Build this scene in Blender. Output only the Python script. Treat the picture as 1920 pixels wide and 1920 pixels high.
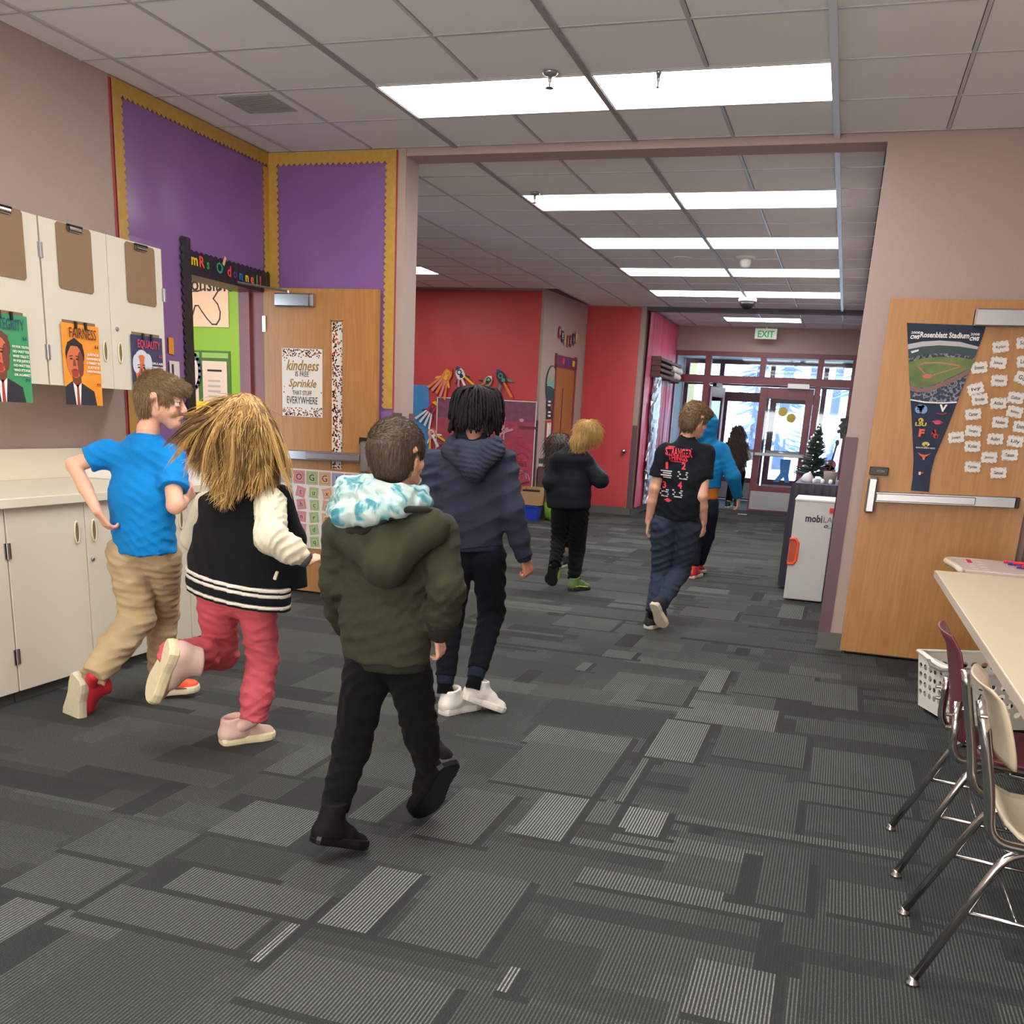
import bpy, bmesh, math, random
import numpy as np
from mathutils import Vector, Matrix
from mathutils.bvhtree import BVHTree
for o in list(bpy.data.objects): bpy.data.objects.remove(o)
SC = bpy.context.scene; COL = SC.collection
random.seed(7); RNG = np.random.default_rng(7)
PI = math.pi
# ---------------------------------------------------------------- camera
CAMP = Vector((0.2868, 0.0, 1.375)); FPX = 1823.88; PY = 1302.11
_a, _b, _c = -.3063, -.2756, .0534
_w = Vector((math.sin(_a)*math.cos(_b), math.cos(_a)*math.cos(_b), math.sin(_b)))
_r = Vector((math.cos(_a), -math.sin(_a), 0)); _u = _r.cross(_w)
CR = _r*math.cos(_c)+_u*math.sin(_c); CU = -_r*math.sin(_c)+_u*math.cos(_c); CW = _w
cam = bpy.data.cameras.new('camera'); camo = bpy.data.objects.new('camera', cam); COL.objects.link(camo)
cam.sensor_width = 36; cam.lens = 36*FPX/1920; cam.shift_y = (PY-960)/1920
m = Matrix.Identity(4)
for i in range(3): m[i][0], m[i][1], m[i][2], m[i][3] = CR[i], CU[i], -CW[i], CAMP[i]
camo.matrix_world = m; SC.camera = camo; cam.clip_end = 300
# ---------------------------------------------------------------- world, exposure
W = bpy.data.worlds.new('sky'); SC.world = W; W.use_nodes = True
bg = W.node_tree.nodes['Background']; bg.inputs[0].default_value = (.76, .88, 1, 1); bg.inputs[1].default_value = 7.0
SC.view_settings.view_transform = 'Standard'; SC.view_settings.look = 'None'
SC.view_settings.exposure = 0.0; SC.view_settings.gamma = 1; SC.view_settings.use_curve_mapping = False
LAMP = 12.5          # strength of the fluorescent diffusers
def area_light(name, loc, rot, sx, sy, power, color):
    l = bpy.data.lights.new(name, 'AREA'); l.shape = 'RECTANGLE'; l.size = sx; l.size_y = sy; l.energy = power; l.color = color
    o = bpy.data.objects.new(name, l); o.location = loc; o.rotation_euler = rot; COL.objects.link(o); return o
# added fill for unseen rear windows, brightens the ceiling; portal for the doors ahead
area_light('rear_window_fill', (-.9, -3.3, 1.5), (PI/2+.30, 0, 0), 4.4, 1.9, 330, (1, .95, .88))
_p = area_light('entrance_portal', (-1.25, 18.5, 1.4), (-PI/2, 0, 0), 3.1, 2.7, 1, (1, 1, 1)); _p.data.cycles.is_portal = True
# ---------------------------------------------------------------- points from the picture
def ray(x, y): return CW + CR*((x-960)/FPX) - CU*((y-PY)/FPX)
def AX(x, y, X): d = ray(x, y); return CAMP + d*((X-CAMP.x)/d.x)
def AY(x, y, Y): d = ray(x, y); return CAMP + d*((Y-CAMP.y)/d.y)
def AZ(x, y, Z): d = ray(x, y); return CAMP + d*((Z-CAMP.z)/d.z)
def S(r, g=None, b=None):
    if g is None: r, g, b = r
    f = lambda c: (c/255/12.92 if c/255 <= .04045 else ((c/255+.055)/1.055)**2.4)
    return (f(r), f(g), f(b), 1)
# ---------------------------------------------------------------- materials
MATS = {}
def mat(name, col, rough=.6, metal=0, noise=0, nscale=40, bump=0, bscale=60, emit=None, estr=0, alpha=None, sheen=0, spec=None, stretch=None, trans=0):
    if name in MATS: return MATS[name]
    m = bpy.data.materials.new(name); m.use_nodes = True; nt = m.node_tree; N = nt.nodes; L = nt.links
    b = N['Principled BSDF']; b.inputs['Base Color'].default_value = col if len(col) == 4 else (*col, 1)
    b.inputs['Roughness'].default_value = rough; b.inputs['Metallic'].default_value = metal
    if spec is not None: b.inputs['Specular IOR Level'].default_value = spec
    if sheen: b.inputs['Sheen Weight'].default_value = sheen; b.inputs['Sheen Roughness'].default_value = .6
    if trans: b.inputs['Transmission Weight'].default_value = trans
    if emit: b.inputs['Emission Color'].default_value = emit; b.inputs['Emission Strength'].default_value = estr
    tc = N.new('ShaderNodeTexCoord'); mp = N.new('ShaderNodeMapping'); L.new(tc.outputs['Object'], mp.inputs[0])
    if stretch: mp.inputs['Scale'].default_value = stretch
    if noise:
        n = N.new('ShaderNodeTexNoise'); n.inputs['Scale'].default_value = nscale; n.inputs['Detail'].default_value = 4
        L.new(mp.outputs[0], n.inputs[0])
        h = N.new('ShaderNodeMapRange'); L.new(n.outputs[0], h.inputs[0]); h.inputs[1].default_value = .25; h.inputs[2].default_value = .75
        h.inputs[3].default_value = 1-noise; h.inputs[4].default_value = 1+noise
        mx = N.new('ShaderNodeVectorMath'); mx.operation = 'SCALE'; mx.inputs[0].default_value = b.inputs['Base Color'].default_value[:3]
        L.new(h.outputs[0], mx.inputs['Scale']); L.new(mx.outputs[0], b.inputs['Base Color'])
    if bump:
        n2 = N.new('ShaderNodeTexNoise'); n2.inputs['Scale'].default_value = bscale; n2.inputs['Detail'].default_value = 3
        L.new(mp.outputs[0], n2.inputs[0])
        bp = N.new('ShaderNodeBump'); bp.inputs['Strength'].default_value = bump; bp.inputs['Distance'].default_value = .01
        L.new(n2.outputs[0], bp.inputs['Height']); L.new(bp.outputs[0], b.inputs['Normal'])
    MATS[name] = m; return m
def ramp_mat(name, stops, scale, rough=.6, kind='noise', stretch=(1, 1, 1), detail=3, distort=0, bump=.1, const=False, dist=.5):
    if name in MATS: return MATS[name]
    m = bpy.data.materials.new(name); m.use_nodes = True; nt = m.node_tree; N = nt.nodes; L = nt.links; b = N['Principled BSDF']
    tc = N.new('ShaderNodeTexCoord'); mp = N.new('ShaderNodeMapping'); mp.inputs['Scale'].default_value = stretch; L.new(tc.outputs['Object'], mp.inputs[0])
    if kind == 'wave':
        n = N.new('ShaderNodeTexWave'); n.inputs['Scale'].default_value = scale; n.inputs['Distortion'].default_value = distort; n.inputs['Detail'].default_value = detail; n.inputs['Detail Scale'].default_value = dist
    elif kind == 'voronoi':
        n = N.new('ShaderNodeTexVoronoi'); n.inputs['Scale'].default_value = scale
    else:
        n = N.new('ShaderNodeTexNoise'); n.inputs['Scale'].default_value = scale; n.inputs['Detail'].default_value = detail; n.inputs['Distortion'].default_value = distort
    L.new(mp.outputs[0], n.inputs[0]); cr = N.new('ShaderNodeValToRGB'); el = cr.color_ramp.elements
    if const: cr.color_ramp.interpolation = 'CONSTANT'
    el[0].position, el[0].color = stops[0]; el[1].position, el[1].color = stops[-1]
    for p, c in stops[1:-1]: e = el.new(p); e.color = c
    L.new(n.outputs[0], cr.inputs[0]); L.new(cr.outputs[0], b.inputs['Base Color']); b.inputs['Roughness'].default_value = rough
    if bump:
        bp = N.new('ShaderNodeBump'); bp.inputs['Strength'].default_value = bump; bp.inputs['Distance'].default_value = .004
        L.new(n.outputs[0], bp.inputs['Height']); L.new(bp.outputs[0], b.inputs['Normal'])
    MATS[name] = m; return m
# ---------------------------------------------------------------- object helpers
def tag(o, label=None, cat=None, group=None, kind=None):
    if label: o['label'] = label
    if cat: o['category'] = cat
    if group: o['group'] = group
    if kind: o['kind'] = kind
    return o
def thing(name, label, cat, loc=(0, 0, 0), group=None, rz=0):
    o = bpy.data.objects.new(name, None); o.location = loc; o.rotation_euler = (0, 0, rz); o.empty_display_size = .05
    COL.objects.link(o); return tag(o, label, cat, group)
def link(name, me, mt=None, parent=None, smooth=False):
    if mt is not None:
        me.materials.clear()
        for k in (mt if isinstance(mt, (list, tuple)) else [mt]): me.materials.append(k)
    if smooth:
        me.polygons.foreach_set('use_smooth', [True]*len(me.polygons))
    o = bpy.data.objects.new(name, me); COL.objects.link(o)
    if parent is not None:
        o.parent = parent
        q = Matrix.Identity(4); p = parent
        while p is not None: q = p.matrix_basis @ q if p.parent is None else p.matrix_parent_inverse @ p.matrix_basis @ q; p = p.parent
        o.matrix_parent_inverse = q.inverted()      # geometry is given in world coordinates
    return o
class MB:
    def __init__(s): s.v = []; s.f = []; s.m = []
    def add(s, vs, fs, mi=0):
        k = len(s.v); s.v += [tuple(v) for v in vs]; s.f += [tuple(i+k for i in f) for f in fs]; s.m += [mi]*len(fs); return s
    def box(s, x0, x1, y0, y1, z0, z1, mi=0):
        return s.add([(x0,y0,z0),(x1,y0,z0),(x1,y1,z0),(x0,y1,z0),(x0,y0,z1),(x1,y0,z1),(x1,y1,z1),(x0,y1,z1)],
                     [(0,3,2,1),(4,5,6,7),(0,1,5,4),(1,2,6,5),(2,3,7,6),(3,0,4,7)], mi)
    def obox(s, c, ax, ay, az, mi=0):        # oriented box: centre, half vectors
        c, ax, ay, az = map(Vector, (c, ax, ay, az)); vs = []
        for k in (-1, 1):
            for i, j in ((-1,-1),(1,-1),(1,1),(-1,1)): vs.append(c+ax*i+ay*j+az*k)
        return s.add(vs, [(0,3,2,1),(4,5,6,7),(0,1,5,4),(1,2,6,5),(2,3,7,6),(3,0,4,7)], mi)
    def prism(s, poly, n, t, mi=0):          # poly = 3D points, extruded along n by t
        n = Vector(n).normalized()*t; k = len(poly); a = [Vector(p) for p in poly]
        return s.add(a+[p+n for p in a], [tuple(range(k))[::-1], tuple(range(k, 2*k))]+[(i, (i+1) % k, (i+1) % k+k, i+k) for i in range(k)], mi)
    def tube(s, pts, r, seg=8, cap=True, mi=0, flat=None):
        pts = [Vector(p) for p in pts]; n = len(pts); rs = r if isinstance(r, (list, tuple)) else [r]*n
        ts = [(pts[min(i+1, n-1)]-pts[max(i-1, 0)]).normalized() for i in range(n)]
        up = Vector((0, 0, 1)) if abs(ts[0].z) < .9 else Vector((1, 0, 0)); x = ts[0].cross(up).normalized(); vs = []
        for i in range(n):
            x = (x-ts[i]*x.dot(ts[i])).normalized(); y = ts[i].cross(x)
            for j in range(seg):
                a = 2*PI*j/seg; vs.append(pts[i]+(x*math.cos(a)+y*math.sin(a)*(flat or 1))*rs[i])
        fs = [(i*seg+j, i*seg+(j+1) % seg, (i+1)*seg+(j+1) % seg, (i+1)*seg+j) for i in range(n-1) for j in range(seg)]
        if cap: fs += [tuple(range(seg))[::-1], tuple(range((n-1)*seg, n*seg))]
        return s.add(vs, fs, mi)
    def lathe(s, base, axis, prof, seg=16, mi=0):   # prof = [(radius, height)]
        base = Vector(base); ax = Vector(axis).normalized(); x = ax.orthogonal().normalized(); y = ax.cross(x); vs = []
        for r, h in prof:
            for j in range(seg): a = 2*PI*j/seg; vs.append(base+ax*h+(x*math.cos(a)+y*math.sin(a))*r)
        n = len(prof); fs = [(i*seg+j, i*seg+(j+1) % seg, (i+1)*seg+(j+1) % seg, (i+1)*seg+j) for i in range(n-1) for j in range(seg)]
        fs += [tuple(range(seg))[::-1], tuple(range((n-1)*seg, n*seg))]
        return s.add(vs, fs, mi)
    def mesh(s, name, bevel=0, fix=True):
        me = bpy.data.meshes.new(name); me.from_pydata(s.v, [], s.f)
        if bevel or fix:
            bm = bmesh.new(); bm.from_mesh(me)
            if bevel: bmesh.ops.bevel(bm, geom=bm.edges[:], offset=bevel, segments=1, affect='EDGES', clamp_overlap=True)
            if bevel and any(s.m): pass
            bmesh.ops.recalc_face_normals(bm, faces=bm.faces[:]); bm.to_mesh(me); bm.free()
        me.update(); return me
    def build(s, name, mt, parent=None, bevel=0, smooth=False):
        me = s.mesh(name, bevel); o = link(name, me, mt, parent, smooth)
        if any(s.m) and len(me.polygons) == len(s.m): me.polygons.foreach_set('material_index', s.m); me.update()
        return o
def struct(o, label=None): o['kind'] = 'structure'; return o
def boxo(name, mt, parent, *a, bevel=0): return MB().box(*a).build(name, mt, parent, bevel)
def frame_on(o, ex, ey):   # 3x3 frame: origin, x dir, y dir -> matrix with z = outward normal
    ex = Vector(ex).normalized(); ez = ex.cross(Vector(ey)).normalized(); ey = ez.cross(ex)
    m = Matrix.Identity(4)
    for i in range(3): m[i][0], m[i][1], m[i][2], m[i][3] = ex[i], ey[i], ez[i], Vector(o)[i]
    return m
_TX = {}
def text_mesh(s, size=1, ext=.0004, bold=0, shear=0, align='CENTER', res=2):
    k = (s, ext, bold, shear, align, round(ext/size, 6))
    c = bpy.data.curves.new('text', 'FONT'); c.body = s; c.size = size; c.extrude = ext; c.offset = bold*size; c.shear = shear
    c.align_x = align; c.align_y = 'CENTER'; c.resolution_u = res
    o = bpy.data.objects.new('text', c); COL.objects.link(o); bpy.context.view_layer.update()
    me = bpy.data.meshes.new_from_object(o.evaluated_get(bpy.context.evaluated_depsgraph_get()))
    bpy.data.objects.remove(o); bpy.data.curves.remove(c); return me
def text_on(name, s, M, mt, parent, size, width=None, height=None, bold=0, shear=0, ext=.0004, align='CENTER', lift=.001, warp=None, res=2, dev=None):
    me = text_mesh(s, size, ext, bold, shear, align, res)
    n = len(me.vertices); a = np.empty(n*3); me.vertices.foreach_get('co', a); a = a.reshape(-1, 3)
    if width:
        w = np.ptp(a[:, 0]); k = width/max(w, 1e-6); a[:, 0] *= k
        if height is None: pass
    if height: a[:, 1] *= height/max(np.ptp(a[:, 1]), 1e-6)
    if warp: a = warp(a)
    R = np.array(M.to_3x3()); T = np.array(M.translation); a[:, 2] += lift
    a = a@R.T+T; me.vertices.foreach_set('co', a.astype(np.float32).ravel()); me.update()
    return link(name, me, mt, parent)
# ================================================================ ROOM SHELL
H = 3.103; T = .6096
wallm = mat('wall_mauve', S(172, 151, 145), .75, noise=.03, nscale=120, bump=.08, bscale=300)
trimm = mat('maroon_metal', S(136, 70, 72), .4, noise=.04)
guardm = mat('mauve_vinyl', S(100, 72, 80), .45)
basem = mat('grey_rubber', S(92, 94, 88), .55, noise=.05)
tilem = mat('ceiling_tile', S(234, 236, 238), .9, noise=.035, nscale=260, bump=.25, bscale=420)
gridm = mat('grid_metal', S(196, 198, 202), .35, metal=.2)
jointm = mat('ceiling_plenum', S(90, 90, 90), .9)
white_lam = mat('white_laminate', S(214, 206, 188), .45, noise=.02, nscale=200)
steel = mat('brushed_steel', S(168, 168, 170), .32, metal=.85, noise=.06, nscale=60, stretch=(1, 1, 12))
chrome = mat('chrome', S(200, 198, 195), .12, metal=1)
black = mat('black_plastic', S(22, 22, 25), .4)
darkm = mat('dark_void', S(28, 26, 28), .9)
def wall(name, boxes, mt=None, parent=None):
    b = MB()
    for q in boxes: b.box(*q)
    return struct(b.build(name, mt or wallm, parent))
XL, YE, XR = -3.87, 6.72, 1.42
wall('wall_left', [(XL-.2, XL, -3.5, 5.74, 0, H+.1), (XL-.2, XL, 5.74, 6.66, 2.2, H+.1), (XL-.2, XL, 6.66, YE, 0, H+.1)])
wall('wall_end_left', [(XL-.2, -2.795, YE, 6.93, 0, H+.1)])
wall('wall_end_right', [(.29, XR+1.8, 6.73, 6.94, 0, H+.1)])
wall('wall_right', [(XR, XR+.2, -3.5, 5.70, 0, H+.1), (XR, XR+.2, 5.70, 6.62, 2.2, H+.1), (XR, XR+.2, 6.62, 6.73, 0, H+.1)])
wall('wall_header', [(-2.795, .29, 6.73, 6.94, 3.055, H+.1)])
wall('wall_back', [(XL-.2, XR+.2, -3.7, -3.5, 0, H+.1)])
wall('wall_corridor_right', [(.29, .49, 6.94, 18.2, 0, H+.1)])
wall('wall_corridor_left', [(-7.5, -7.3, 6.7, 13.95, 0, H+.1)])
wall('wall_commons', [(-7.5, -3.89, 13.75, 13.95, 0, H+.1)])
wall('wall_passage', [(-4.9, -3.89, 13.95, 15.65, 0, H+.1)])
b = MB(); b.prism([(-3.89, 13.75, 0), (-3.735, 15.45, 0), (-4.1, 15.45, 0), (-4.1, 13.96, 0)], (0, 0, 1), H+.1); struct(b.build('wall_passage_side', wallm))
wall('wall_corner', [(-4.1, -2.80, 15.45, 15.65, 0, H+.1)])
wall('wall_entrance_left', [(-3.0, -2.80, 15.65, 18.4, 0, H+.1)])
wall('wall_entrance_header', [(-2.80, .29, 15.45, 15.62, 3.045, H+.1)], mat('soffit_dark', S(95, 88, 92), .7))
wall('wall_entrance', [(-2.80, .49, 18.2, 18.38, 2.70, H+.1)])
wall('wall_adjoining_room', [(-8.2, XL-.2, 8.9, 9.1, 0, H+.1), (-8.2, -8.0, 3, 9.1, 0, H+.1)])
# ---- ceiling: slab, tiles, T-bars
ceil = boxo('ceiling', jointm, None, -8.2, XR+1.8, -3.7, 20.9, H+.012, H+.12); struct(ceil)
gridb = MB(); cx0 = -6
tile_me = MB().box(-T/2+.012, T/2-.012, -T/2+.012, T/2-.012, 0, .012).mesh('ceiling_tile', bevel=.002)
tile_me.materials.append(tilem)
PH1 = 5.4873 % T; PH2 = 8.1208 % T
lights = {}
def zone(X0, X1, Y0, Y1, ph, fix, cut=lambda x, y: True):
    i0 = math.floor(X0/T); i1 = math.ceil(X1/T); j0 = math.floor((Y0-ph)/T); j1 = math.ceil((Y1-ph)/T)
    for i in range(i0, i1):
        for j in range(j0, j1):
            x0, x1, y0, y1 = i*T, (i+1)*T, ph+j*T, ph+(j+1)*T
            if any(abs(f[0]-.01 < x0+T/2 and x0+T/2 < f[1]+.01 and f[2]-.01 < y0+T/2 < f[3]+.01) for f in fix): continue
            a0, a1, b0, b1 = max(x0, X0), min(x1, X1), max(y0, Y0), min(y1, Y1)
            if a1-a0 < .03 or b1-b0 < .03 or not cut((a0+a1)/2, (b0+b1)/2): continue
            o = bpy.data.objects.new('ceiling_tile', tile_me); COL.objects.link(o); o.parent = ceil
            o.location = ((a0+a1)/2, (b0+b1)/2, H); o.scale = ((a1-a0)/T, (b1-b0)/T, 1)
    for i in range(i0, i1+1):
        x = i*T
        if X0 < x < X1:
            w = .012 if i % 2 == 0 else .009
            ys = [(max(ph+j*T, Y0), min(ph+(j+1)*T, Y1)) for j in range(j0, j1)]
            for y0, y1 in ys:
                if y1-y0 < .02 or not cut(x-.05, (y0+y1)/2): continue
                if any(f[0]+.02 < x < f[1]-.02 and f[2] < (y0+y1)/2 < f[3] for f in fix): continue
                gridb.box(x-w, x+w, y0, y1, H-.004 if i % 2 else H-.008, H+.004)
    for j in range(j0, j1+1):
        y = ph+j*T
        if Y0 < y < Y1:
            for i in range(i0, i1):
                x0, x1 = max(i*T, X0), min((i+1)*T, X1)
                if x1-x0 > .02 and cut((x0+x1)/2, y-.05): gridb.box(x0, x1, y-.009, y+.009, H-.003, H+.004)
def fx(x0, y0, n=2): return (x0, x0+n*T, y0, y0+T)
F1 = [fx(-4*T, 5.4873), fx(-2*T, 5.4873), fx(-4*T, 5.4873-3*T), fx(-2*T, 5.4873-3*T), fx(-4*T, 5.4873-6*T), fx(-2*T, 5.4873-6*T), fx(-4*T, 5.4873-9*T), fx(-2*T, 5.4873-9*T)]
F2 = [fx(-4*T+2*T*k, 8.1208+3*T*r) for r in range(4) for k in (0, 1)] + [fx(-10*T, 8.1208+6*T), fx(-10*T, 8.1208), fx(-10*T, 8.1208+3*T)]
F3 = [fx(-1.792, 16.70)]
for f in F3: pass
zone(XL, XR, 2.4, 6.73, PH1, F1); zone(-7.3, .29, 6.94, 15.45, PH2, F2, lambda x, y: (y < 13.75 or x > -3.85) and (y > 6.93))
F3 = [(-3*T, -T, PH2+27*T-T*math.floor((PH2+27*T-16.65)/T+.5), 0)]
y3 = min((PH2+k*T for k in range(60)), key=lambda v: abs(v-16.70)); F3 = [(-3*T, -T, y3, y3+T)]
zone(-2.80, .29, 15.62, 18.2, PH2, F3)
g = gridb.build('ceiling_grid', gridm, ceil)
wall('ceiling_rear', [(XL, XR, -3.5, 2.4, H, H+.02)], tilem)
tk = thing('ceiling_track', 'narrow white metal track running along the ceiling toward the entrance', 'track', (0, 9, H))
for ya, yb in ((2.4, 6.72), (6.95, 15.4)): boxo('track_rail', mat('track_white', S(225, 232, 240), .3, metal=.1), tk, -.017, .017, ya, yb, H-.028, H-.002)
for k in range(2):
    for ya, yb in ((2.4, 6.72), (6.95, 15.4)): boxo('runner', mat('runner_grey', S(150, 152, 156), .4), ceil, -2*T*(k+1)-.016, -2*T*(k+1)+.016, ya, yb, H-.010, H-.002)
# ---- light fixtures
diffm = mat('lamp_diffuser', (1, 1, 1, 1), .5, emit=(1.0, .985, .955, 1), estr=LAMP)
lf = mat('lamp_frame', S(215, 215, 212), .5)
def fixture(f, label):
    x0, x1, y0, y1 = f[:4]; t = thing('ceiling_light', label, 'light', ((x0+x1)/2, (y0+y1)/2, H), 'recessed ceiling lights')
    b = MB(); w = .022
    b.box(x0+.004, x1-.004, y0+.004, y0+w, H-.006, H+.011); b.box(x0+.004, x1-.004, y1-w, y1-.004, H-.006, H+.011)
    b.box(x0+.004, x0+w, y0+w, y1-w, H-.006, H+.011); b.box(x1-w, x1-.004, y0+w, y1-w, H-.006, H+.011); b.build('frame', lf, t)
    b = MB()
    n = 8
    for i in range(n):
        for k in range(1):
            pass
    b.box(x0+w, x1-w, y0+w, y1-w, H-.002, H+.004); b.build('diffuser', diffm, t)
for k, f in enumerate(F1):
    fixture(f, ['left light panel of the nearest pair', 'right light panel of the nearest pair'][k] + ' above the room' if k < 2 else ['','','left panel of the light row directly over the photographer','right panel of the light row directly over the photographer','left panel of the first light row behind the camera','right panel of the first light row behind the camera','left panel of the rearmost light row behind the camera','right panel of the rearmost light row behind the camera'][k])
rw = ['second', 'third', 'fourth', 'fifth']
for k, f in enumerate(F2[:8]): fixture(f, '%s light panel of the %s row from the camera, beyond the header' % (['left', 'right'][k % 2], rw[k//2]))
fixture(F2[8], 'lone light panel seen past the white wall edge over the red wall')
fixture(F2[9], 'light panel hidden behind the end wall'); fixture(F2[10], 'light panel over the hidden side of the commons')
fixture(F3[0], 'small far light panel above the exit sign')
# ---- floor: carpet with printed blocks
def make_floor():
    C = .03; X0, X1, Y0, Y1 = -7.5, 3.21, -.3, 18.3
    nx = round((X1-X0)/C); ny = round((Y1-Y0)/C); b = np.full((ny, nx), .1, np.float32); r = np.random.default_rng(3)
    y = 0
    while y < ny:
        h = int(r.choice([2, 3, 4, 5, 7, 9, 12, 15])); x = int(r.integers(-20, 0))
        while x < nx:
            w = int(r.choice([6, 10, 13, 17, 20, 27])); v = float(r.choice([.02, .08, .15, .22, .28, .34, .44], p=[.08, .10, .2, .24, .2, .13, .05]))
            b[y:y+h, max(x, 0):max(x+w, 0)] = v; x += w
        y += h
    for k in range(int(nx*ny/260)):
        x = int(r.integers(0, nx)); y = int(r.integers(0, ny)); w = int(r.choice([4, 8, 12, 16, 20])); h = int(r.choice([1, 2, 4, 6, 9, 14]))
        v = float(r.choice([.02, .18, .26, .36, .5, .66], p=[.20, .24, .24, .2, .08, .04])); b[y:y+h, x:x+w] = v
    for k in range(int(nx*ny/900)):    # narrow dark bands
        x = int(r.integers(0, nx)); y = int(r.integers(0, ny)); w, h = (int(r.integers(15, 45)), 2) if r.random() < .6 else (3, int(r.integers(6, 18)))
        b[y:y+h, x:x+w] = 0
    meas = [[-0.94,-0.77,2.15,2.55,0.8],[-1.45,-0.97,2.16,2.3,0.5],[-1.87,-1.58,1.99,2.23,0.42],[-1.77,-1.63,1.75,1.94,0.6],[-1.55,-1.06,1.94,2.13,0.42],[-0.99,-0.95,1.93,2.14,0.9],[-1.37,-1.01,1.51,1.91,0.25],[-0.94,-0.45,1.78,2.0,0.42],[-1.9,-1.55,2.26,2.52,0.35],[-1.56,-1.26,2.56,2.86,0.5],[-1.72,-1.56,3.12,3.48,0.42],[-2.19,-1.78,2.87,3.04,0.3],[-1.2,-1.08,2.86,3.19,0.45],[-0.94,-0.71,2.83,3.3,0.5],[-0.71,-0.44,2.15,2.63,0.42],[-0.36,-0.32,2.04,2.15,0.85],[-0.62,-0.46,2.97,3.42,0.85],[-0.32,-0.16,3.15,3.4,0.95],[-0.41,-0.34,3.19,3.43,0.5],[-0.37,-0.14,3.99,4.58,0.78],[-0.33,0.16,4.63,5.0,0.7],[-0.31,-0.17,5.23,5.77,0.8],[-0.91,-0.45,3.92,4.19,0.6],[-0.86,-0.44,3.42,3.96,0.45],[-0.37,-0.36,3.43,3.96,0.6],[-0.12,0.31,3.39,3.93,0.32],[-0.11,0.68,3.32,3.4,0.5],[-0.09,0.3,4.13,4.62,0.36],[-0.11,0.29,5.29,5.85,0.42],[0.32,0.74,3.99,4.48,0.36],[0.31,0.71,3.74,3.96,0.36],[-0.32,0.12,2.71,2.81,0.55],[0.03,0.31,2.69,2.76,0.5],[0.09,0.31,2.13,2.41,0.6],[0.2,0.35,2.78,3.28,0.27],[0.42,0.66,2.83,3.06,0.38],[-0.95,-0.79,5.73,5.93,0.55],[-0.74,-0.34,7.37,7.79,0.45],[-0.02,0.15,7.73,8.4,0.6],[-1.5,-1.08,6.49,6.9,0.42],[0.31,0.53,2.58,2.76,0.22],[0.31,0.55,5.22,5.76,0.45],[-0.56,-0.33,4.85,5.27,0.4],[-1.01,-0.96,5.31,5.53,0.6]]
    for x0, x1, y0, y1, v in meas:
        i0, i1, j0, j1 = [round((q-o)/C) for q, o in ((x0, X0), (x1, X0), (y0, Y0), (y1, Y0))]
        i1 = max(i1, i0+1); j1 = max(j1, j0+1)
        if v > .3: b[max(j0-1, 0):j0, i0:i1+2] = .03; b[j0:j1, i1:i1+1] = .03
        b[j0:j1, i0:i1] = v*.92
    xs = X0+C*np.arange(nx+1); ys = Y0+C*np.arange(ny+1); gx, gy = np.meshgrid(xs, ys)
    v = np.stack([gx, gy, np.zeros_like(gx)], -1).reshape(-1, 3).astype(np.float32)
    # merge equal runs along x in each row to keep the mesh small
    faces = []; vals = []
    for j in range(ny):
        row = b[j]; cuts = np.flatnonzero(np.diff(row))+1; st = np.concatenate([[0], cuts]); en = np.concatenate([cuts, [nx]])
        for s_, e_ in zip(st, en): faces.append((j*(nx+1)+s_, j*(nx+1)+e_, (j+1)*(nx+1)+e_, (j+1)*(nx+1)+s_)); vals.append(row[s_])
    me = bpy.data.meshes.new('floor'); me.from_pydata(v.tolist(), [], faces)
    at = me.attributes.new('band', 'FLOAT', 'FACE'); at.data.foreach_set('value', vals)
    m = bpy.data.materials.new('striped_carpet'); m.use_nodes = True; nt = m.node_tree; N = nt.nodes; L = nt.links; bs = N['Principled BSDF']
    bs.inputs['Roughness'].default_value = .95; bs.inputs['Specular IOR Level'].default_value = .15
    A = N.new('ShaderNodeAttribute'); A.attribute_name = 'band'; tc = N.new('ShaderNodeTexCoord')
    def math_(op, a, b_=None, c=None):
        n = N.new('ShaderNodeMath'); n.operation = op
        for k, q in enumerate((a, b_, c)):
            if q is None: continue
            if isinstance(q, (int, float)): n.inputs[k].default_value = q
            else: L.new(q, n.inputs[k])
        return n.outputs[0]
    def noise_(scale, det, stretch=(1, 1, 1)):
        mp = N.new('ShaderNodeMapping'); mp.inputs['Scale'].default_value = stretch; L.new(tc.outputs['Object'], mp.inputs[0])
        n = N.new('ShaderNodeTexNoise'); n.inputs['Scale'].default_value = scale; n.inputs['Detail'].default_value = det; L.new(mp.outputs[0], n.inputs[0]); return n.outputs[0]
    sx = N.new('ShaderNodeSeparateXYZ'); L.new(tc.outputs['Object'], sx.inputs[0])
    nz = noise_(60, 2, (1, .12, 1)); xx = math_('ADD', sx.outputs[0], math_('MULTIPLY', nz, .0016))
    st = math_('SINE', math_('MULTIPLY', xx, 2*PI/.0102)); st = math_('MULTIPLY_ADD', st, .5, .5); st = math_('POWER', st, 2.6)
    speck = noise_(330, 2); yarn = noise_(230, 1, (1, .45, 1)); big = noise_(1.3, 3)
    sc = math_('MULTIPLY', st, math_('MULTIPLY_ADD', yarn, 1.5, .15))
    amp = math_('POWER', A.outputs['Fac'], 1.25); amp = math_('MULTIPLY', amp, .56)
    light = math_('MULTIPLY', amp, sc)
    base = math_('MULTIPLY_ADD', A.outputs['Fac'], .020, .026)
    spk = math_('MULTIPLY', math_('POWER', speck, 3.0), .16)
    val = math_('ADD', math_('ADD', base, light), spk); val = math_('MULTIPLY', val, math_('MULTIPLY_ADD', big, .2, .62))
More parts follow.
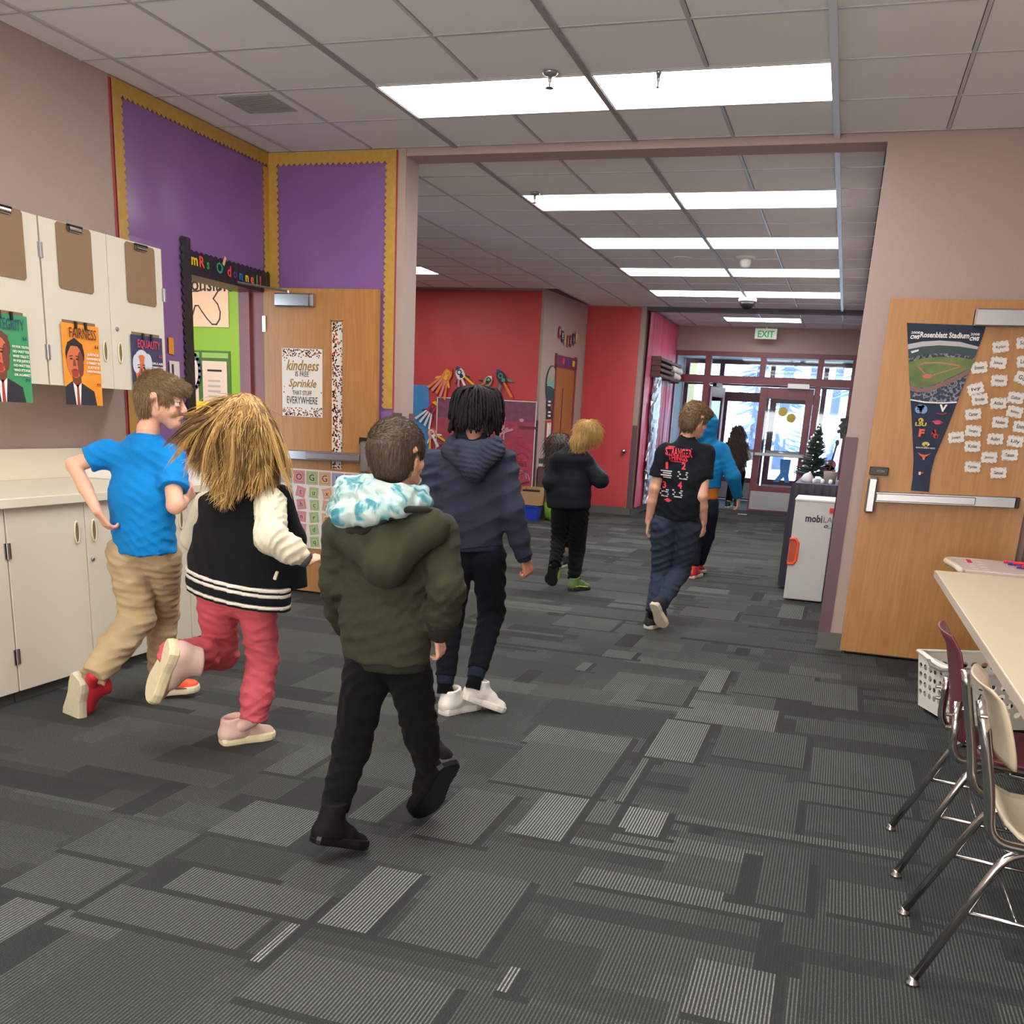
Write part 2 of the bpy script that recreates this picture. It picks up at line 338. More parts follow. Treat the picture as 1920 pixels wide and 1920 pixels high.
    cr = N.new('ShaderNodeCombineColor'); L.new(val, cr.inputs[0]); L.new(math_('MULTIPLY', val, 1.06), cr.inputs[1]); L.new(math_('MULTIPLY', val, 1.0), cr.inputs[2])
    L.new(cr.outputs[0], bs.inputs['Base Color'])
    bp = N.new('ShaderNodeBump'); bp.inputs['Strength'].default_value = .5; bp.inputs['Distance'].default_value = .004
    L.new(math_('ADD', speck, math_('MULTIPLY', st, .3)), bp.inputs['Height']); L.new(bp.outputs[0], bs.inputs['Normal'])
    struct(link('floor', me, m))
make_floor()
boxo('floor_slab', basem, None, -8.2, XR+1.8, -3.7, 21.2, -.12, -.006)['kind'] = 'structure'
# ---- rubber baseboards and corner guards
def base(side, boxes):
    b = MB()
    for q in boxes: b.box(*q)
    struct(b.build('baseboard_'+side, basem))
base('end_right', [(.283, XR, 6.722, 6.73, 0, .115), (.28, XR, 6.716, 6.73, 0, .018)])
base('corner', [(-3.73, -2.792, 15.44, 15.45, 0, .11)]); base('entrance', [(-2.80, -2.79, 15.44, 18.2, 0, .11)])
base('end_left', [(XL, -2.787, 6.712, 6.72, 0, .115), (-2.795, -2.787, 6.712, 6.93, 0, .115)])
base('commons', [(-7.3, -3.885, 13.74, 13.75, 0, .11)])
base('left', [(XL, XL+.008, 5.1, 5.72, 0, .115)])
gl = []
for nm, q in (('1', (.283, .36, 6.722, 6.73, .115, 1.375)), ('2', (-2.865, -2.787, 6.712, 6.72, .115, 1.375)), ('3', (-2.795, -2.787, 6.86, 6.94, .115, 1.375)), ('4', (-3.97, -3.885, 13.74, 13.75, .11, 1.375)), ('5', (-2.87, -2.792, 15.44, 15.45, .11, 1.375))):
    struct(boxo('trim_'+nm, guardm, None, *q))
# ================================================================ FLAT PRINTS
def C_(name, *rgb, rough=.6): return mat('ink_'+name, S(*rgb), rough)
def ell(cx, cy, rx, ry, n=20, a0=0, a1=2*PI, rot=0):
    o = []
    for i in range(n):
        a = a0+(a1-a0)*i/(n if abs(a1-a0-2*PI) < 1e-6 else n-1); x, y = rx*math.cos(a), ry*math.sin(a)
        o.append((cx+x*math.cos(rot)-y*math.sin(rot), cy+x*math.sin(rot)+y*math.cos(rot)))
    return o
def rect(x0, y0, x1, y1, rot=0):
    cx, cy = (x0+x1)/2, (y0+y1)/2; o = []
    for x, y in ((x0, y0), (x1, y0), (x1, y1), (x0, y1)):
        x -= cx; y -= cy; o.append((cx+x*math.cos(rot)-y*math.sin(rot), cy+x*math.sin(rot)+y*math.cos(rot)))
    return o
def line2(pts, w):      # polyline -> quads
    o = []
    for a, b_ in zip(pts[:-1], pts[1:]):
        dx, dy = b_[0]-a[0], b_[1]-a[1]; l = math.hypot(dx, dy) or 1; nx, ny = -dy/l*w/2, dx/l*w/2; ex, ey = dx/l*w/2, dy/l*w/2
        o.append([(a[0]+nx-ex, a[1]+ny-ey), (a[0]-nx-ex, a[1]-ny-ey), (b_[0]-nx+ex, b_[1]-ny+ey), (b_[0]+nx+ex, b_[1]+ny+ey)])
    return o
def flat(name, M, items, parent, th=.0008, lift=.0, bend=None):
    """items: (material, [polygons], layer) thin printed shapes on a plane"""
    b = MB(); ms = []
    for mt, polys, lay in items:
        if mt not in ms: ms.append(mt)
        if polys and isinstance(polys[0][0], (int, float)): polys = [polys]
        for p in polys:
            z0 = lift+lay*th
            vs = [M @ Vector((x, y, z0 + (bend(x, y) if bend else 0))) for x, y in p]; n = (M.to_3x3() @ Vector((0, 0, 1)))
            b.prism(vs, n, th*.9, ms.index(mt))
    return b.build(name, ms, parent)
ML = lambda y, z, x=XL+.002: frame_on((x, y, z), (0, 1, 0), (0, 0, 1))       # on the left wall, facing +X
MC = lambda x, z, y: frame_on((x, y, z), (1, 0, 0), (0, 0, 1))                # on a wall facing the camera (-Y)
def scallop(p0, p1, w, n, side=1, amp=.018):     # strip from p0 to p1 (2D), scalloped on one side
    dx, dy = p1[0]-p0[0], p1[1]-p0[1]; l = math.hypot(dx, dy); ux, uy = dx/l, dy/l; nx, ny = -uy*side, ux*side
    o = [p0, p1]; k = n*5
    for i in range(k+1):
        t = 1-i/k; s = w-amp+amp*abs(math.sin(PI*n*t)); o.append((p0[0]+dx*t+nx*s, p0[1]+dy*t+ny*s))
    return o if side > 0 else o[::-1]
gold = mat('gold_foil_paper', S(188, 148, 66), .42, metal=.0, noise=.10, nscale=30, bump=.3, bscale=25)
redline = C_('thin_red', 190, 60, 70)
purple = mat('purple_paper', S(132, 94, 150), .26, noise=.05, nscale=2.5, bump=.55, bscale=2.2, spec=.6)
redp = mat('red_paper', S(200, 70, 74), .5, noise=.07, nscale=1.6, bump=.5, bscale=3)
pinkp = mat('pink_plastic_sheet', S(232, 100, 134), .3, noise=.12, nscale=3, bump=.7, bscale=6, stretch=(1, 1, .3))
blackp = mat('black_border_paper', S(26, 27, 30), .3, bump=.4, bscale=30)
# purple paper, left wall
t = thing('bulletin_paper', 'purple paper covering the left wall round the classroom doorway, edged in gold scallops', 'wall paper', (XL, 5.4, 2), 'purple bulletin papers')
b = MB(); M0 = ML(0, 0, XL+.001)
pp = [(5.10, .94), (5.66, .94), (5.66, 2.33), (6.714, 2.33), (6.714, 3.09), (5.10, 3.09)]
n1 = 28
def sheet(name, regions, mt, parent, X=XL+.001, amp=.006, wall='L', step=.06):
    b = MB()
    for (a0, a1, z0, z1) in regions:
        na, nz = max(2, int((a1-a0)/step)), max(2, int((z1-z0)/step)); vs = []
        for j in range(nz+1):
            for i in range(na+1):
                a = a0+(a1-a0)*i/na; z = z0+(z1-z0)*j/nz; e = min(i, na-i, j, nz-j) > 0
                d = (.5+.5*math.sin(a*9+math.sin(z*3.1)*2.2)*math.sin(z*2.3+a*4.4))*amp if e else 0
                vs.append((X+.001+d, a, z) if wall == 'L' else (a, X-.001-d, z))
        b.add(vs, [(j*(na+1)+i, j*(na+1)+i+1, (j+1)*(na+1)+i+1, (j+1)*(na+1)+i) for j in range(nz) for i in range(na)])
    return b.build(name, mt, parent, smooth=True)
sheet('paper_sheet', [(5.10, 5.70, .94, 2.30), (5.10, 6.712, 2.30, 3.09)], purple, t, XL+.001, .012)
G = .085
def border(M, p0, p1, w, side, parent, mt=None, mid=True, n=None):
    l = math.hypot(p1[0]-p0[0], p1[1]-p0[1]); n = n or max(3, int(l/.042))
    o = flat('border_strip', M, [(mt or gold, scallop(p0, p1, w, n, side), 0)], parent, .002, .009 if abs(p1[0]-p0[0]) < 1e-6 else .0125)
    return o
Mb = ML(0, 0, XL+.004)
border(Mb, (5.10, 3.092), (5.10, .94), G, 1, t); border(Mb, (6.714, 3.092), (5.10, 3.092), G, 1, t, n=38); border(Mb, (6.714, 2.30), (6.714, 3.0), G, 1, t)
flat('border_edge', Mb, [(redline, rect(5.085, .94, 5.10, 3.09), 0)], t, .002)
# purple paper on the end wall
t = thing('bulletin_paper', 'purple paper on the narrow end wall behind the open wooden door', 'wall paper', (-3.3, YE, 2), 'purple bulletin papers')
sheet('paper_sheet', [(-3.866, -2.86, .12, 3.09)], purple, t, YE-.001, .008, 'E')
Mb = MC(0, 0, YE-.004)
border(Mb, (-3.862, 3.092), (-3.862, 2.2), G, 1, t); border(Mb, (-2.86, 3.092), (-3.862, 3.092), G, 1, t); border(Mb, (-2.86, 1.40), (-2.86, 3.092), G, 1, t)
flat('border_edge', Mb, [(redline, rect(-2.86, 1.36, -2.852, 3.09), 0)], t, .002)
# ---- doorway in the left wall: maroon frame and black scalloped border with the name banner
b = MB()
for q in ((XL-.21, XL+.006, 5.735, 5.77, 0, 2.2), (XL-.21, XL+.006, 6.63, 6.665, 0, 2.2), (XL-.21, XL+.006, 5.735, 6.665, 2.165, 2.21)): b.box(*q)
b.box(XL-.16, XL-.10, 6.60, 6.63, 0, 2.165)
struct(b.build('trim_6', trimm))
t = thing('doorway_border', 'black scalloped border round the classroom doorway with coloured letters on top', 'border', (XL, 6.2, 2.2))
Mb = ML(0, 0, XL+.007)
flat('side_strip', Mb, [(blackp, scallop((5.765, 0.9), (5.765, 2.38), .105, 30, 1, .022), 0)], t, .004, .006)
flat('top_strip', Mb, [(blackp, scallop((5.70, 2.165), (6.70, 2.165), .15, 19, 1, .02), 0)], t, .005, .004)
lc = [('m', 238, 200, 40, 5.80), ('R', 238, 90, 60, 5.875), ('s', 60, 160, 90, 5.945), ('O', 40, 160, 110, 6.075), ('d', 225, 60, 75, 6.185), ('o', 90, 60, 120, 6.255),
      ('n', 60, 130, 200, 6.325), ('n', 235, 215, 60, 6.40), ('e', 240, 110, 70, 6.465), ('l', 70, 170, 80, 6.525), ('l', 225, 60, 70, 6.57)]
zt = lambda y: 2.255 - (y-5.8)*.035
for ch, r_, g_, b_, y in lc:
    text_on('letter', ch, ML(y, zt(y), XL+.012), C_('letter_%d%d' % (r_, g_), r_, g_, b_), t, .095 if ch in 'mOdRl' else .085, bold=.02, lift=.006, ext=.0012)
flat('pencil_cutout', ML(6.13, 2.30, XL+.012), [(C_('eraser', 225, 190, 140), rect(-.012, -.03, .012, .03, -.5), 1)], t, .001, .006)
# ---- room seen through the doorway
green = mat('green_paper', S(124, 160, 40), .6, noise=.04, nscale=3)
t = thing('bulletin_board', 'lime green bulletin board seen through the open doorway, with tan poster and black grid', 'bulletin board', (-6.2, 8.9, 1.8))
X0 = AY(340, 600, 8.88).x; X1 = AY(453, 650, 8.88).x; zt0 = 2.62
flat('green_backing', MC(0, 0, 8.895), [(green, rect(X0-1.2, .5, X1, 2.58), 0)], t, .004)
q = AY(352, 522, 8.88); q2 = AY(429, 614, 8.88); tan = C_('tan', 224, 180, 148); ink = C_('black', 30, 28, 30)
dark_brown = C_('brown_line', 60, 40, 35)
flat('tan_poster', MC(0, 0, 8.885), [(tan, rect(q.x-.5, q2.z, q2.x, q.z), 0)], t, .003)
text_on('poster_word', 'responsible', MC(AY(376, 534, 8.88).x-.02, AY(385, 533, 8.88).z, 8.88), ink, t, .2, width=.78, bold=.012)
def pxline(pts, Y): return [(AY(x, y, Y).x, AY(x, y, Y).z) for x, y in pts]
fig = pxline([(354, 607), (360, 595), (364, 580), (366, 573), (372, 573), (378, 583), (388, 597), (398, 608), (406, 608), (412, 598), (413, 585), (408, 570), (400, 560), (406, 550), (412, 540)], 8.88)
flat('outline_drawing', MC(0, 0, 8.88), [(dark_brown, line2(fig, .012), 0)], t, .001, .002)
flat('outline_arm', MC(0, 0, 8.88), [(dark_brown, line2(pxline([(352, 546), (370, 546), (385, 541)], 8.88), .012), 0)], t, .001, .002)
a = AY(355, 656, 8.88); c = AY(431, 659, 8.88)
gl_ = [(C_('green_dark', 62, 96, 34), rect(a.x-.4, .9, c.x, a.z), 0)]
flat('grid_backing', MC(0, 0, 8.885), gl_, t, .003)
for x0, x1 in ((AY(355, 700, 8.88).x-.3, AY(375, 700, 8.88).x), (AY(380, 700, 8.88).x, AY(429, 700, 8.88).x)):
    flat('grid_paper', MC(0, 0, 8.878), [(C_('green_mid', 130, 165, 80), rect(x0, a.z-.07, x1, a.z-.02), 0), (C_('pale_pink', 205, 180, 160), rect(x0, 1.15, x1-.02, a.z-.10), 0), (ink, rect(x0+.06, a.z-.2, x1-.08, a.z-.18), 1), (C_('grey_text', 165, 150, 140), [rect(x0+.06, a.z-.3-.05*k, x1-.1, a.z-.28-.05*k) for k in range(6)], 1)], t, .0015)
e = AY(357, 695, 8.87); flat('ring_drawing', MC(0, 0, 8.87), [(C_('slate_blue', 80, 90, 125), line2(ell(e.x, e.z, .11, .19, 20)+[ell(e.x, e.z, .11, .19, 20)[0]], .03), 0)], t, .002)
flat('yellow_strip', MC(0, 0, 8.875), [(C_('yellow', 232, 190, 40), rect(X0-.3, AY(370, 770, 8.87).z, c.x+.02, AY(370, 752, 8.87).z), 0)], t, .003)
struct(MB().box(-8.2, XL-.2, 2.6, 9.1, H-.5+.4, H).build('ceiling_adjoining', tilem))
fx_ = (-7.2, -4.6, 7.0, 7.3); area_light('adjoining_room_lamp', (-5.6, 7.2, 2.9), (0, 0, 0), 2.2, .6, 110, (1, .96, .9))
# ---- wooden doors
oak = ramp_mat('oak_veneer', [(0, S(158, 104, 52)), (.45, S(176, 122, 66)), (.7, S(186, 132, 76)), (1, S(150, 98, 50))], 3.0, .42, 'noise', (9, 9, .7), 5, 1.6, .12)
def panic_bar(parent, x0, x1, y, z0, z1, latch_left):
    b = MB(); zm = (z0+z1)/2; s = (z1-z0)/2; h = .032
    L_ = x1-x0; k = x0+L_*.72 if latch_left else x0+L_*.36
    a0, a1 = (x0+.06, k) if latch_left else (k, x1-.06)
    zz = lambda x: z0+(z1-z0)*(x-x0)/L_
    def seg(xa, xb, hh, yy, nm, mt, bev=.004):
        za, zb = zz(xa), zz(xb); b = MB()
        vs = [(xa, y-yy, za-hh), (xb, y-yy, zb-hh), (xb, y, zb-hh), (xa, y, za-hh), (xa, y-yy, za+hh), (xb, y-yy, zb+hh), (xb, y, zb+hh), (xa, y, za+hh)]
        b.add(vs, [(0,3,2,1),(4,5,6,7),(0,1,5,4),(1,2,6,5),(2,3,7,6),(3,0,4,7)]); return b.build(nm, mt, parent, bev)
    bar = seg(x0+.02, x1-.02, h, .055, 'panic_bar', steel)
    seg(min(a0, a1), max(a0, a1), h*.72, .075, 'push_pad', steel)
    seg(x1-.02 if latch_left else x0, x1 if latch_left else x0+.02, h, .06, 'end_cap', black)
    xl = x0+.03 if latch_left else x1-.03
    b = MB(); b.box(xl-.03, xl+.03, y-.07, y, zz(xl)-.10, zz(xl)+.12); return b.build('latch_case', steel, parent, .012)
# left door, folded back on the end wall
D1 = thing('door_1', None, None, (-3.4, 6.64, 0)); D1['kind'] = 'structure'
DY = 6.62; dx0, dx1 = -3.862, -2.945
wx0, wx1, wz0 = -3.318, -3.212, .95
b = MB(); b.box(dx0, wx0, DY, DY+.044, .012, 2.197); b.box(wx1, dx1, DY, DY+.044, .012, 2.197); b.box(wx0, wx1, DY, DY+.044, 1.99, 2.197); b.box(wx0, wx1, DY, DY+.044, .012, wz0)
b.build('leaf', oak, D1, 0)
b = MB(); f_ = .006
b.box(wx0, wx0+f_, DY-.003, DY+.02, wz0, 1.99); b.box(wx1-f_, wx1, DY-.003, DY+.02, wz0, 1.99); b.box(wx0, wx1, DY-.003, DY+.02, 1.99-f_, 1.99); b.build('window_bead', oak, D1)
conf_base = mat('white_paper', S(232, 224, 214), .6)
rnd = random.Random(5)
def confetti(x0, x1, z0, z1, n, cols, r=.006, dens=None):
    out = {c_: [] for c_ in cols}
    for _ in range(n):
        x = rnd.uniform(x0+r, x1-r); z = rnd.uniform(z0+r, z1-r)
        if dens and rnd.random() > dens(x, z): continue
        out[rnd.choice(cols)].append(ell(x, z, r, r, 6))
    return [(k, v, 1) for k, v in out.items() if v]
cc = [C_('conf_red', 200, 50, 60), C_('conf_maroon', 110, 35, 50), C_('conf_gold', 200, 140, 60), C_('conf_dark', 40, 30, 40)]
flat('confetti_paper', MC(0, 0, DY+.016), [(conf_base, rect(wx0+f_, wz0, wx1-f_, 1.98), 0)]+confetti(wx0+f_, wx1-f_, wz0, 1.98, 620, cc, .0065, lambda x, z: .95 if x < wx0+.05 or x > wx1-.02 else .25), D1, .001)
b = MB()
b.box(-3.745, -3.43, DY-.055, DY, 2.068, 2.158); b.build('closer_body', steel, D1, .008)
boxo('closer_cap', chrome, D1, -3.462, -3.45, DY-.057, DY, 2.07, 2.156)
MB().tube([(-3.63, DY-.04, 2.158), (-3.63, DY-.04, 2.175)], .014).build('closer_pivot', steel, D1)
MB().tube([(-3.63, DY-.04, 2.17), (-3.80, 6.38, 2.185), (-3.90, 6.22, 2.19)], .008, 6).build('closer_arm', steel, D1)
MB().tube([(-3.90, 6.22, 2.19), (-3.96, 6.05, 2.18)], .008, 6).build('closer_arm', steel, D1)
for z in (.25, 1.1, 1.95): boxo('hinge', steel, D1, -3.868, -3.84, DY-.012, DY, z-.055, z+.055)
panic_bar(D1, -3.76, -2.985, DY, 1.033, 1.045, False)
boxo('card_box', black, D1, -3.07, -3.01, DY-.02, DY, 1.14, 1.19)
# right door, folded back on the pier wall
D2 = thing('door_2', None, None, (.9, 6.66, 0)); D2['kind'] = 'structure'
boxo('leaf', oak, D2, .434, 1.368, 6.64, 6.684, .022, 2.187)
D2Y = 6.64
panic_bar(D2, .455, 1.325, D2Y, 1.022, 1.046, True)
boxo('card_box', black, D2, .455, .565, D2Y-.03, D2Y, 1.155, 1.205, bevel=.003)
text_on('card_word', 'VON', MC(.52, 1.18, D2Y-.031), C_('grey', 150, 150, 150), D2, .022)
q0 = AY(1830, 580, D2Y-.05); b = MB(); b.box(q0.x, q0.x+.5, D2Y-.06, D2Y, q0.z-.09, q0.z+.005); b.build('closer_body', steel, D2, .006)
boxo('closer_cap', chrome, D2, q0.x, q0.x+.012, D2Y-.062, D2Y, q0.z-.088, q0.z+.003)
MB().tube([(q0.x+.26, D2Y-.04, q0.z), (q0.x+.34, D2Y-.16, q0.z+.02), (q0.x+.42, D2Y-.3, q0.z+.03)], .008, 6).build('closer_arm', steel, D2)
MB().lathe((.46, 6.655, 0), (0, 0, 1), [(.012, 0), (.012, .022)]).build('floor_stop', chrome, D2)
b = MB()
for q in ((XR-.005, XR+.205, 5.695, 5.73, 0, 2.2), (XR-.005, XR+.205, 6.59, 6.625, 0, 2.2), (XR-.005, XR+.205, 5.695, 6.625, 2.165, 2.21)): b.box(*q)
struct(b.build('trim_7', trimm))
struct(boxo('wall_beyond_right_door', wallm, None, 3.0, 3.2, 3, 8, 0, H+.1))
# ---- posters on the left door
t = thing('poster', 'white "kindness is free" poster with confetti edges on the open left door', 'poster', (-3.54, DY, 1.55))
pm = MC(0, 0, DY-.004); px0, px1, pz0, pz1 = -3.712, -3.378, 1.312, 1.788
dens = lambda x, z: max(0, 1-min(z-pz0, pz1-z)/.07)**.8 if min(z-pz0, pz1-z) < .075 else (.05 if min(x-px0, px1-x) < .03 else 0)
flat('sheet', pm, [(conf_base, rect(px0, pz0, px1, pz1), 0)]+confetti(px0, px1, pz0, pz1, 1500, cc[:1]+cc[1:]+[C_('conf_dark', 40, 30, 40)], .0052, dens), t, .001)
goldink = C_('gold_ink', 158, 112, 30)
for s_, z, w_, h_, sh, mt in (('kindness', 1.668, .27, .075, .35, goldink), ('IS FREE', 1.61, .11, .036, 0, ink), ('Sprinkle', 1.545, .23, .075, .35, goldink), ('THAT STUFF', 1.478, .16, .032, 0, ink), ('EVERYWHERE', 1.425, .255, .05, 0, ink)):
    text_on('printed_word', s_, MC(-3.545, z, DY-.0058), mt, t, .06, width=w_, height=h_, shear=sh, bold=.012 if sh else 0)
t = thing('poster', 'letter tile poster headed BOGGLE on the lower half of the left door', 'poster', (-3.4, DY, .65))
flat('sheet', pm, [(C_('poster_cream', 236, 222, 212), rect(-3.745, .345, -3.07, .935), 0)], t, .001)
pc = [('B', S(166, 190, 200)), ('O', S(226, 150, 150)), ('G', S(180, 200, 140)), ('G', S(230, 180, 140)), ('L', S(170, 165, 215)), ('E', S(225, 160, 180))]
pcm = [mat('tile_pastel_%d' % i, c_, .6) for i, (_, c_) in enumerate(pc)]; pcd = [mat('tile_edge_%d' % i, tuple(v*.55 for v in c_[:3])+(1,), .6) for i, (_, c_) in enumerate(pc)]
def tile_(x, z, s, i, ch, rot=0, sc=1):
    flat('letter_tile', pm, [(pcd[i], rect(x-s, z-s, x+s, z+s, rot), 1), (pcm[i], rect(x-s*.92, z-s*.92, x+s*.92, z+s*.92, rot), 2), (pcd[i], rect(x-s*.74, z-s*.74, x+s*.74, z+s*.74, rot), 3), (pcm[i], rect(x-s*.66, z-s*.66, x+s*.66, z+s*.66, rot), 4)], t, .0007)
    text_on('tile_letter', ch, MC(x, z, DY-.0075), ink, t, s*1.4*sc, lift=.001)
for i, (ch, _) in enumerate(pc): tile_(-3.683+.108*i, .873, .048, i, ch)
grid = ['stuxyi', 'ahcejk', 'mnrowb', 'bldfgz', 'vpqeae']
for r_ in range(5):
    for c_ in range(6):
        tile_(-3.667+.108*c_+rnd.uniform(-.005, .005), .765-.092*r_, .038, (c_ if c_ < 3 else c_)+(4 if (r_+c_) % 5 == 4 else 0) if (c_+(4 if (r_+c_) % 5 == 4 else 0)) < 6 else c_, grid[r_][c_], rnd.uniform(-.25, .25))
# ---- upper cabinets
CX = -3.50
def pull(parent, y, z, x=CX, h=.052):
    b = MB(); n = 20
    for k in range(n):
        pass
    ring = [Vector((x+.004, y+.016*math.cos(2*PI*i/20), z+h*math.sin(2*PI*i/20))) for i in range(21)]
    b.tube(ring, .004, 6, False); b.lathe((x-.004, y, z), (1, 0, 0), [(.001, .003), (.0011, .004)], 8)
    for i in range(1): pass
    vs = [(x+.002, y+.015*math.cos(2*PI*i/20), z+(h-.001)*math.sin(2*PI*i/20)) for i in range(20)]
    b.add(vs+[(x+.0015, v[1], v[2]) for v in vs], [tuple(range(20)), tuple(range(20, 40))[::-1]], 1)
    return b.build('pull', [mat('beige_plastic', S(222, 212, 180), .35), mat('beige_plastic_dark', S(120, 112, 88), .5)], parent, smooth=True)
def hinge_(parent, x, y, z, h=.035):
    b = MB(); b.box(x, x+.004, y-.016, y-.002, z-h, z+h); b.box(x, x+.004, y+.004, y+.016, z-h, z+h); b.tube([(x+.005, y, z-h), (x+.005, y, z+h)], .005, 8); return b.build('hinge', steel, parent)
def door_panel(parent, x, y0, y1, z0, z1, pull_y, pull_z, hinges, lock=None):
    d = boxo('door', white_lam, parent, x-.02, x, y0+.002, y1-.002, z0, z1, bevel=.0015)
    pull(d, pull_y, pull_z, x)
    for hy, hz in hinges: hinge_(d, x, hy, hz)
    if lock: MB().lathe((x, lock[0], lock[1]), (1, 0, 0), [(.011, 0), (.011, .006), (.008, .009)], 14).build('lock', steel, d, smooth=False)
    return d
z0, z1 = 1.42, 2.19
t = thing('wall_cabinet', 'white wall cabinet hung at the end of the row, beside the purple paper', 'cabinet', (-3.7, 4.55, z0), 'white wall cabinets')
b = MB(); b.box(XL+.012, CX-.022, 4.092, 5.0, z0+.004, z1-.004); b.build('body', white_lam, t)
door_panel(t, CX, 4.094, 4.556, z0, z1, 4.50, z0+.19, ((4.09, 2.04), (4.09, 1.575)), None)
door_panel(t, CX, 4.556, 5.002, z0, z1, 4.615, z0+.19, ((5.006, 1.95),), (4.60, z0+.31))
t = thing('wall_cabinet', 'nearest white wall cabinet, cut by the left edge of the photo', 'cabinet', (-3.7, 3.6, z0), 'white wall cabinets')
b = MB(); b.box(XL+.012, CX-.022, 3.16, 4.088, z0+.004, z1-.004); b.build('body', white_lam, t)
door_panel(t, CX, 3.16, 3.62, z0, z1, 3.56, z0+.19, (), None); door_panel(t, CX, 3.62, 4.086, z0, z1, 3.68, z0+.19, (), (3.67, z0+.31))
# clipboards
cork = mat('brown_hardboard', S(136, 106, 74), .55, noise=.08, nscale=160)
def clipboard(y, z, label, cover=False):
    t = thing('clipboard', label, 'clipboard', (CX+.004, y, z), 'brown clipboards on the wall cabinets'); w, h = .12, .152
    o = [(y-w+.012, z-h), (y+w-.012, z-h), (y+w, z-h+.012), (y+w, z+h-.012), (y+w-.012, z+h), (y-w+.012, z+h), (y-w, z+h-.012), (y-w, z-h+.012)]
    flat('board', ML(0, 0, CX+.002), [(cork, o, 0)], t, .004)
    b = MB(); x = CX+.007
    vs = []; n = 8
    for i in range(n+1):
        a = PI*i/n; vs.append((x+.014*math.sin(a), z+h-.018+.016*math.cos(a)))
    pts = [Vector((u_, y-.04, v_)) for u_, v_ in vs]; b.prism(pts, (0, 1, 0), .08); b.build('clip', chrome, t)
    b = MB(); b.tube([(x+.006, y-.05, z+h-.004), (x+.006, y+.05, z+h-.004)], .006, 8); b.tube([(x+.004, y-.044, z+h-.03), (x+.004, y-.044, z+h+.002)], .005, 6); b.tube([(x+.004, y+.044, z+h-.03), (x+.004, y+.044, z+h+.002)], .005, 6); b.build('clip_rod', mat('dark_steel', S(60, 58, 56), .3, metal=.8), t)
    return t
clipboard(4.318, 2.035, 'brown hardboard clipboard on the middle cabinet door')
clipboard(4.815, 2.030, 'brown hardboard clipboard on the cabinet door nearest the purple paper')
clipboard(3.868, 2.04, 'brown hardboard clipboard cut off at the left edge of the photo')
# character posters on clipboards
skin_b, skin_o, skin_r = C_('portrait_brown', 120, 62, 42), C_('portrait_orange', 214, 110, 70), C_('portrait_red', 170, 60, 50)
def char_poster(y, z, word, bgc, inkc, lines, label, hair, hairkind):
    t = thing('poster', label, 'poster', (CX+.01, y, z), 'character posters clipped to the wall cabinets')
    w, h = .133, .2; M = ML(y, z, CX+.008); wc = C_('white', 236, 232, 226)
    flat('backing_board', ML(y, z+.005, CX+.001), [(cork, rect(-.115, -.19, .115, h+.004), 0)], t, .004)
    items = [(bgc, rect(-w, -h, w, h-.006), 0)]
    suit = C_('suit_dark', 40, 38, 48)
    hx, hy = -.05, .012
    items += [(suit, [(-w, -h), (-w, -.115), (hx-.03, -.085), (hx+.035, -.09), (.075, -.13), (.09, -h)], 1), (wc, [(hx-.025, -.085), (hx+.035, -.085), (hx+.02, -h), (hx-.01, -h)], 2), (skin_r, [(hx+.0, -.1), (hx+.012, -.1), (hx+.016, -h), (hx-.004, -h)], 3), (skin_b, [(hx-.03, -.04), (hx+.035, -.04), (hx+.035, -.088), (hx+.005, -.115), (hx-.025, -.088)], 3)]
    items += [(hair, ell(hx, hy+.035, .066, .072, 20), 4), (skin_o, ell(hx-.004, hy, .056, .08, 22), 5), (skin_b, ell(hx+.035, hy-.01, .022, .062, 14), 6), (skin_r, [(hx-.035, hy-.04), (hx+.02, hy-.04), (hx+.012, hy-.075), (hx-.025, hy-.075)], 6),
              (ink, ell(hx-.03, hy+.012, .01, .0045, 8), 7), (ink, ell(hx+.012, hy+.012, .01, .0045, 8), 7), (ink, rect(hx-.043, hy+.024, hx-.018, hy+.028, .15), 7), (ink, rect(hx+.0, hy+.024, hx+.026, hy+.028, -.1), 7), (skin_b, [(hx-.014, hy+.01), (hx-.004, hy+.01), (hx+.002, hy-.022), (hx-.02, hy-.022)], 7), (C_('lip', 130, 40, 50), ell(hx-.008, hy-.04, .017, .0055, 10), 8)]
    if hairkind == 'white': items += [(hair, ell(hx-.05, hy+.03, .03, .05, 14), 6), (hair, ell(hx+.05, hy+.04, .034, .05, 14), 7), (hair, ell(hx, hy-.03, .03, .012, 12), 7)]
    else: items += [(hair, [(hx-.058, hy+.03), (hx-.05, hy+.09), (hx, hy+.115), (hx+.055, hy+.085), (hx+.062, hy+.01), (hx+.045, hy+.05), (hx+.02, hy+.075), (hx-.03, hy+.075)], 6)]
    flat('printed_sheet', M, items, t, .0005)
    text_on('headline', word, ML(y+.01, z+.148, CX+.0135), inkc, t, .06, width=.19, height=.05)
    for k, s_ in enumerate(lines): text_on('quote_line', s_, ML(y+.075, z+.052-.021*k, CX+.0135), wc, t, .016, width=min(.1, .012*len(s_)), bold=.02)
    text_on('quote_mark', '“', ML(y+.105, z+.075, CX+.0135), inkc, t, .07); text_on('quote_mark', '”', ML(y+.105, z-.115, CX+.0135), inkc, t, .07)
    for dy in (-.035, .035): MB().box(CX+.008, CX+.018, y+dy-.006, y+dy+.006, z+h-.03, z+h+.006).build('binder_clip', black, t)
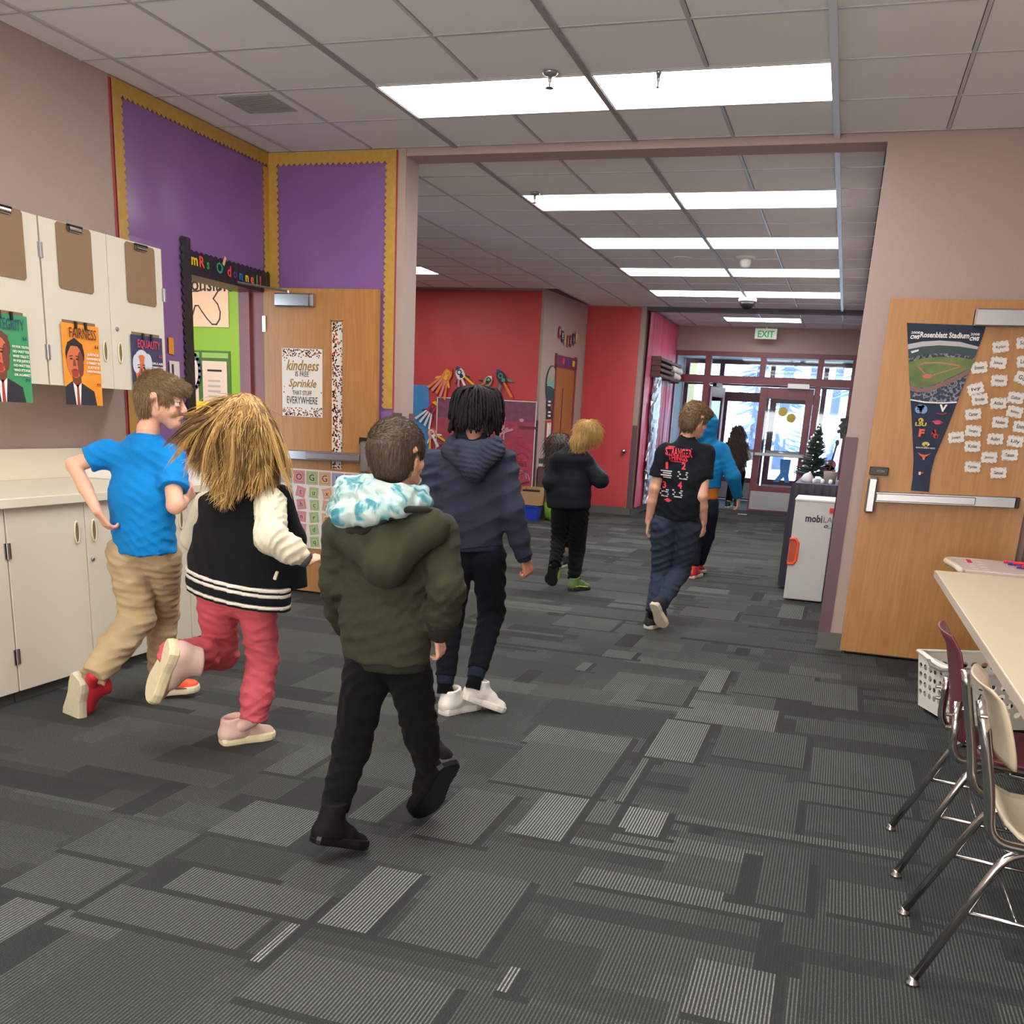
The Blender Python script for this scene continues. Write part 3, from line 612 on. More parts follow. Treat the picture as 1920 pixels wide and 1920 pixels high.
char_poster(4.315, 1.53, 'FAIRNESS', mat('ink_poster_orange', S(240, 150, 40), .5, noise=.12, nscale=9), C_('headline_brown', 90, 34, 36), ['JUSTICE', 'ANYWHERE IS', 'A THREAT TO', 'JUSTICE', 'EVERYWHERE'], 'orange poster headed FAIRNESS with a suited man, clipped to a cabinet', C_('hair_black', 30, 24, 28), 'short')
char_poster(3.83, 1.53, 'INTEGRITY', mat('ink_poster_green', S(60, 150, 96), .5, noise=.08, nscale=9), C_('headline_blue', 30, 70, 110), ["I'M FOR TRUTH", 'NO MATTER', 'WHO TELLS IT.', "I'M FOR JUSTICE", 'NO MATTER', "WHO IT'S FOR", 'OR AGAINST'], 'green poster headed INTEGRITY with a suited man, at the left edge', C_('hair_red', 110, 60, 50), 'short')
char_poster(4.83, 1.52, 'EQUALITY', mat('ink_poster_navy', S(54, 52, 92), .5, noise=.08, nscale=9), C_('headline_pink', 226, 60, 84), ['GIRLS ARE', 'CAPABLE OF', 'DOING', 'EVERYTHING'], 'navy poster headed EQUALITY with a white haired face, behind the running boy', C_('hair_white', 205, 208, 220), 'white')
# small signs on the purple wall beside the cabinets
t = thing('wall_sign', 'small white and dark sign on the purple paper beside the cabinets', 'sign', (XL, 5.55, 1.5))
flat('card', ML(0, 0, XL+.018), [(conf_base, rect(5.50, 1.42, 5.60, 1.62), 0), (C_('grey_dark', 70, 72, 78), rect(5.50, 1.36, 5.63, 1.49), 1), (C_('grey_dark', 70, 72, 78), rect(5.52, 1.50, 5.54, 1.6), 2)], t, .001)
flat('orange_tab', ML(0, 0, XL+.018), [(C_('orange', 236, 150, 40), rect(5.50, 1.66, 5.55, 1.76), 0)], t, .001)
# ---- base cabinets
BX = -3.15; bz0, bz1 = .058, .885
def base_unit(y0, y1, label, mid, pulls=True, hin=True):
    t = thing('base_cabinet', label, 'cabinet', (-3.5, (y0+y1)/2, 0), 'white base cabinets')
    b = MB(); b.box(XL+.012, BX-.022, y0+.002, y1-.002, bz0, bz1); b.build('body', white_lam, t)
    boxo('toe_kick', mat('toe_kick_grey', S(70, 70, 68), .6), t, XL+.012, BX-.035, y0+.002, y1-.002, 0, bz0)
    for a_, c_, py, hs, lk in ((y0, mid, mid-.06, [(y0+.0, .70), (y0+.0, .22)], None), (mid, y1, mid+.055, [(y1, .70), (y1, .22)], (mid+.035, .605))):
        door_panel(t, BX, a_, c_, bz0, bz1, py, .745, hs, lk)
    return t
base_unit(3.39, 4.345, 'white base cabinet under the counter, left of the running boy', 3.872)
base_unit(4.35, 5.0, 'white base cabinet hidden behind the two running children', 4.67)
base_unit(2.43, 3.385, 'white base cabinet cut by the left edge of the photo', 2.90)
t = thing('countertop', 'long pale laminate countertop with backsplash along the left wall', 'countertop', (-3.5, 3.8, .93))
ctm = mat('pale_laminate', S(222, 213, 192), .35, noise=.03, nscale=300)
boxo('top', ctm, t, XL+.012, BX+.03, 2.3, 5.03, .887, .93, bevel=.003); boxo('backsplash', ctm, t, XL+.012, XL+.03, 2.3, 5.03, .93, 1.09, bevel=.002)
# ---- white trays on the counter
binm = mat('white_plastic', S(236, 232, 226), .4)
def tray(x0, x1, y, label, z=.9315, h=.112, d=.32):
    t = thing('storage_tray', label, 'tray', ((x0+x1)/2, y+.15, z), 'white trays on the counter')
    b = MB(); w = .005
    b.box(x0, x1, y, y+w, z, z+h); b.box(x0, x1, y+d-w, y+d, z, z+h); b.box(x0, x0+w, y+w, y+d-w, z, z+h); b.box(x1-w, x1, y+w, y+d-w, z, z+h); b.box(x0+w, x1-w, y+w, y+d-w, z, z+w)
    b.build('tray_body', binm, t); b = MB(); b.box(x0-.006, x1+.006, y-.006, y+.002, z+h-.01, z+h); b.box(x0-.006, x0+.002, y, y+d, z+h-.01, z+h); b.build('rim', binm, t)
    flat('label_slot', MC((x0+.09), z+h-.035, y-.001), [(C_('slot_dark', 70, 40, 60), line2([(-.02, -.01), (.02, -.01), (.02, .01), (-.02, .01), (-.02, -.01)], .005), 0)], t, .001)
    return t
tray(-3.86, -3.52, 4.62, 'white open tray on the counter against the wall')
tray(-3.50, -3.14, 4.62, 'white open tray beside the running boy on the counter')
b = MB(); b.box(-3.48, -3.2, 4.66, 4.9, 1.0, 1.055); tag(b.build('book', mat('dark_cover', S(56, 44, 62), .5)), 'dark book lying in the white tray between the running children', 'book')
# ================================================================ RIGHT DOOR: pennant and name cards
YP = D2Y-.006
def pq(pts, Y=YP): return [(AY(x, y, Y).x, AY(x, y, Y).z) for x, y in pts]
def cq(c, Y=YP): return pq([(1640+x/5.332, 580+y/5.332) for x, y in c], Y)
navy = mat('pennant_navy', S(30, 42, 66), .7, noise=.06, nscale=30)
t = thing('pennant', 'navy stadium pennant hanging on the right door, ball field photo above team emblems', 'pennant', (.85, YP, 1.6))
MP = MC(0, 0, YP)
out = [(322, 135), (1115, 165), (1080, 270), (1050, 350), (1005, 470), (960, 580), (905, 720), (850, 860), (790, 1020), (720, 1200), (660, 1340), (600, 1480), (560, 1640), (540, 1825), (360, 1810), (378, 1700), (388, 1500), (380, 1300), (370, 1100), (350, 750), (336, 450)]
flat('felt', MP, [(navy, cq(out), 0)], t, .002)
photo = [(330, 350), (480, 322), (650, 312), (850, 325), (1040, 375), (1003, 470), (958, 585), (903, 722), (848, 862), (820, 930), (680, 940), (500, 928), (358, 905), (350, 700), (338, 470)]
grs = ramp_mat('printed_grass', [(0, S(70, 92, 60)), (1, S(130, 146, 80))], 12, .7)
crowd = ramp_mat('printed_crowd', [(0, S(34, 44, 70)), (.55, S(60, 66, 86)), (.72, S(150, 150, 165)), (1, S(60, 50, 60))], 60, .7, 'voronoi')
flat('photo_print', MP, [(crowd, cq(photo), 0), (C_('printed_sky', 186, 180, 184), cq([(330, 350), (480, 322), (650, 312), (850, 325), (1040, 375), (1028, 400), (850, 372), (650, 360), (480, 372), (333, 400)]), 1),
    (C_('treeline', 52, 72, 74), cq([(333, 400), (480, 372), (650, 360), (850, 372), (1028, 400), (1000, 480), (850, 450), (650, 440), (480, 455), (338, 490)]), 1),
    (grs, cq([(338, 530), (480, 490), (650, 475), (850, 480), (1000, 505), (975, 560), (958, 585), (850, 640), (700, 710), (560, 765), (470, 785), (380, 770), (352, 740), (345, 620)]), 2),
    (C_('dirt', 176, 124, 92), [cq([(470, 665), (520, 645), (585, 660), (560, 690), (490, 690)]), cq([(415, 560), (430, 553), (505, 640), (495, 648)]), cq([(585, 650), (880, 560), (882, 572), (590, 662)]), cq([(415, 560), (500, 530), (640, 525), (800, 545), (880, 565), (850, 575), (640, 540), (500, 545), (430, 565)])], 3),
    (C_('red_dirt', 214, 100, 84), cq([(478, 668), (520, 652), (575, 662), (550, 684), (495, 684)]), 4),
    (C_('warning_track', 134, 100, 94), cq([(380, 772), (470, 790), (560, 770), (700, 715), (850, 645), (955, 590), (930, 650), (780, 730), (640, 790), (520, 830), (420, 830), (354, 800), (352, 745)]), 2),
    (C_('roof_white', 215, 215, 225), [cq([(360, 420), (440, 400), (440, 418), (372, 440)])], 3)], t, .0006, .002)
wht = C_('print_white', 232, 228, 224)
flat('white_stripe', MP, [(wht, cq([(358, 898), (500, 922), (680, 930), (822, 922), (818, 936), (680, 944), (500, 936), (358, 910)]), 0)], t, .001, .006)
def ptext(s, cx, cy, w, h, mt, bold=.02, shear=0, nm='print'):
    (x, z), = cq([(cx, cy)]); k = 1/5.332*6.64/FPX*1.03
    text_on(nm, s, MC(x, z, YP-.007), mt, t, .05, width=w*k, height=h*k, bold=bold, shear=shear)
ptext('Rosenblatt Stadium', 698, 262, 385, 46, wht, .03); ptext('2008', 408, 235, 70, 20, wht); ptext('2008', 1003, 252, 70, 20, wht)
ptext('CWS', 398, 280, 74, 32, wht, .06, .2); ptext('CWS', 992, 298, 74, 32, wht, .06, .2)
bl = C_('print_blue', 120, 156, 204); pk = C_('print_pink', 206, 60, 110); rd = C_('print_red', 186, 44, 56); orr = C_('print_orange', 216, 96, 70); yl = C_('print_yellow', 210, 186, 80)
def emb(name, items): flat(name, MP, items, t, .0007, .004)
ec = lambda cx, cy, rx, ry, n=16: cq(ell(cx, cy, rx, ry, n))
emb('emblem', [(bl, [ec(440, 1000, 38, 40), ec(485, 1000, 42, 44), ec(460, 970, 40, 18)], 0), (navy, [ec(432, 998, 9, 9), ec(482, 992, 9, 9), ec(455, 1020, 9, 9)], 1)])
ptext('V', 682, 992, 62, 60, wht, .05); emb('emblem', [(rd, [cq(q) for q in line2([(622, 1040), (680, 1050), (715, 1040)], 9)], 0)])
ptext('LSU', 460, 1150, 90, 32, yl, .04); emb('emblem', [(yl, [ec(462, 1108, 26, 22)], 0), (navy, [ec(455, 1112, 8, 12)], 1)])
emb('emblem', [(pk, [ec(630, 1130, 40, 22), cq([(590, 1130), (570, 1120), (600, 1112)]), cq([(660, 1120), (690, 1132), (660, 1142)])], 0)])
ptext('F', 465, 1240, 46, 66, orr, .05); emb('emblem', [(rd, [ec(598, 1220, 18, 22), ec(604, 1262, 22, 26), cq([(560, 1250), (590, 1200), (600, 1240)]), cq([(600, 1270), (640, 1250), (628, 1290)])], 0)])
emb('emblem', [(yl, [ec(510, 1348, 38, 24)], 0), (navy, [ec(512, 1360, 14, 8)], 1), (wht, [cq([(535, 1345), (552, 1352), (535, 1362)])], 1)]); ptext('SOUTHERN MISS', 507, 1386, 155, 12, wht)
emb('emblem', [(orr, [cq([(430, 1432), (470, 1450), (500, 1455), (530, 1450), (562, 1438), (530, 1462), (505, 1475), (498, 1505), (480, 1505), (476, 1475), (455, 1462)])], 0)])
emb('emblem', [(rd, [cq([(430, 1622), (495, 1630), (480, 1645), (462, 1642), (455, 1662), (440, 1660)])], 0)]); ptext('S', 450, 1640, 20, 26, wht, .05)
cards = [('Kylan', 1260, 375, .15), ('Jessie', 1237, 535, -.12), ('Emmett', 1045, 583, .12), ('Ivy', 1010, 795, .3), ('Brooke', 1050, 900, .15), ('Wyatt', 1245, 713, 0), ('Atlas', 1237, 940, .03), ('Colton', 1410, 885, -.1),
         ('Ashley', 1400, 1025, -.2), ('Carter', 985, 1050, .1), ('Nolan', 1255, 1130, -.02), ('Sergio', 985, 1215, -.06), ('Joseph', 815, 1280, .12), ('Aubri', 1205, 1297, -.03), ('Lily', 1405, 1320, -.1), ('Kolet', 978, 1370, .02), ('Jaxton', 1145, 1480, 0), ('Tatum', 1350, 1458, .03), ('Kynlee', 978, 1575, -.02), ('Samuel', 1237, 1635, .03), ('Sofia', 1500, 335, .05), ('Luna', 1505, 520, .1), ('Gus', 1480, 690, -.4), ('Emma', 1465, 1175, -.1)]
where = ['uppermost card of the middle column', 'second card down the middle', 'first card right of the ball field photo', 'tilted up steeply, left of the middle column', 'card overlapped by the tilted card above it', 'third card down in the middle column', 'fourth card down in the middle column', 'upper one right of the middle column', 'leaning down, right of the fourth and fifth', 'card just right of the blue emblem row', 'fifth card down in the middle column', 'just above the one level with the gold emblem', 'card nearest the pennant, left of all other cards', 'sixth card down in the middle column', 'last card but one at the far right', 'level with the gold emblem', 'card low between the two lowest columns', 'lowest card on the right side', 'lowest card of the left column', 'lowest card of all on the door', 'card cut by the photo edge, topmost', 'card cut by the photo edge, second from top', 'card steeply tilted at the photo edge', 'card half way down at the photo edge']
cardm = mat('card_white', S(226, 220, 214), .6); cfk = mat('card_speckle', S(120, 100, 100), .6)
for (nm, cx, cy, ro), wh in zip(cards, where):
    (x, z), = cq([(cx, cy)])
    t = thing('name_card', 'white name card on the right door, '+wh, 'card', (x, YP, z), 'name cards on the right door')
    w, h = .047, .034; pts = []
    for (ax, ay, bx, by, n) in ((-w, -h, w, -h, 7), (w, -h, w, h, 5), (w, h, -w, h, 7), (-w, h, -w, -h, 5)):
        for i in range(n):
            f = i/n; k = 1.0 if i % 2 else .86
            px_, py_ = ax+(bx-ax)*f, ay+(by-ay)*f; pts.append((px_*k, py_*k))
    M = MC(x, z, YP) @ Matrix.Rotation(ro, 4, 'Z')
    sp = [ell(rnd.uniform(-w*.8, w*.8), rnd.choice((-1, 1))*h*.8, .0022, .0022, 5) for _ in range(12)]
    flat('card_sheet', M, [(cardm, pts, 0), (cfk, sp, 1)], t, .0007)
    text_on('card_name', nm, M, ink, t, .026, width=.05, height=.02 if len(nm) > 4 else .024, bold=.01, lift=.0018)
# ================================================================ TABLE, DESK, MARKERS
tabm = mat('table_laminate', S(222, 208, 178), .38, noise=.02, nscale=400); edgem = mat('table_edge', S(196, 182, 168), .45)
t = thing('table', 'long cream laminate table along the right side, chairs tucked under it', 'table', (1.1, 3.6, 0))
TX0, TX1, TY0, TY1 = .806, 1.405, 1.9, 5.345
b = MB(); b.box(TX0, TX1, TY0, TY1, .722, .75); b.build('table_top', [tabm], t, .002)
b = MB(); b.box(TX0-.004, TX0, TY0, TY1, .718, .7485); b.box(TX0-.004, TX1, TY1, TY1+.004, .718, .7485); b.build('edge_band', edgem, t)
for y in (2.1, 4.55):
    b = MB(); b.box(1.33, 1.37, y-.03, y+.03, .03, .72); b.build('leg', steel, t); MB().box(1.22, 1.395, y-.035, y+.035, .002, .035).build('foot', steel, t)
t = thing('desk', 'pale plastic desk with rolled edge, standing just beyond the cream table', 'desk', (1.15, 5.65, 0))
b = MB(); o_ = [(.905, 5.88), (.90, 5.80), (.915, 5.70), (.93, 5.58), (.935, 5.42), (1.39, 5.40), (1.39, 5.93), (.93, 5.93)]
b.prism([(x, y, .728) for x, y in o_], (0, 0, 1), .03); b.build('desk_top', mat('beige_desk', S(205, 188, 178), .45), t, .004)
MB().tube([(1.39, 5.93, .748), (.94, 5.93, .748), (.915, 5.915, .748), (.902, 5.86, .748), (.902, 5.80, .748), (.917, 5.70, .748), (.93, 5.58, .748), (.936, 5.41, .748)], .016, 8).build('rolled_edge', mat('beige_edge', S(214, 200, 178), .4), t, smooth=True)
for x, y in ((1.36, 5.45), (1.36, 5.88)): MB().tube([(x, y, .728), (x, y, .003)], .014, 8).build('leg', steel, t, smooth=True)
flat('sticker', frame_on((0, 0, .7585), (1, 0, 0), (0, 1, 0)), [(C_('sticker_pink', 226, 60, 90), [(AZ(*p, .76).x, AZ(*p, .76).y) for p in ((1810, 1048), (1818, 1047), (1824, 1055), (1816, 1056))], 0)]+[(C_('sticker_white', 240, 225, 220), rect(.99+.055*i, 5.80-.11*j, 1.02+.055*i, 5.83-.11*j), 0) for i in range(2) for j in range(4)], t, .0006)
for k in range(7):
    x, y = 1.20+.012*k, 5.83-.065*k; red_ = k % 2 == 0
    b = MB(); a_ = .15+rnd.uniform(-.3, .3)+.25; d = Vector((math.cos(a_), -math.sin(a_)*.3, 0)).normalized()*.075; c = Vector((x+.06, y, .77+(.012 if k in (2, 4) else 0)))
    mt = C_('marker_red', 214, 40, 62, rough=.35) if red_ else C_('marker_blue', 50, 48, 140, rough=.35)
    b.tube([c-d, c+d*.55], .0085, 10); o = b.build('marker', mt, None, smooth=True)
    tag(o, None, 'marker', 'markers heaped on the desk')
    o['label'] = ['red', 'blue'][k % 2]+' marker in the heap on the pale desk, '+['farthest of all', 'second from the back', 'third from the back', 'in the middle of the heap', 'fifth from the back', 'sixth from the back', 'nearest the cream table'][k]
    MB().tube([c+d*.56, c+d], .0095, 10).build('cap', mt, o, smooth=True)
# ================================================================ CHAIRS
def chair(loc, rz, shellm, label, seatz=.425, bz=.60, back=0, post=.775):
    t = thing('school_chair', label, 'chair', loc, 'school chairs at the cream table', rz)
    M = Matrix.Translation(loc) @ Matrix.Rotation(rz, 4, 'Z'); V = lambda x, y, z: M @ Vector((x, y, z))
    def arc(pts, n=5):          # round the corners of a polyline
        o = [Vector(pts[0])]
        for a_, c_, e_ in zip(pts[:-2], pts[1:-1], pts[2:]):
            a_, c_, e_ = Vector(a_), Vector(c_), Vector(e_); r_ = min((a_-c_).length, (e_-c_).length)*.4; p, q = c_+(a_-c_).normalized()*min(r_, .05), c_+(e_-c_).normalized()*min(r_, .05)
            for i in range(n+1): u_ = i/n; o.append(p*(1-u_)**2+c_*2*u_*(1-u_)+q*u_*u_)
        return o+[Vector(pts[-1])]
    W_ = .185
    for s in (-1, 1):
        p = arc([(-.235-(.775-post)*-.3, s*W_*.9, post), (-.215-(.775-post)*-.2, s*W_, post-.085), (-.18, s*W_, min(.55, post-.14)), (-.16, s*W_, seatz-.005), (.18, s*W_*.9, seatz-.028)])
        MB().tube([V(*q) for q in p], .0135, 12).build('side_frame', chrome, t, smooth=True)
        p = arc([(.02, s*.13, seatz-.03), (-.11, s*.165, seatz-.035), (-.275, s*.205, .02)])
        l = MB().tube([V(*q) for q in p], .0125, 12).build('leg', chrome, t, smooth=True)
        MB().lathe(V(-.278, s*.206, .0), (0, 0, 1), [(.019, 0), (.018, .008), (.011, .016), (.011, .024)], 14).build('foot_glide', chrome, l, smooth=True)
        p = arc([(-.02, s*.13, seatz-.045), (.13, s*.165, seatz-.05), (.25, s*.205, .02)])
        l = MB().tube([V(*q) for q in p], .0125, 12).build('leg', chrome, t, smooth=True)
        MB().lathe(V(.253, s*.206, .0), (0, 0, 1), [(.019, 0), (.018, .008), (.011, .016), (.011, .024)], 14).build('foot_glide', chrome, l, smooth=True)
        MB().tube([V(-.175, s*.186, .22), (V(.16, s*.186, .20))], .006, 8).build('rack_rail', chrome, t, smooth=True)
    for x in (-.06, .02, .10): MB().tube([V(x, -.186, .213), V(x, .186, .213)], .003, 6).build('rack_wire', chrome, t, smooth=True)
    # seat shell
    b = MB(); nx, ny = 12, 10; top = []; bot = []
    for i in range(nx+1):
        for j in range(ny+1):
            u_, v_ = i/nx, j/ny*2-1; x = -.125+.36*u_; hw = .195*(1-.12*(2*u_-1)**2)*(1 if .05 < u_ < .92 else .9)
            z = seatz+.012*v_*v_+.03*max(0, (.18-u_)/.18)**1.5-.02*max(0, (u_-.8)/.2)**2-.012*math.sin(PI*u_)
            top.append(V(x, v_*hw, z+.006)); bot.append(V(x, v_*hw, z-.008))
    n = len(top); q = [(i*(ny+1)+j, (i+1)*(ny+1)+j, (i+1)*(ny+1)+j+1, i*(ny+1)+j+1) for i in range(nx) for j in range(ny)]
    rim = [i*(ny+1) for i in range(nx+1)]+[nx*(ny+1)+j for j in range(1, ny+1)]+[i*(ny+1)+ny for i in range(nx-1, -1, -1)]+[j for j in range(ny-1, 0, -1)]
    b.add(top+bot, q+[tuple(k+n for k in f[::-1]) for f in q]+[(a_, c_, c_+n, a_+n) for a_, c_ in zip(rim, rim[1:]+rim[:1])]); b.build('seat', shellm, t, smooth=True)
    b = MB(); top = []; bot = []; nx = 14
    for i in range(nx+1):
        for j in range(ny+1):
            u_, v_ = i/nx, j/ny*2-1; z = bz+(.80-bz)*u_; hw = .165*(1-.10*(2*u_-1)**4); cu = .03*(v_*v_)
            x = -.15+back-.04*u_-.03*u_*u_+cu*.8-(.018*max(0, (u_-.85)/.15)); th_ = .010*(1-.3*abs(v_))
            top.append(V(x+th_/2, v_*hw, z)); bot.append(V(x-th_/2, v_*hw, z))
    n = len(top); b.add(top+bot, q_ := [(i*(ny+1)+j, (i+1)*(ny+1)+j, (i+1)*(ny+1)+j+1, i*(ny+1)+j+1) for i in range(nx) for j in range(ny)])
    rim = [i*(ny+1) for i in range(nx+1)]+[nx*(ny+1)+j for j in range(1, ny+1)]+[i*(ny+1)+ny for i in range(nx-1, -1, -1)]+[j for j in range(ny-1, 0, -1)]
    b.f += [tuple(k+n for k in f[::-1]) for f in q_]+[(a_, c_, c_+n, a_+n) for a_, c_ in zip(rim, rim[1:]+rim[:1])]; b.m = [0]*len(b.f)
    b.build('backrest', shellm, t, smooth=True)
    for s in (-1, 1):
        for z in ((.66, .74) if post > .7 else (.52, .56)): MB().lathe(V(-.195-.12*(z-.55), s*W_, z), M.to_3x3() @ Vector((-1, 0, 0)), [(.006, 0), (.006, .016), (.003, .018)], 10).build('rivet', chrome, t)
    return t
beige_sh = mat('beige_shell', S(200, 186, 160), .22, noise=.03, spec=.6); maroon_sh = mat('maroon_shell', S(104, 46, 58), .35, noise=.04)
chair((.92, 2.70, 0), 0, beige_sh, 'nearest school chair with beige seat and chrome frame, at the right edge of the photo')
chair((.91, 3.38, 0), 0, maroon_sh, 'maroon plastic school chair with chrome legs, behind the beige chair', bz=.46, back=-.015, post=.60)
# ================================================================ LAUNDRY BASKET
wp = mat('basket_white', S(226, 222, 212), .35)
t = thing('laundry_basket', 'white plastic laundry basket with round holes, under the far end of the table', 'basket', (1.12, 5.2, 0))
def perforated(b, P00, P10, P01, P11, nu, nv, r=.3, thick=.003, margin=(0, 1, 0, 1)):
    P00, P10, P01, P11 = map(Vector, (P00, P10, P01, P11)); bl_ = lambda u_, v_: (P00*(1-u_)+P10*u_)*(1-v_)+(P01*(1-u_)+P11*u_)*v_
    for i in range(nu):
        for j in range(nv):
            u0, u1, v0, v1 = i/nu, (i+1)/nu, j/nv, (j+1)/nv; cu, cv = (u0+u1)/2, (v0+v1)/2
            sq = [(u1, cv), (u1, v1), (cu, v1), (u0, v1), (u0, cv), (u0, v0), (cu, v0), (u1, v0)]
            inn = [(cu+(u1-u0)*r*math.cos(k*PI/4), cv+(v1-v0)*r*math.sin(k*PI/4)) for k in range(8)]
            if j == nv-1 or j == 0: b.add([bl_(u0, v0), bl_(u1, v0), bl_(u1, v1), bl_(u0, v1)], [(0, 1, 2, 3)]); continue
            b.add([bl_(*p) for p in sq]+[bl_(*p) for p in inn], [(k, (k+1) % 8, (k+1) % 8+8, k+8) for k in range(8)])
bx0, bx1, by0, by1 = .855, 1.37, 5.0, 5.42; zt_, zb_ = .31, .03
b = MB(); s = .045
cT = [(.99, 5.0, zt_), (1.37, 5.17, zt_), (1.18, 5.62, zt_), (.80, 5.45, zt_)]; cc_ = Vector((1.085, 5.31, 0)); cB = [tuple((Vector(q)-cc_)*.86+cc_)[:2]+(zb_,) for q in cT]
for k, (nu) in enumerate((7, 9, 7, 9)): perforated(b, cB[k], cB[(k+1) % 4], cT[k], cT[(k+1) % 4], nu, 6, .33)
b.build('basket_wall', wp, t)
MB().prism([(q[0], q[1], .022) for q in cB], (0, 0, 1), .012).build('basket_floor', wp, t)
rimp = []
for k in range(4):
    a_, c_ = Vector(cT[k]), Vector(cT[(k+1) % 4])
    for i in range(8): u_ = i/8; q = a_.lerp(c_, u_); q.z += -.022*math.sin(PI*u_)**2 if k in (1, 3) else 0; rimp.append(q)
MB().tube(rimp+[rimp[0]], .014, 8, flat=.6).build('rim', wp, t, smooth=True)
_l = lambda f, o, dz: Vector(cT[3]).lerp(Vector(cT[0]), f)+Vector((-o, -o*.4, dz))
MB().tube([_l(.3, .012, -.018), _l(.38, .02, -.034), _l(.6, .02, -.034), _l(.7, .012, -.018)], .009, 8).build('handle', mat('grip_grey', S(130, 128, 124), .5), t, smooth=True)
for k in range(9):
    c = Vector((1.0+.022*k+rnd.uniform(-.01, .01), 5.24+rnd.uniform(-.02, .12), .1+rnd.uniform(0, .05))); a_ = rnd.uniform(0, 3); d = Vector((math.cos(a_), math.sin(a_), .3))*.06
    tag(MB().tube([c-d, c+Vector((0, 0, .04)), c+d], .004, 6).build('cable', C_('cable_dark', 40, 40, 44) if k % 2 else C_('cable_white', 210, 210, 205), None, smooth=True), ['dark','white'][(k+1) % 2]+' loose cable in the laundry basket, '+['nearest its left corner', 'second', 'third', 'fourth', 'in the middle', 'sixth', 'seventh', 'eighth', 'farthest right'][k]+' along the heap', 'cable', 'cables in the laundry basket')
t = thing('floor_board', 'low white board on a black caster under the laundry basket', 'board', (1.1, 5.0, 0))
boxo('board_top', wp, t, .965, 1.3, 4.80, 4.96, .012, .02, bevel=.003); MB().box(.945, .962, 4.82, 4.88, 0.0, .045).build('caster', black, t)
# ================================================================ CEILING FITTINGS
def sprinkler(x, y, label, sc=1):
    t = thing('sprinkler', label, 'sprinkler', (x, y, H), 'ceiling sprinklers')
    MB().lathe((x, y, H-.008), (0, 0, -1), [(.04*sc, 0), (.042*sc, .004), (.03*sc, .014), (.012*sc, .018)], 20).build('escutcheon', steel, t, smooth=True)
    MB().lathe((x, y, H-.02), (0, 0, -1), [(.011, 0), (.009, .03), (.004, .036), (.004, .055)], 12).build('stem', steel, t, smooth=True)
    b = MB(); b.lathe((x, y, H-.078), (0, 0, -1), [(.02*sc, 0), (.022*sc, .003), (.004, .005)], 16)
    b.tube([(x-.012, y, H-.045), (x-.014, y, H-.065), (x-.004, y, H-.078)], .002, 6); b.tube([(x+.012, y, H-.045), (x+.014, y, H-.065), (x+.004, y, H-.078)], .002, 6); b.build('deflector', steel, t)
sprinkler(-1.40, 5.42, 'sprinkler head in front of the left near light panel'); sprinkler(-.85, 5.49, 'tiny sprinkler head at the edge of the right near light panel', .4)
sprinkler(-2.29, 8.05, 'sprinkler head at the left end of the second light row')
t = thing('smoke_detector', 'white smoke detector between the third and fourth light rows', 'detector', (-.93, 11, H))
MB().lathe((-.93, 11.0, H), (0, 0, -1), [(.10, 0), (.10, .02), (.07, .03)], 20).build('base', lf, t, smooth=True); MB().lathe((-.93, 11.0, H-.03), (0, 0, -1), [(.055, 0), (.06, .03), (.045, .07), (.02, .085)], 20).build('sensor', lf, t, smooth=True)
t = thing('ceiling_speaker', 'dark dome hanging under the ceiling before the entrance soffit', 'camera', (-1.2, 14.2, H))
MB().lathe((-1.2, 14.2, H), (0, 0, -1), [(.10, 0), (.12, .03), (.12, .06)], 20).build('base', lf, t, smooth=True); MB().lathe((-1.2, 14.2, H-.06), (0, 0, -1), [(.11, 0), (.09, .05), (.05, .09), (.01, .105)], 20).build('dome', black, t, smooth=True)
t = thing('air_vent', 'square perforated air vent in the ceiling above the purple paper', 'vent', (-3.29, 5.69, H))
vm = mat('vent_grey', S(182, 182, 180), .6)
b = MB(); b.box(-3.46, -3.12, 5.52, 5.86, H-.004, H); b.build('plate', vm, t)
b = MB()
for i in range(14): b.box(-3.45, -3.13, 5.535+.023*i, 5.543+.023*i, H-.009, H-.004)
b.build('louvers', mat('vent_dark', S(150, 150, 148), .6), t)['kind'] = 'stuff'
t = thing('ceiling_disc', 'faint round cover plate on the ceiling beyond the third light row', 'cover', (-1.6, 11.1, H)); MB().lathe((-1.6, 11.1, H), (0, 0, -1), [(.09, 0), (.09, .006)], 20).build('plate', tilem, t)
# ================================================================ COMMONS: red papers, mural, rockets
t = thing('bulletin_paper', 'large red paper covering the wide wall across the commons', 'wall paper', (-5.5, 13.75, 1.6), 'red papers')
sheet('paper_sheet', [(-7.2, -3.93, .11, 3.09)], redp, t, 13.745, .02, 'E', .1)
t = thing('bulletin_paper', 'narrow red paper sheet on the wall beside the entrance passage', 'wall paper', (-3.3, 15.45, 1.6), 'red papers')
sheet('paper_sheet', [(-3.71, -2.875, .12, 3.09)], redp, t, 15.44, .02, 'E', .1)
MB().lathe((AY(1170, 846, 15.4).x, 15.42, AY(1170, 846, 15.4).z), (0, -1, 0), [(.035, 0), (.035, .01), (.012, .02), (.012, .04), (.034, .05), (.03, .075), (.01, .08)], 18).build('knob', chrome, t, smooth=True)
YR = 13.70
def pr(pts, Y=YR): return [(AY(x, y, Y).x, AY(x, y, Y).z) for x, y in pts]
t = thing('bulletin_paper', 'blue paper strip beside the white wall edge, under the rockets', 'wall paper', (-5.9, 13.7, 1), 'blue papers')
flat('paper_sheet', MC(0, 0, 13.715), [(mat('blue_paper', S(70, 140, 200), .6, noise=.05, nscale=3), pr([(740, 721), (803, 722), (806, 800), (800, 960), (740, 960)]), 0)], t, .004)
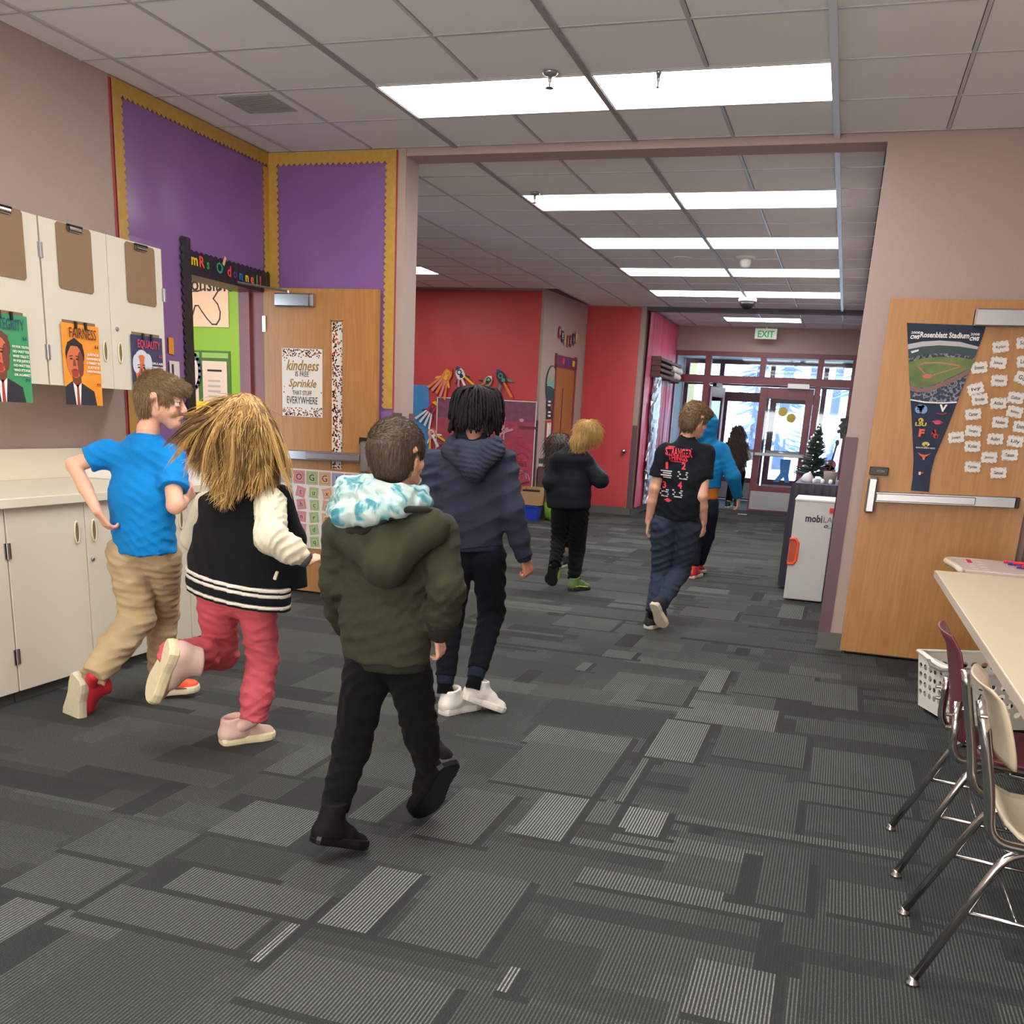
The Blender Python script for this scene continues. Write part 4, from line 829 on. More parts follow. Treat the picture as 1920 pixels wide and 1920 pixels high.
t = thing('mural_panel', 'translucent pink and purple scene panel with a thin white edge on the red wall', 'panel', (-4.7, 13.7, 1))
mp_ = mat('mural_purple', S(132, 82, 106), .25, noise=.2, nscale=14, bump=.4, bscale=20)
A_, B_ = pr([(820, 745)])[0], pr([(1006, 752)])[0]; z_lo = .42
grad = mat('mural_rose', S(176, 78, 96), .28, noise=.18, nscale=8, bump=.4, bscale=15)
flat('sheet', MC(0, 0, 13.71), [(mp_, rect(A_[0], A_[1]-.28, B_[0], A_[1]), 0), (grad, rect(A_[0], z_lo, B_[0], A_[1]-.28), 0), (wht, line2([(A_[0], z_lo), (A_[0], A_[1]), (B_[0], A_[1]), (B_[0], z_lo)], .012), 1)], t, .004)
mr = C_('mural_red', 196, 60, 74); mlt = C_('mural_light', 206, 150, 160); mdk = C_('mural_dark', 120, 50, 70)
r5 = random.Random(11); it = []
for k in range(46):
    x = r5.uniform(A_[0]+.1, B_[0]-.1); z = r5.uniform(z_lo+.05, A_[1]-.35); w = r5.uniform(.02, .16); h = r5.uniform(.006, .02)
    it.append(([mr, mlt, mdk][k % 3], rect(x-w, z-h, x+w, z+h, r5.uniform(-.6, .6) if k % 2 else 0), 2))
for k in range(16): x = r5.uniform(A_[0]+.6, B_[0]-.1); z = r5.uniform(z_lo, z_lo+.45); it.append(([mr, mlt][k % 2], [q for q in line2([(x+.1*math.cos(a), z+.1*math.sin(a)) for a in np.linspace(0, 4, 8)], .014)], 3))
fp = pr([(943, 790)])[0]; it += [(mlt, [ell(fp[0], fp[1]+.04, .045, .03, 10), rect(fp[0]-.035, fp[1]-.12, fp[0]+.03, fp[1]+.03), rect(fp[0]-.04, fp[1]-.26, fp[0]-.015, fp[1]-.1), rect(fp[0]+.01, fp[1]-.26, fp[0]+.035, fp[1]-.1)], 4), (mlt, ell(*pr([(978, 788)])[0], .035, .025, 10), 4)]
flat('drawn_scene', MC(0, 0, 13.70), it, t, .001)
def rocket(name, label, tip, tail, w, cols, flames, ncol):
    t = thing('paper_rocket', label, 'paper craft', (0, YR, 2), 'paper rockets on the red wall')
    (x0, z0), (x1, z1) = pr([tip, tail]); t.location = (x0, YR, z0)
    d = Vector((x1-x0, z1-z0)); L_ = d.length; d /= L_; n = Vector((-d.y, d.x))
    P_ = lambda a, s: (x0+d.x*L_*a+n.x*w*s, z0+d.y*L_*a+n.y*w*s)
    M = MC(0, 0, YR); a_, c_, e_ = cols
    flat('body', M, [(a_, [P_(0, 0), P_(.12, .7), P_(.25, 1), P_(.5, .95), P_(.5, -.95), P_(.25, -1), P_(.12, -.7)], 0), (e_, [P_(0, 0), P_(.1, .62), P_(.13, .7), P_(.13, -.7), P_(.1, -.62)], 1),
        (c_, [[P_(.42, .95), P_(.56, 1.9), P_(.62, 1.8), P_(.52, .9)], [P_(.42, -.95), P_(.56, -1.9), P_(.62, -1.8), P_(.52, -.9)], ell(*P_(.24, 0), w*.6, w*.6, 12), ell(*P_(.4, .1), w*.45, w*.45, 10)], 2), (a_, [ell(*P_(.24, 0), w*.35, w*.35, 10)], 3)], t, .004)
    for k in range(ncol):
        s = (k-(ncol-1)/2)/max(1, (ncol-1)/2) if ncol > 1 else 0
        st_ = flat('streamer', M, [(flames[k % len(flames)], [P_(.48, s*.8-.22), P_(.48, s*.8+.22), P_(1, s*2.2+.3), P_(.99, s*2.2-.3)], 0)], t, .003, .012+.004*(k % 2), bend=None)
    return t
yel, org, red_c, wh_c, blk, nvy, tl, pkc = C_('craft_yellow', 235, 190, 50), C_('craft_orange', 236, 128, 60), C_('craft_red', 206, 54, 60), C_('craft_white', 232, 228, 226), C_('craft_black', 40, 44, 52), C_('craft_navy', 54, 64, 110), C_('craft_teal', 90, 150, 130), C_('craft_pink', 220, 140, 140)
rocket('a', 'orange and yellow paper rocket with fanned streamers, leftmost on the red wall', (847, 688), (818, 738), .07, (org, yel, red_c), (org, pkc), 5)
rocket('b', 'black and white paper rocket pointing up left, above the dark haired child', (857, 687), (876, 733), .065, (wh_c, blk, nvy), (pkc, wh_c, yel), 3)
rocket('c', 'pale grey paper rocket leaning right, above the dark haired child', (922, 705), (900, 735), .06, (C_('craft_grey', 170, 160, 160), blk, wh_c), (org,), 2)
rocket('d', 'dark paper rocket with green body and one long orange streamer, rightmost', (932, 692), (960, 745), .065, (blk, tl, nvy), (org,), 1)
rocket('e', 'red paper rocket with four white streamers on the blue paper', (818, 752), (792, 795), .06, (red_c, nvy, yel), (wh_c,), 4)
rocket('f', 'pale yellow paper rocket pointing up, below the white streamers', (805, 802), (822, 838), .07, (pkc, wh_c, org), (yel, wh_c), 3)
rocket('g', 'white paper rocket low on the wall behind the green coat child', (806, 852), (788, 895), .06, (wh_c, blk, wh_c), (wh_c, org), 3)
t = thing('paper_banner', 'white paper with an orange strip low on the red wall', 'paper', (-5.7, 13.7, .8)); flat('sheet', MC(0, 0, 13.705), [(wh_c, pr([(770, 890), (800, 885), (800, 960), (770, 960)]), 0), (org, pr([(770, 878), (800, 872), (800, 886), (770, 892)]), 1)], t, .004)
# blue bin with cardboard and green bag
bx = -3.98
t = thing('storage_bin', 'blue plastic bin on the floor by the wall corner', 'bin', (-3.85, 13.55, 0)); b = MB(); b.add([(-4.0, 13.4, 0), (-3.74, 13.4, 0), (-3.74, 13.62, 0), (-4.0, 13.62, 0), (-4.02, 13.38, .2), (-3.72, 13.38, .2), (-3.72, 13.64, .2), (-4.02, 13.64, .2)], [(0,3,2,1),(0,1,5,4),(1,2,6,5),(2,3,7,6),(3,0,4,7)]); b.build('bin_body', C_('bin_blue', 36, 70, 190, rough=.4), t)
MB().box(-4.03, -3.71, 13.37, 13.385, .185, .205).build('rim', C_('bin_blue', 36, 70, 190), t)
t = thing('cardboard_box', 'open cardboard box with a dark inside, sitting in the blue bin', 'box', (-3.85, 13.5, .2)); b = MB(); cb = C_('cardboard', 176, 140, 100)
b.box(-3.98, -3.70, 13.42, 13.43, .21, .40); b.box(-3.98, -3.97, 13.43, 13.6, .21, .46); b.box(-3.71, -3.70, 13.43, 13.6, .21, .46); b.box(-3.98, -3.70, 13.6, 13.61, .21, .46); b.build('box_wall', cb, t); MB().box(-3.965, -3.715, 13.436, 13.59, .36, .42).build('box_inside', black, t)
t = thing('bag', 'lime green plastic bag behind the cardboard box', 'bag', (-3.62, 13.6, 0))
b = MB(); ps = [(.02, 0), (.10, .05), (.13, .2), (.11, .35), (.06, .44), (.02, .5)]
b.lathe((-3.57, 13.62, .0), (.1, 0, 1), ps, 12)
for k, v in enumerate(b.v): b.v[k] = (v[0]+.02*math.sin(k*2.1), v[1]+.02*math.sin(k*3.7), v[2])
b.build('bag_body', C_('lime', 150, 206, 60, rough=.35), t, smooth=True)
t = thing('paper_sheet', 'crumpled blue and white papers left of the cardboard box', 'paper', (-4.1, 13.5, 0)); b = MB()
for k in range(6): b.obox((-4.1+.03*k-.05, 13.5+.02*k, .2+.05*(k % 3)), (.05, .02, 0), (0, .003, .002), (0, .01*(k-2), .07), k % 2)
b.build('crumpled_sheet', [C_('craft_blue', 60, 110, 190), wh_c], t)
# ---- passage side wall: door, signs, banner
PN = Vector((1.70, -.155, 0)).normalized(); PE = Vector((.155, 1.70, 0)).normalized(); PO = Vector((-3.89, 13.75, 0))
def PS(x, y, off=.01):
    d = ray(x, y); o = PO+PN*off; k = (o-CAMP).dot(PN)/d.dot(PN); q = CAMP+d*k; return ((q-o).dot(PE), q.z)
MPS = lambda off=.01: frame_on(PO+PN*off, PE, (0, 0, 1))
D3 = thing('door_3', None, None, PO+PE*.95); D3['kind'] = 'structure'
flat('leaf', MPS(.005), [(mat('brown_door', S(164, 108, 62), .5, noise=.06, nscale=20, stretch=(6, 6, .5)), rect(.55, .01, 1.30, 2.13), 0)], D3, .02)
flat('frame', MPS(.004), [(trimm, [rect(.50, 0, .55, 2.32), rect(1.30, 0, 1.36, 2.32), rect(.50, 2.13, 1.36, 2.16)], 0)], D3, .03)
flat('door_slot', MPS(.027), [(darkm, [rect(.83, .9, .845, 1.85)], 0)], D3, .002)
t = thing('wall_sign', 'purple sign with red and yellow marks above the brown passage door', 'sign', PO+PE*.9+Vector((0, 0, 2.2))); flat('board', MPS(.03), [(C_('sign_purple', 110, 52, 92), rect(.50, 2.14, 1.36, 2.30), 0), (C_('sign_red', 220, 60, 80), rect(.72, 2.19, .80, 2.27), 1), (yel, rect(1.15, 2.18, 1.24, 2.26), 1), (C_('sign_blue', 80, 70, 160), rect(.92, 2.17, 1.0, 2.25), 1)], t, .006)
t = thing('wall_plaque', 'round painted mountain plaque on the passage wall', 'plaque', PO+PE*.35+Vector((0, 0, 1.75)))
e = PS(1033.5, 722); flat('disc', MPS(.01), [(C_('plaque_dark', 40, 74, 76), ell(e[0], e[1], .21, .27, 24), 0), (C_('plaque_sky', 170, 160, 140), ell(e[0], e[1]+.005, .185, .25, 20, 0, PI), 1), (C_('plaque_snow', 120, 170, 160), [(e[0]-.18, e[1]-.02), (e[0]-.1, e[1]+.1), (e[0], e[1]+.02), (e[0]+.09, e[1]+.12), (e[0]+.18, e[1]), (e[0]+.1, e[1]-.05), (e[0]-.05, e[1]-.02)], 2)], t, .004)
t = thing('wall_sign', 'column of small dark word signs under the round plaque', 'sign', PO+PE*.3+Vector((0, 0, 1.35)))
for k, (y0_, y1_) in enumerate(((752, 765), (767, 785))): a_ = PS(1024, y1_); c_ = PS(1034, y0_); flat('plate', MPS(.012), [(blk, rect(a_[0], a_[1], c_[0], c_[1]), 0), (wh_c, [rect(a_[0]+.04, a_[1]+.03+.05*j, c_[0]-.05, a_[1]+.055+.05*j) for j in range(2)], 1)], t, .005)
t = thing('wall_sign', 'tall narrow white sign with an orange edge beside the passage door', 'sign', PO+PE*.3+Vector((0, 0, 1.1)))
a_ = PS(1021, 836); c_ = PS(1034, 789); flat('plate', MPS(.012), [(C_('sign_edge', 180, 74, 60), rect(a_[0], a_[1], c_[0], c_[1]), 0), (wh_c, rect(a_[0]+.04, a_[1]+.04, c_[0]-.04, c_[1]-.03), 1)], t, .005)
for k, ch in enumerate('WELCOME'): text_on('sign_letter', ch, frame_on(PO+PN*.024+PE*((a_[0]+c_[0])/2)+Vector((0, 0, c_[1]-.05-.035*k)), PE, (0, 0, 1)), ink, t, .045)
t = thing('letter_banner', 'hanging letter banner spelling BELIEVE above the passage door', 'banner', PO+PE*.9+Vector((0, 0, 2.5)))
for k, ch in enumerate('BELIEVE'):
    u_ = .60+.118*k; z = 2.62-.09*math.sin(PI*k/6)*1.0
    flat('flag', MPS(.015), [([C_('flag_red', 150, 50, 70), C_('flag_navy', 50, 56, 90), C_('flag_gold', 190, 170, 110), C_('flag_rose', 160, 80, 90)][k % 4], [(u_-.042, z+.07), (u_+.042, z+.07), (u_+.042, z-.07), (u_, z-.10), (u_-.042, z-.07)], 0)], t, .003)
    text_on('banner_letter', ch, frame_on(PO+PN*.02+PE*u_+Vector((0, 0, z-.01)), PE, (0, 0, 1)), wh_c, t, .11)
t = thing('coat_pile', 'folded green and white items on the ledge by the passage corner', 'clothes', (-3.8, 13.9, .9)); e = AY(1016, 865, 13.9)
boxo('folded_item', C_('dark_green', 60, 84, 74), t, e.x-.05, e.x+.1, 13.86, 13.98, e.z-.03, e.z+.04); boxo('white_item', wh_c, t, e.x-.06, e.x+.1, 13.86, 13.98, e.z-.07, e.z-.035)
boxo('ledge', guardm, t, -3.86, -3.72, 13.78, 14.1, 0.0, e.z-.075)
# ---- pink sheet, foil column and rack at the entrance
t = thing('plastic_sheet', 'pink plastic sheet hanging over the entrance side wall', 'wall paper', (-2.79, 16.8, 1.6)); 
b = MB(); n = 60; vs = []
for i in range(n+1):
    for z in (.12, 1.0, 2.0, 3.08): y = 15.52+(18.15-15.52)*i/n; vs.append((-2.78+.022*abs(math.sin(i*.83+z*.6))+.02*abs(math.sin(i*.31+1+z)), y, z))
b.add(vs, [(i*4+k, (i+1)*4+k, (i+1)*4+k+1, i*4+k+1) for i in range(n) for k in range(3)]); b.build('sheet', pinkp, t, smooth=True)
t = thing('foil_column', 'crumpled silver foil column against the pink sheet', 'decoration', (-2.72, 16.3, 0))
foil = mat('silver_foil', S(196, 200, 214), .28, metal=.75, noise=.15, nscale=10, bump=.9, bscale=9)
b = MB(); seg, st_ = 20, 30; r6 = random.Random(4); vs = []
for i in range(st_+1):
    for j in range(seg): a = 2*PI*j/seg; rr = 1+r6.uniform(-.16, .16); vs.append((-2.70+.05*math.cos(a)*rr, 16.28+.30*math.sin(a)*rr*(1-.15*math.sin(i*.5)), .16+2.0*i/st_+r6.uniform(-.02, .02)))
b.add(vs, [(i*seg+j, i*seg+(j+1) % seg, (i+1)*seg+(j+1) % seg, (i+1)*seg+j) for i in range(st_) for j in range(seg)]+[tuple(range(st_*seg, st_*seg+seg))]); b.build('foil', foil, t)
t = thing('coat_rack', 'brown shelf rack high on the pink sheet by the entrance', 'rack', (-2.65, 17, 2.3))
rk = mat('rack_brown', S(104, 74, 72), .6)
for z in (2.16, 2.24, 2.32, 2.40): boxo('slat', rk, t, -2.75, -2.60+.0, 15.95, 17.95, z-.02, z+.02)
for y in (15.97, 17.0, 17.9): boxo('bracket', rk, t, -2.755, -2.62, y, y+.04, 2.12, 2.44)
for k in range(5): tag(MB().lathe((-2.62, 17.15+.16*k, 2.26-.1*(k % 2)), (.2, .1, 1), [(.01, 0), (.06, .02), (.07, .06), (.04, .1), (.01, .11)], 10).build('white_bundle', wh_c, None, smooth=True), 'small white bundle on the brown rack, '+['nearest the camera', 'second', 'third', 'fourth', 'nearest the entrance'][k]+' in its row', 'bundle', 'white bundles on the rack')
# ================================================================ ENTRANCE STOREFRONT
def glass_mat():
    m = bpy.data.materials.new('window_glass'); m.use_nodes = True; nt = m.node_tree; N = nt.nodes; L = nt.links; N.remove(N['Principled BSDF'])
    tr = N.new('ShaderNodeBsdfTransparent'); tr.inputs[0].default_value = (.86, .92, .96, 1); gl = N.new('ShaderNodeBsdfGlossy'); gl.inputs[0].default_value = (.9, .95, 1, 1); gl.inputs['Roughness'].default_value = .03
    fr = N.new('ShaderNodeFresnel'); fr.inputs[0].default_value = 1.5; mx = N.new('ShaderNodeMixShader'); L.new(fr.outputs[0], mx.inputs[0]); L.new(tr.outputs[0], mx.inputs[1]); L.new(gl.outputs[0], mx.inputs[2]); L.new(mx.outputs[0], N['Material Output'].inputs[0]); return m
glass = glass_mat(); frm = mat('maroon_frame', S(122, 58, 70), .35, noise=.03)
Ys = 18.2
def pane(name, parent, x0, x1, z0, z1, y): return MB().box(x0, x1, y, y+.006, z0, z1).build(name, glass, parent)
Wn = thing('window_1', None, None, (-1.2, Ys, 0)); Wn['kind'] = 'structure'
X_ = [-2.79, -2.73, -2.235, -2.125, -1.285, -1.19, -.325, -.23, .235, .29]
b = lambda nm, x0, x1, z0, z1, y0=Ys+.0, y1=Ys+.11: MB().box(x0, x1, y0, y1, z0, z1).build(nm, frm, Wn, .003)
b('frame_head', -2.80, .29, 2.615, 2.70); b('frame_transom', -2.80, .29, 2.17, 2.30)
for i, z0 in ((0, 0), (2, 0), (6, 0), (8, 0)): b('frame_mullion', X_[i], X_[i+1], z0, 2.17)
for i in (0, 2, 4, 6, 8): b('frame_mullion', X_[i], X_[i+1], 2.30, 2.615)
for i, (a_, c_) in enumerate(((1, 2), (3, 4), (5, 6), (7, 8))): pane('transom_pane', Wn, X_[a_], X_[c_], 2.30, 2.615, Ys+.05)
for x0, x1 in ((-2.73, -2.235), (-.23, .235)):
    b('frame_sill', x0, x1, 0, .12); b('frame_rail', x0, x1, .12, .16, Ys+.02, Ys+.09); pane('side_pane', Wn, x0, x1, .16, 2.17, Ys+.05)
def leaf(name, hinge_x, w, ang, y, stick=False, bar=True, clos=True, side=1):
    """glazed maroon leaf; side=+1 hinge at left, -1 hinge at right; ang opens it outward"""
    D = thing(name, None, None, (hinge_x, y, 0)); D['kind'] = 'structure'
    M = Matrix.Translation((hinge_x, y, 0)) @ Matrix.Rotation(ang, 4, 'Z')
    def bx(nm, x0, x1, z0, z1, mt=frm, y0=-.02, y1=.025, bev=.003):
        q = MB(); lo, hi = sorted((side*x0, side*x1)); q.box(lo, hi, y0, y1, z0, z1); q.v = [tuple(M @ Vector(v)) for v in q.v]; return q.build(nm, mt, D, bev)
    bx('stile', 0, .12, .01, 2.13); bx('stile', w-.12, w, .01, 2.13); bx('rail', .12, w-.12, 1.95, 2.13); bx('rail', .12, w-.12, .01, .46)
    bx('glass_pane', .12, w-.12, .46, 1.95, glass, 0, .006, 0); bx('kick_plate', .03, w-.03, .04, .36, steel, -.026, -.02, 0)
    if bar: bx('push_bar', .02, w-.02, .975, 1.035, steel, -.085, -.045, .008); bx('bar_bracket', .03, .08, .985, 1.025, steel, -.045, -.02); bx('bar_bracket', w-.08, w-.03, .985, 1.025, steel, -.045, -.02)
    if clos: bx('door_closer', .08, .45, 2.13-.01, 2.21, steel if stick else black, -.09, -.02, .006)
    if stick:
        for px_, py_ in ((1468, 772), (1483.5, 784)):
            e = AY(px_, py_, y-.01); o = MB().lathe((e.x, y+.0, e.z), (0, -1, 0), [(.078, .0), (.078, .004)], 24).build('round_sticker', mat('gold_sticker', S(178, 156, 70), .4, metal=.3, noise=.1, nscale=20), D)
        e = AY(1474, 856, y); e2 = AY(1474, 905, y)
        flat('blue_cutout', MC(0, 0, y-.002), [(mat('blue_cutout', S(60, 130, 205), .5, noise=.3, nscale=25), [[(e.x-.09, e.z-.05), (e.x+.09, e.z-.05), (e.x+.08, e.z-.32), (e.x+.11, e2.z), (e.x+.03, e2.z), (e.x, e.z-.36), (e.x-.08, e2.z), (e.x-.17, e2.z), (e.x-.07, e.z-.3)]], 0)], D, .003)
    return D
leaf('door_4', -.335, .90, 0, Ys+.05, stick=True, side=-1)
leaf('door_5', -2.115, .90, math.radians(80), Ys+.06, bar=False, side=1)
# outer storefront of the vestibule
Yo = 20.9
Wo = thing('window_2', None, None, (-1.2, Yo, 0)); Wo['kind'] = 'structure'
b = lambda nm, x0, x1, z0, z1, y0=Yo, y1=Yo+.11: MB().box(x0, x1, y0, y1, z0, z1).build(nm, frm, Wo, .003)
b('frame_head', -3.0, .49, 2.66, 2.74); b('frame_transom', -3.0, .49, 2.25, 2.33)
for x in (-3.0, -2.3, -1.30, -.28, .40): b('frame_mullion', x, x+.09, 2.33, 2.66)
for x in (-3.0, -2.3, -.28, .40): b('frame_mullion', x, x+.09, 0, 2.25)
for x0, x1 in ((-2.91, -2.3), (-2.21, -1.30), (-1.21, -.28), (-.19, .40)): pane('transom_pane', Wo, x0, x1, 2.33, 2.66, Yo+.05)
pane('side_pane', Wo, -2.91, -2.3, .1, 2.25, Yo+.05); pane('side_pane', Wo, -.19, .40, .1, 2.25, Yo+.05)
leaf('door_6', -2.2, .93, 0, Yo+.05, clos=False, side=1); leaf('door_7', -.29, .95, 0, Yo+.05, clos=False, side=-1)
vest = mat('vestibule_white', S(206, 206, 204), .7)
wall('wall_vestibule_left', [(-3.2, -3.0, 18.38, Yo, 0, 3.0)], vest); wall('wall_vestibule_right', [(.49, .69, 18.38, Yo, 0, 3.0)], vest)
struct(MB().box(-3.2, .69, 18.38, Yo+.2, 2.74, 3.0).build('ceiling_vestibule', vest)); struct(MB().box(-3.2, .69, 18.3, Yo+.12, -.1, .003).build('floor_vestibule', mat('vestibule_mat', S(84, 88, 104), .9)))
struct(MB().box(-3.2, .69, Yo+.0, Yo+.25, 2.74, 3.3).build('wall_vestibule_front', mat('tan_fascia', S(196, 176, 140), .7)))
canopy = tag(MB().box(-3.2, .9, Yo+1.6, Yo+2.0, 2.80, 3.1).build('canopy_beam', mat('tan_wood', S(214, 190, 140), .7)), 'tan wooden canopy beam outside the entrance doors, seen through the upper panes', 'beam')
for x in (-3.1, .8): MB().box(x-.08, x+.08, Yo+1.65, Yo+1.95, -.3, 2.8).build('post', mat('tan_wood', S(214, 190, 140), .7), canopy)
# outdoors: snow and pines
snow = mat('snow', S(238, 243, 250), .6, noise=.03, nscale=2, bump=.5, bscale=1.5)
bmv = []; bb = MB(); n = 26; r7 = random.Random(2)
for i in range(n+1):
    for j in range(n+1): bmv.append((-60+120*i/n, Yo+.3+70*j/n, -.16+(0 if j < 2 else r7.uniform(0, .25)+.6*max(0, j/n-.3))))
bb.add(bmv, [(i*(n+1)+j, (i+1)*(n+1)+j, (i+1)*(n+1)+j+1, i*(n+1)+j+1) for i in range(n) for j in range(n)]); struct(bb.build('ground', snow, smooth=True))
bark = mat('pine_bark', S(112, 118, 138), .9, noise=.2, nscale=6); needle = mat('snowy_needles', S(130, 152, 178), .9, noise=.35, nscale=9)
def pine(x, y, h, r, label, low=.3):
    t = thing('pine_tree', label, 'tree', (x, y, -.1), 'pines outside the entrance'); b = MB(); b.tube([(x, y, -.2), (x+.05, y, h*.5), (x, y, h)], [r, r*.75, r*.1], 8); b.build('trunk', bark, t, smooth=True)
    b = MB(); rr = random.Random(int(x*31+y*7))
    for k in range(150):
        z = h*(low+(1-low)*rr.random()); a = rr.uniform(0, 2*PI); L_ = (h-z)*.22+.3; d = Vector((math.cos(a), math.sin(a), -.25)); s_ = Vector((-d.y, d.x, 0))*.16
        p = Vector((x, y, z)); b.add([p, p+d*L_*.6+s_, p+d*L_, p+d*L_*.6-s_, p+d*L_*.5+Vector((0, 0, .08))], [(0, 1, 4), (1, 2, 4), (2, 3, 4), (3, 0, 4), (0, 3, 2, 1)])
    b.build('foliage', needle, t)
for k, (x, y, h, r) in enumerate(((-2.1, 40, 14, .22), (-.9, 33, 12, .16), (-.35, 46, 15, .2), (.35, 36, 13, .2), (1.1, 29, 9, .14), (-4.2, 52, 9, .2), (-3.2, 60, 8, .2), (5.5, 45, 14, .25), (-1.6, 55, 16, .22))):
    pine(x, y, h, r, 'snowy pine outside, '+['straight behind the left door', 'thin one behind the gold stickers', 'behind the right door glass', 'behind the right side window', 'nearest, at the right window edge', 'small one far left beyond the doors', 'smallest, far beyond the left door', 'far right beyond the side window', 'farthest, behind the door stile'][k], .35 if k not in (5, 6, 4) else .08)
# ---- exit sign
t = thing('exit_sign', 'white exit sign with green letters hanging before the entrance', 'sign', (-1.22, 17.9, 2.99))
MB().box(-1.405, -1.045, 17.88, 17.94, 2.893, 3.06).build('housing', mat('sign_housing', S(206, 206, 200), .5, emit=S(200, 205, 190), estr=.25), t, .004)
MB().tube([(-1.22, 17.91, 3.06), (-1.22, 17.91, H)], .02, 8).build('mount', lf, t)
text_on('exit_word', 'EXIT', MC(-1.225, 2.965, 17.879), mat('exit_green', S(40, 150, 70), .5, emit=S(30, 160, 70), estr=.4), t, .14, width=.27, height=.11, bold=.03)
# ---- cart
t = thing('storage_cart', 'pale grey storage cart with an orange handle, half hidden by the right wall corner', 'cart', (.12, 8.9, 0))
cg = mat('cart_grey', S(196, 196, 194), .5, noise=.02)
MB().box(-.04, .275, 8.6, 9.15, .015, .845).build('cart_body', cg, t, .006)
MB().box(-.045, .275, 8.595, 9.16, .845, .86).build('cart_lid', C_('cart_white', 226, 226, 226), t, .002)
b = MB(); zc, h_, w_ = .42, .105, .035; x0 = -.043; pts = [(x0, zc-h_), (x0+.045, zc-h_), (x0+.065, zc-h_+.03), (x0+.07, zc+h_-.04), (x0+.05, zc+h_), (x0, zc+h_)]
flat('handle_cup', MC(0, 0, 8.599), [(C_('orange_dark', 180, 60, 30, rough=.4), pts, 0)], t, .004)
b.tube([(x0, 8.592, zc+h_), (x0+.045, 8.592, zc+h_), (x0+.068, 8.592, zc+h_-.035), (x0+.066, 8.592, zc-h_+.03), (x0+.045, 8.592, zc-h_), (x0, 8.592, zc-h_)], .012, 8); b.build('handle_rim', C_('orange_plastic', 240, 84, 34, rough=.35), t, smooth=True)
MB().box(x0-.004, x0, 8.6, 8.68, zc-h_, zc+h_).build('handle_side', C_('orange_plastic', 240, 84, 34), t)
MB().box(.24, .275, 8.585, 8.6, .76, .80).build('red_latch', C_('latch_red', 220, 50, 40), t)
text_on('cart_word', 'mobi', MC(.055, .703, 8.598), C_('word_dark', 52, 56, 70), t, .07, width=.135, height=.062, bold=.03, align='LEFT'); text_on('cart_word', 'LAB', MC(.198, .700, 8.598), C_('word_grey', 110, 112, 124), t, .06, width=.105, height=.045, align='LEFT')
flat('logo_mark', MC(0, 0, 8.598), [(C_('word_dark', 52, 56, 70), ell(.228, .648, .018, .011, 12, rot=.3), 0), (cg, ell(.228, .648, .008, .004, 10), 1), (C_('word_grey', 110, 112, 124), line2([(.235, .642), (.25, .634), (.27, .64)], .004), 1)], t, .001)
for x in (0, .24):
    for y in (8.65, 9.1): MB().lathe((x, y-.008, .0155), (0, 1, 0), [(.0145, 0), (.0145, .016)], 12).build('caster', black, t)
# ---- cloth covered table with the small tree
t = thing('draped_table', 'table draped in gathered black cloth behind the grey cart', 'table', (.08, 9.6, 0))
blk_cloth = mat('black_cloth', S(44, 44, 56), .6, noise=.1, bump=.3)
MB().box(-.09, .28, 9.25, 10.4, .945, .96).build('table_top', mat('dark_lilac_top', S(96, 92, 124), .4), t, .003)
b = MB(); vs = []; n = 120; path = [(.28, 9.22), (-.12, 9.22), (-.12, 10.42)]; L1 = .40; L2 = 1.2
for i in range(n+1):
    s = (L1+L2)*i/n; x, y, nx_, ny_ = (.28-s, 9.235, 0, -1) if s < L1 else (-.115, 9.235+s-L1, -1, 0)
    for z in (.955, .90, .55, .02): a_ = .0 if z > .95 else (.006 if z > .8 else .013); o_ = a_*math.sin(s*95)+a_*.5*math.sin(s*41); vs.append((x+nx_*o_, y+ny_*o_, z))
b.add(vs, [(i*4+k, i*4+k+1, (i+1)*4+k+1, (i+1)*4+k) for i in range(n) for k in range(3)]); b.build('table_skirt', blk_cloth, t, smooth=True)
t = thing('artificial_tree', 'small dark artificial tree with white snow tips on the draped table', 'tree', (.03, 9.7, .96))
b = MB(); c = Vector((.025, 9.7, .96)); top = 1.48; b.tube([c, (.045, 9.7, top)], [.012, .004], 6); b.lathe(c, (0, 0, 1), [(.05, 0), (.04, .03), (.01, .05)], 10); b.build('trunk', C_('trunk_dark', 40, 44, 44), t)
b = MB(); w = MB(); r8 = random.Random(9)
for k in range(190):
    f = r8.random()**.8; z = 1.0+.46*f; a = r8.uniform(0, 2*PI); L_ = .15*(1-f)+.018; d = Vector((math.cos(a), math.sin(a), .15)); p = Vector((.03+.012*f, 9.7, z)); e_ = p+d*L_
    b.tube([p, p+d*L_*.6+Vector((0, 0, -.008)), e_], [.005, .010, .003], 5)
    if k % 5 == 0: w.lathe(e_+Vector((0, 0, -.006)), (0, 0, 1), [(.002, 0), (.011, .006), (.009, .014), (.002, .018)], 6)
b.build('branches', C_('tree_green', 36, 58, 54), t); w.build('snow_tips', C_('snow_tip', 236, 240, 244), t)['kind'] = 'stuff'
tag(MB().lathe((.0, 9.42, .961), (.25, 0, 1), [(.05, 0), (.055, .03), (.045, .06), (.015, .085), (.004, .10)], 14).build('plush_hat', C_('hat_white', 206, 200, 206), None, smooth=True), 'white and dark plush figure at the foot of the small tree', 'toy')
t = thing('toy_guitar', 'dark pink toy guitar leaning behind the small tree', 'toy', (.17, 9.9, .96)); M = MC(0, 0, 9.92) @ Matrix.Rotation(0, 4, 'X')
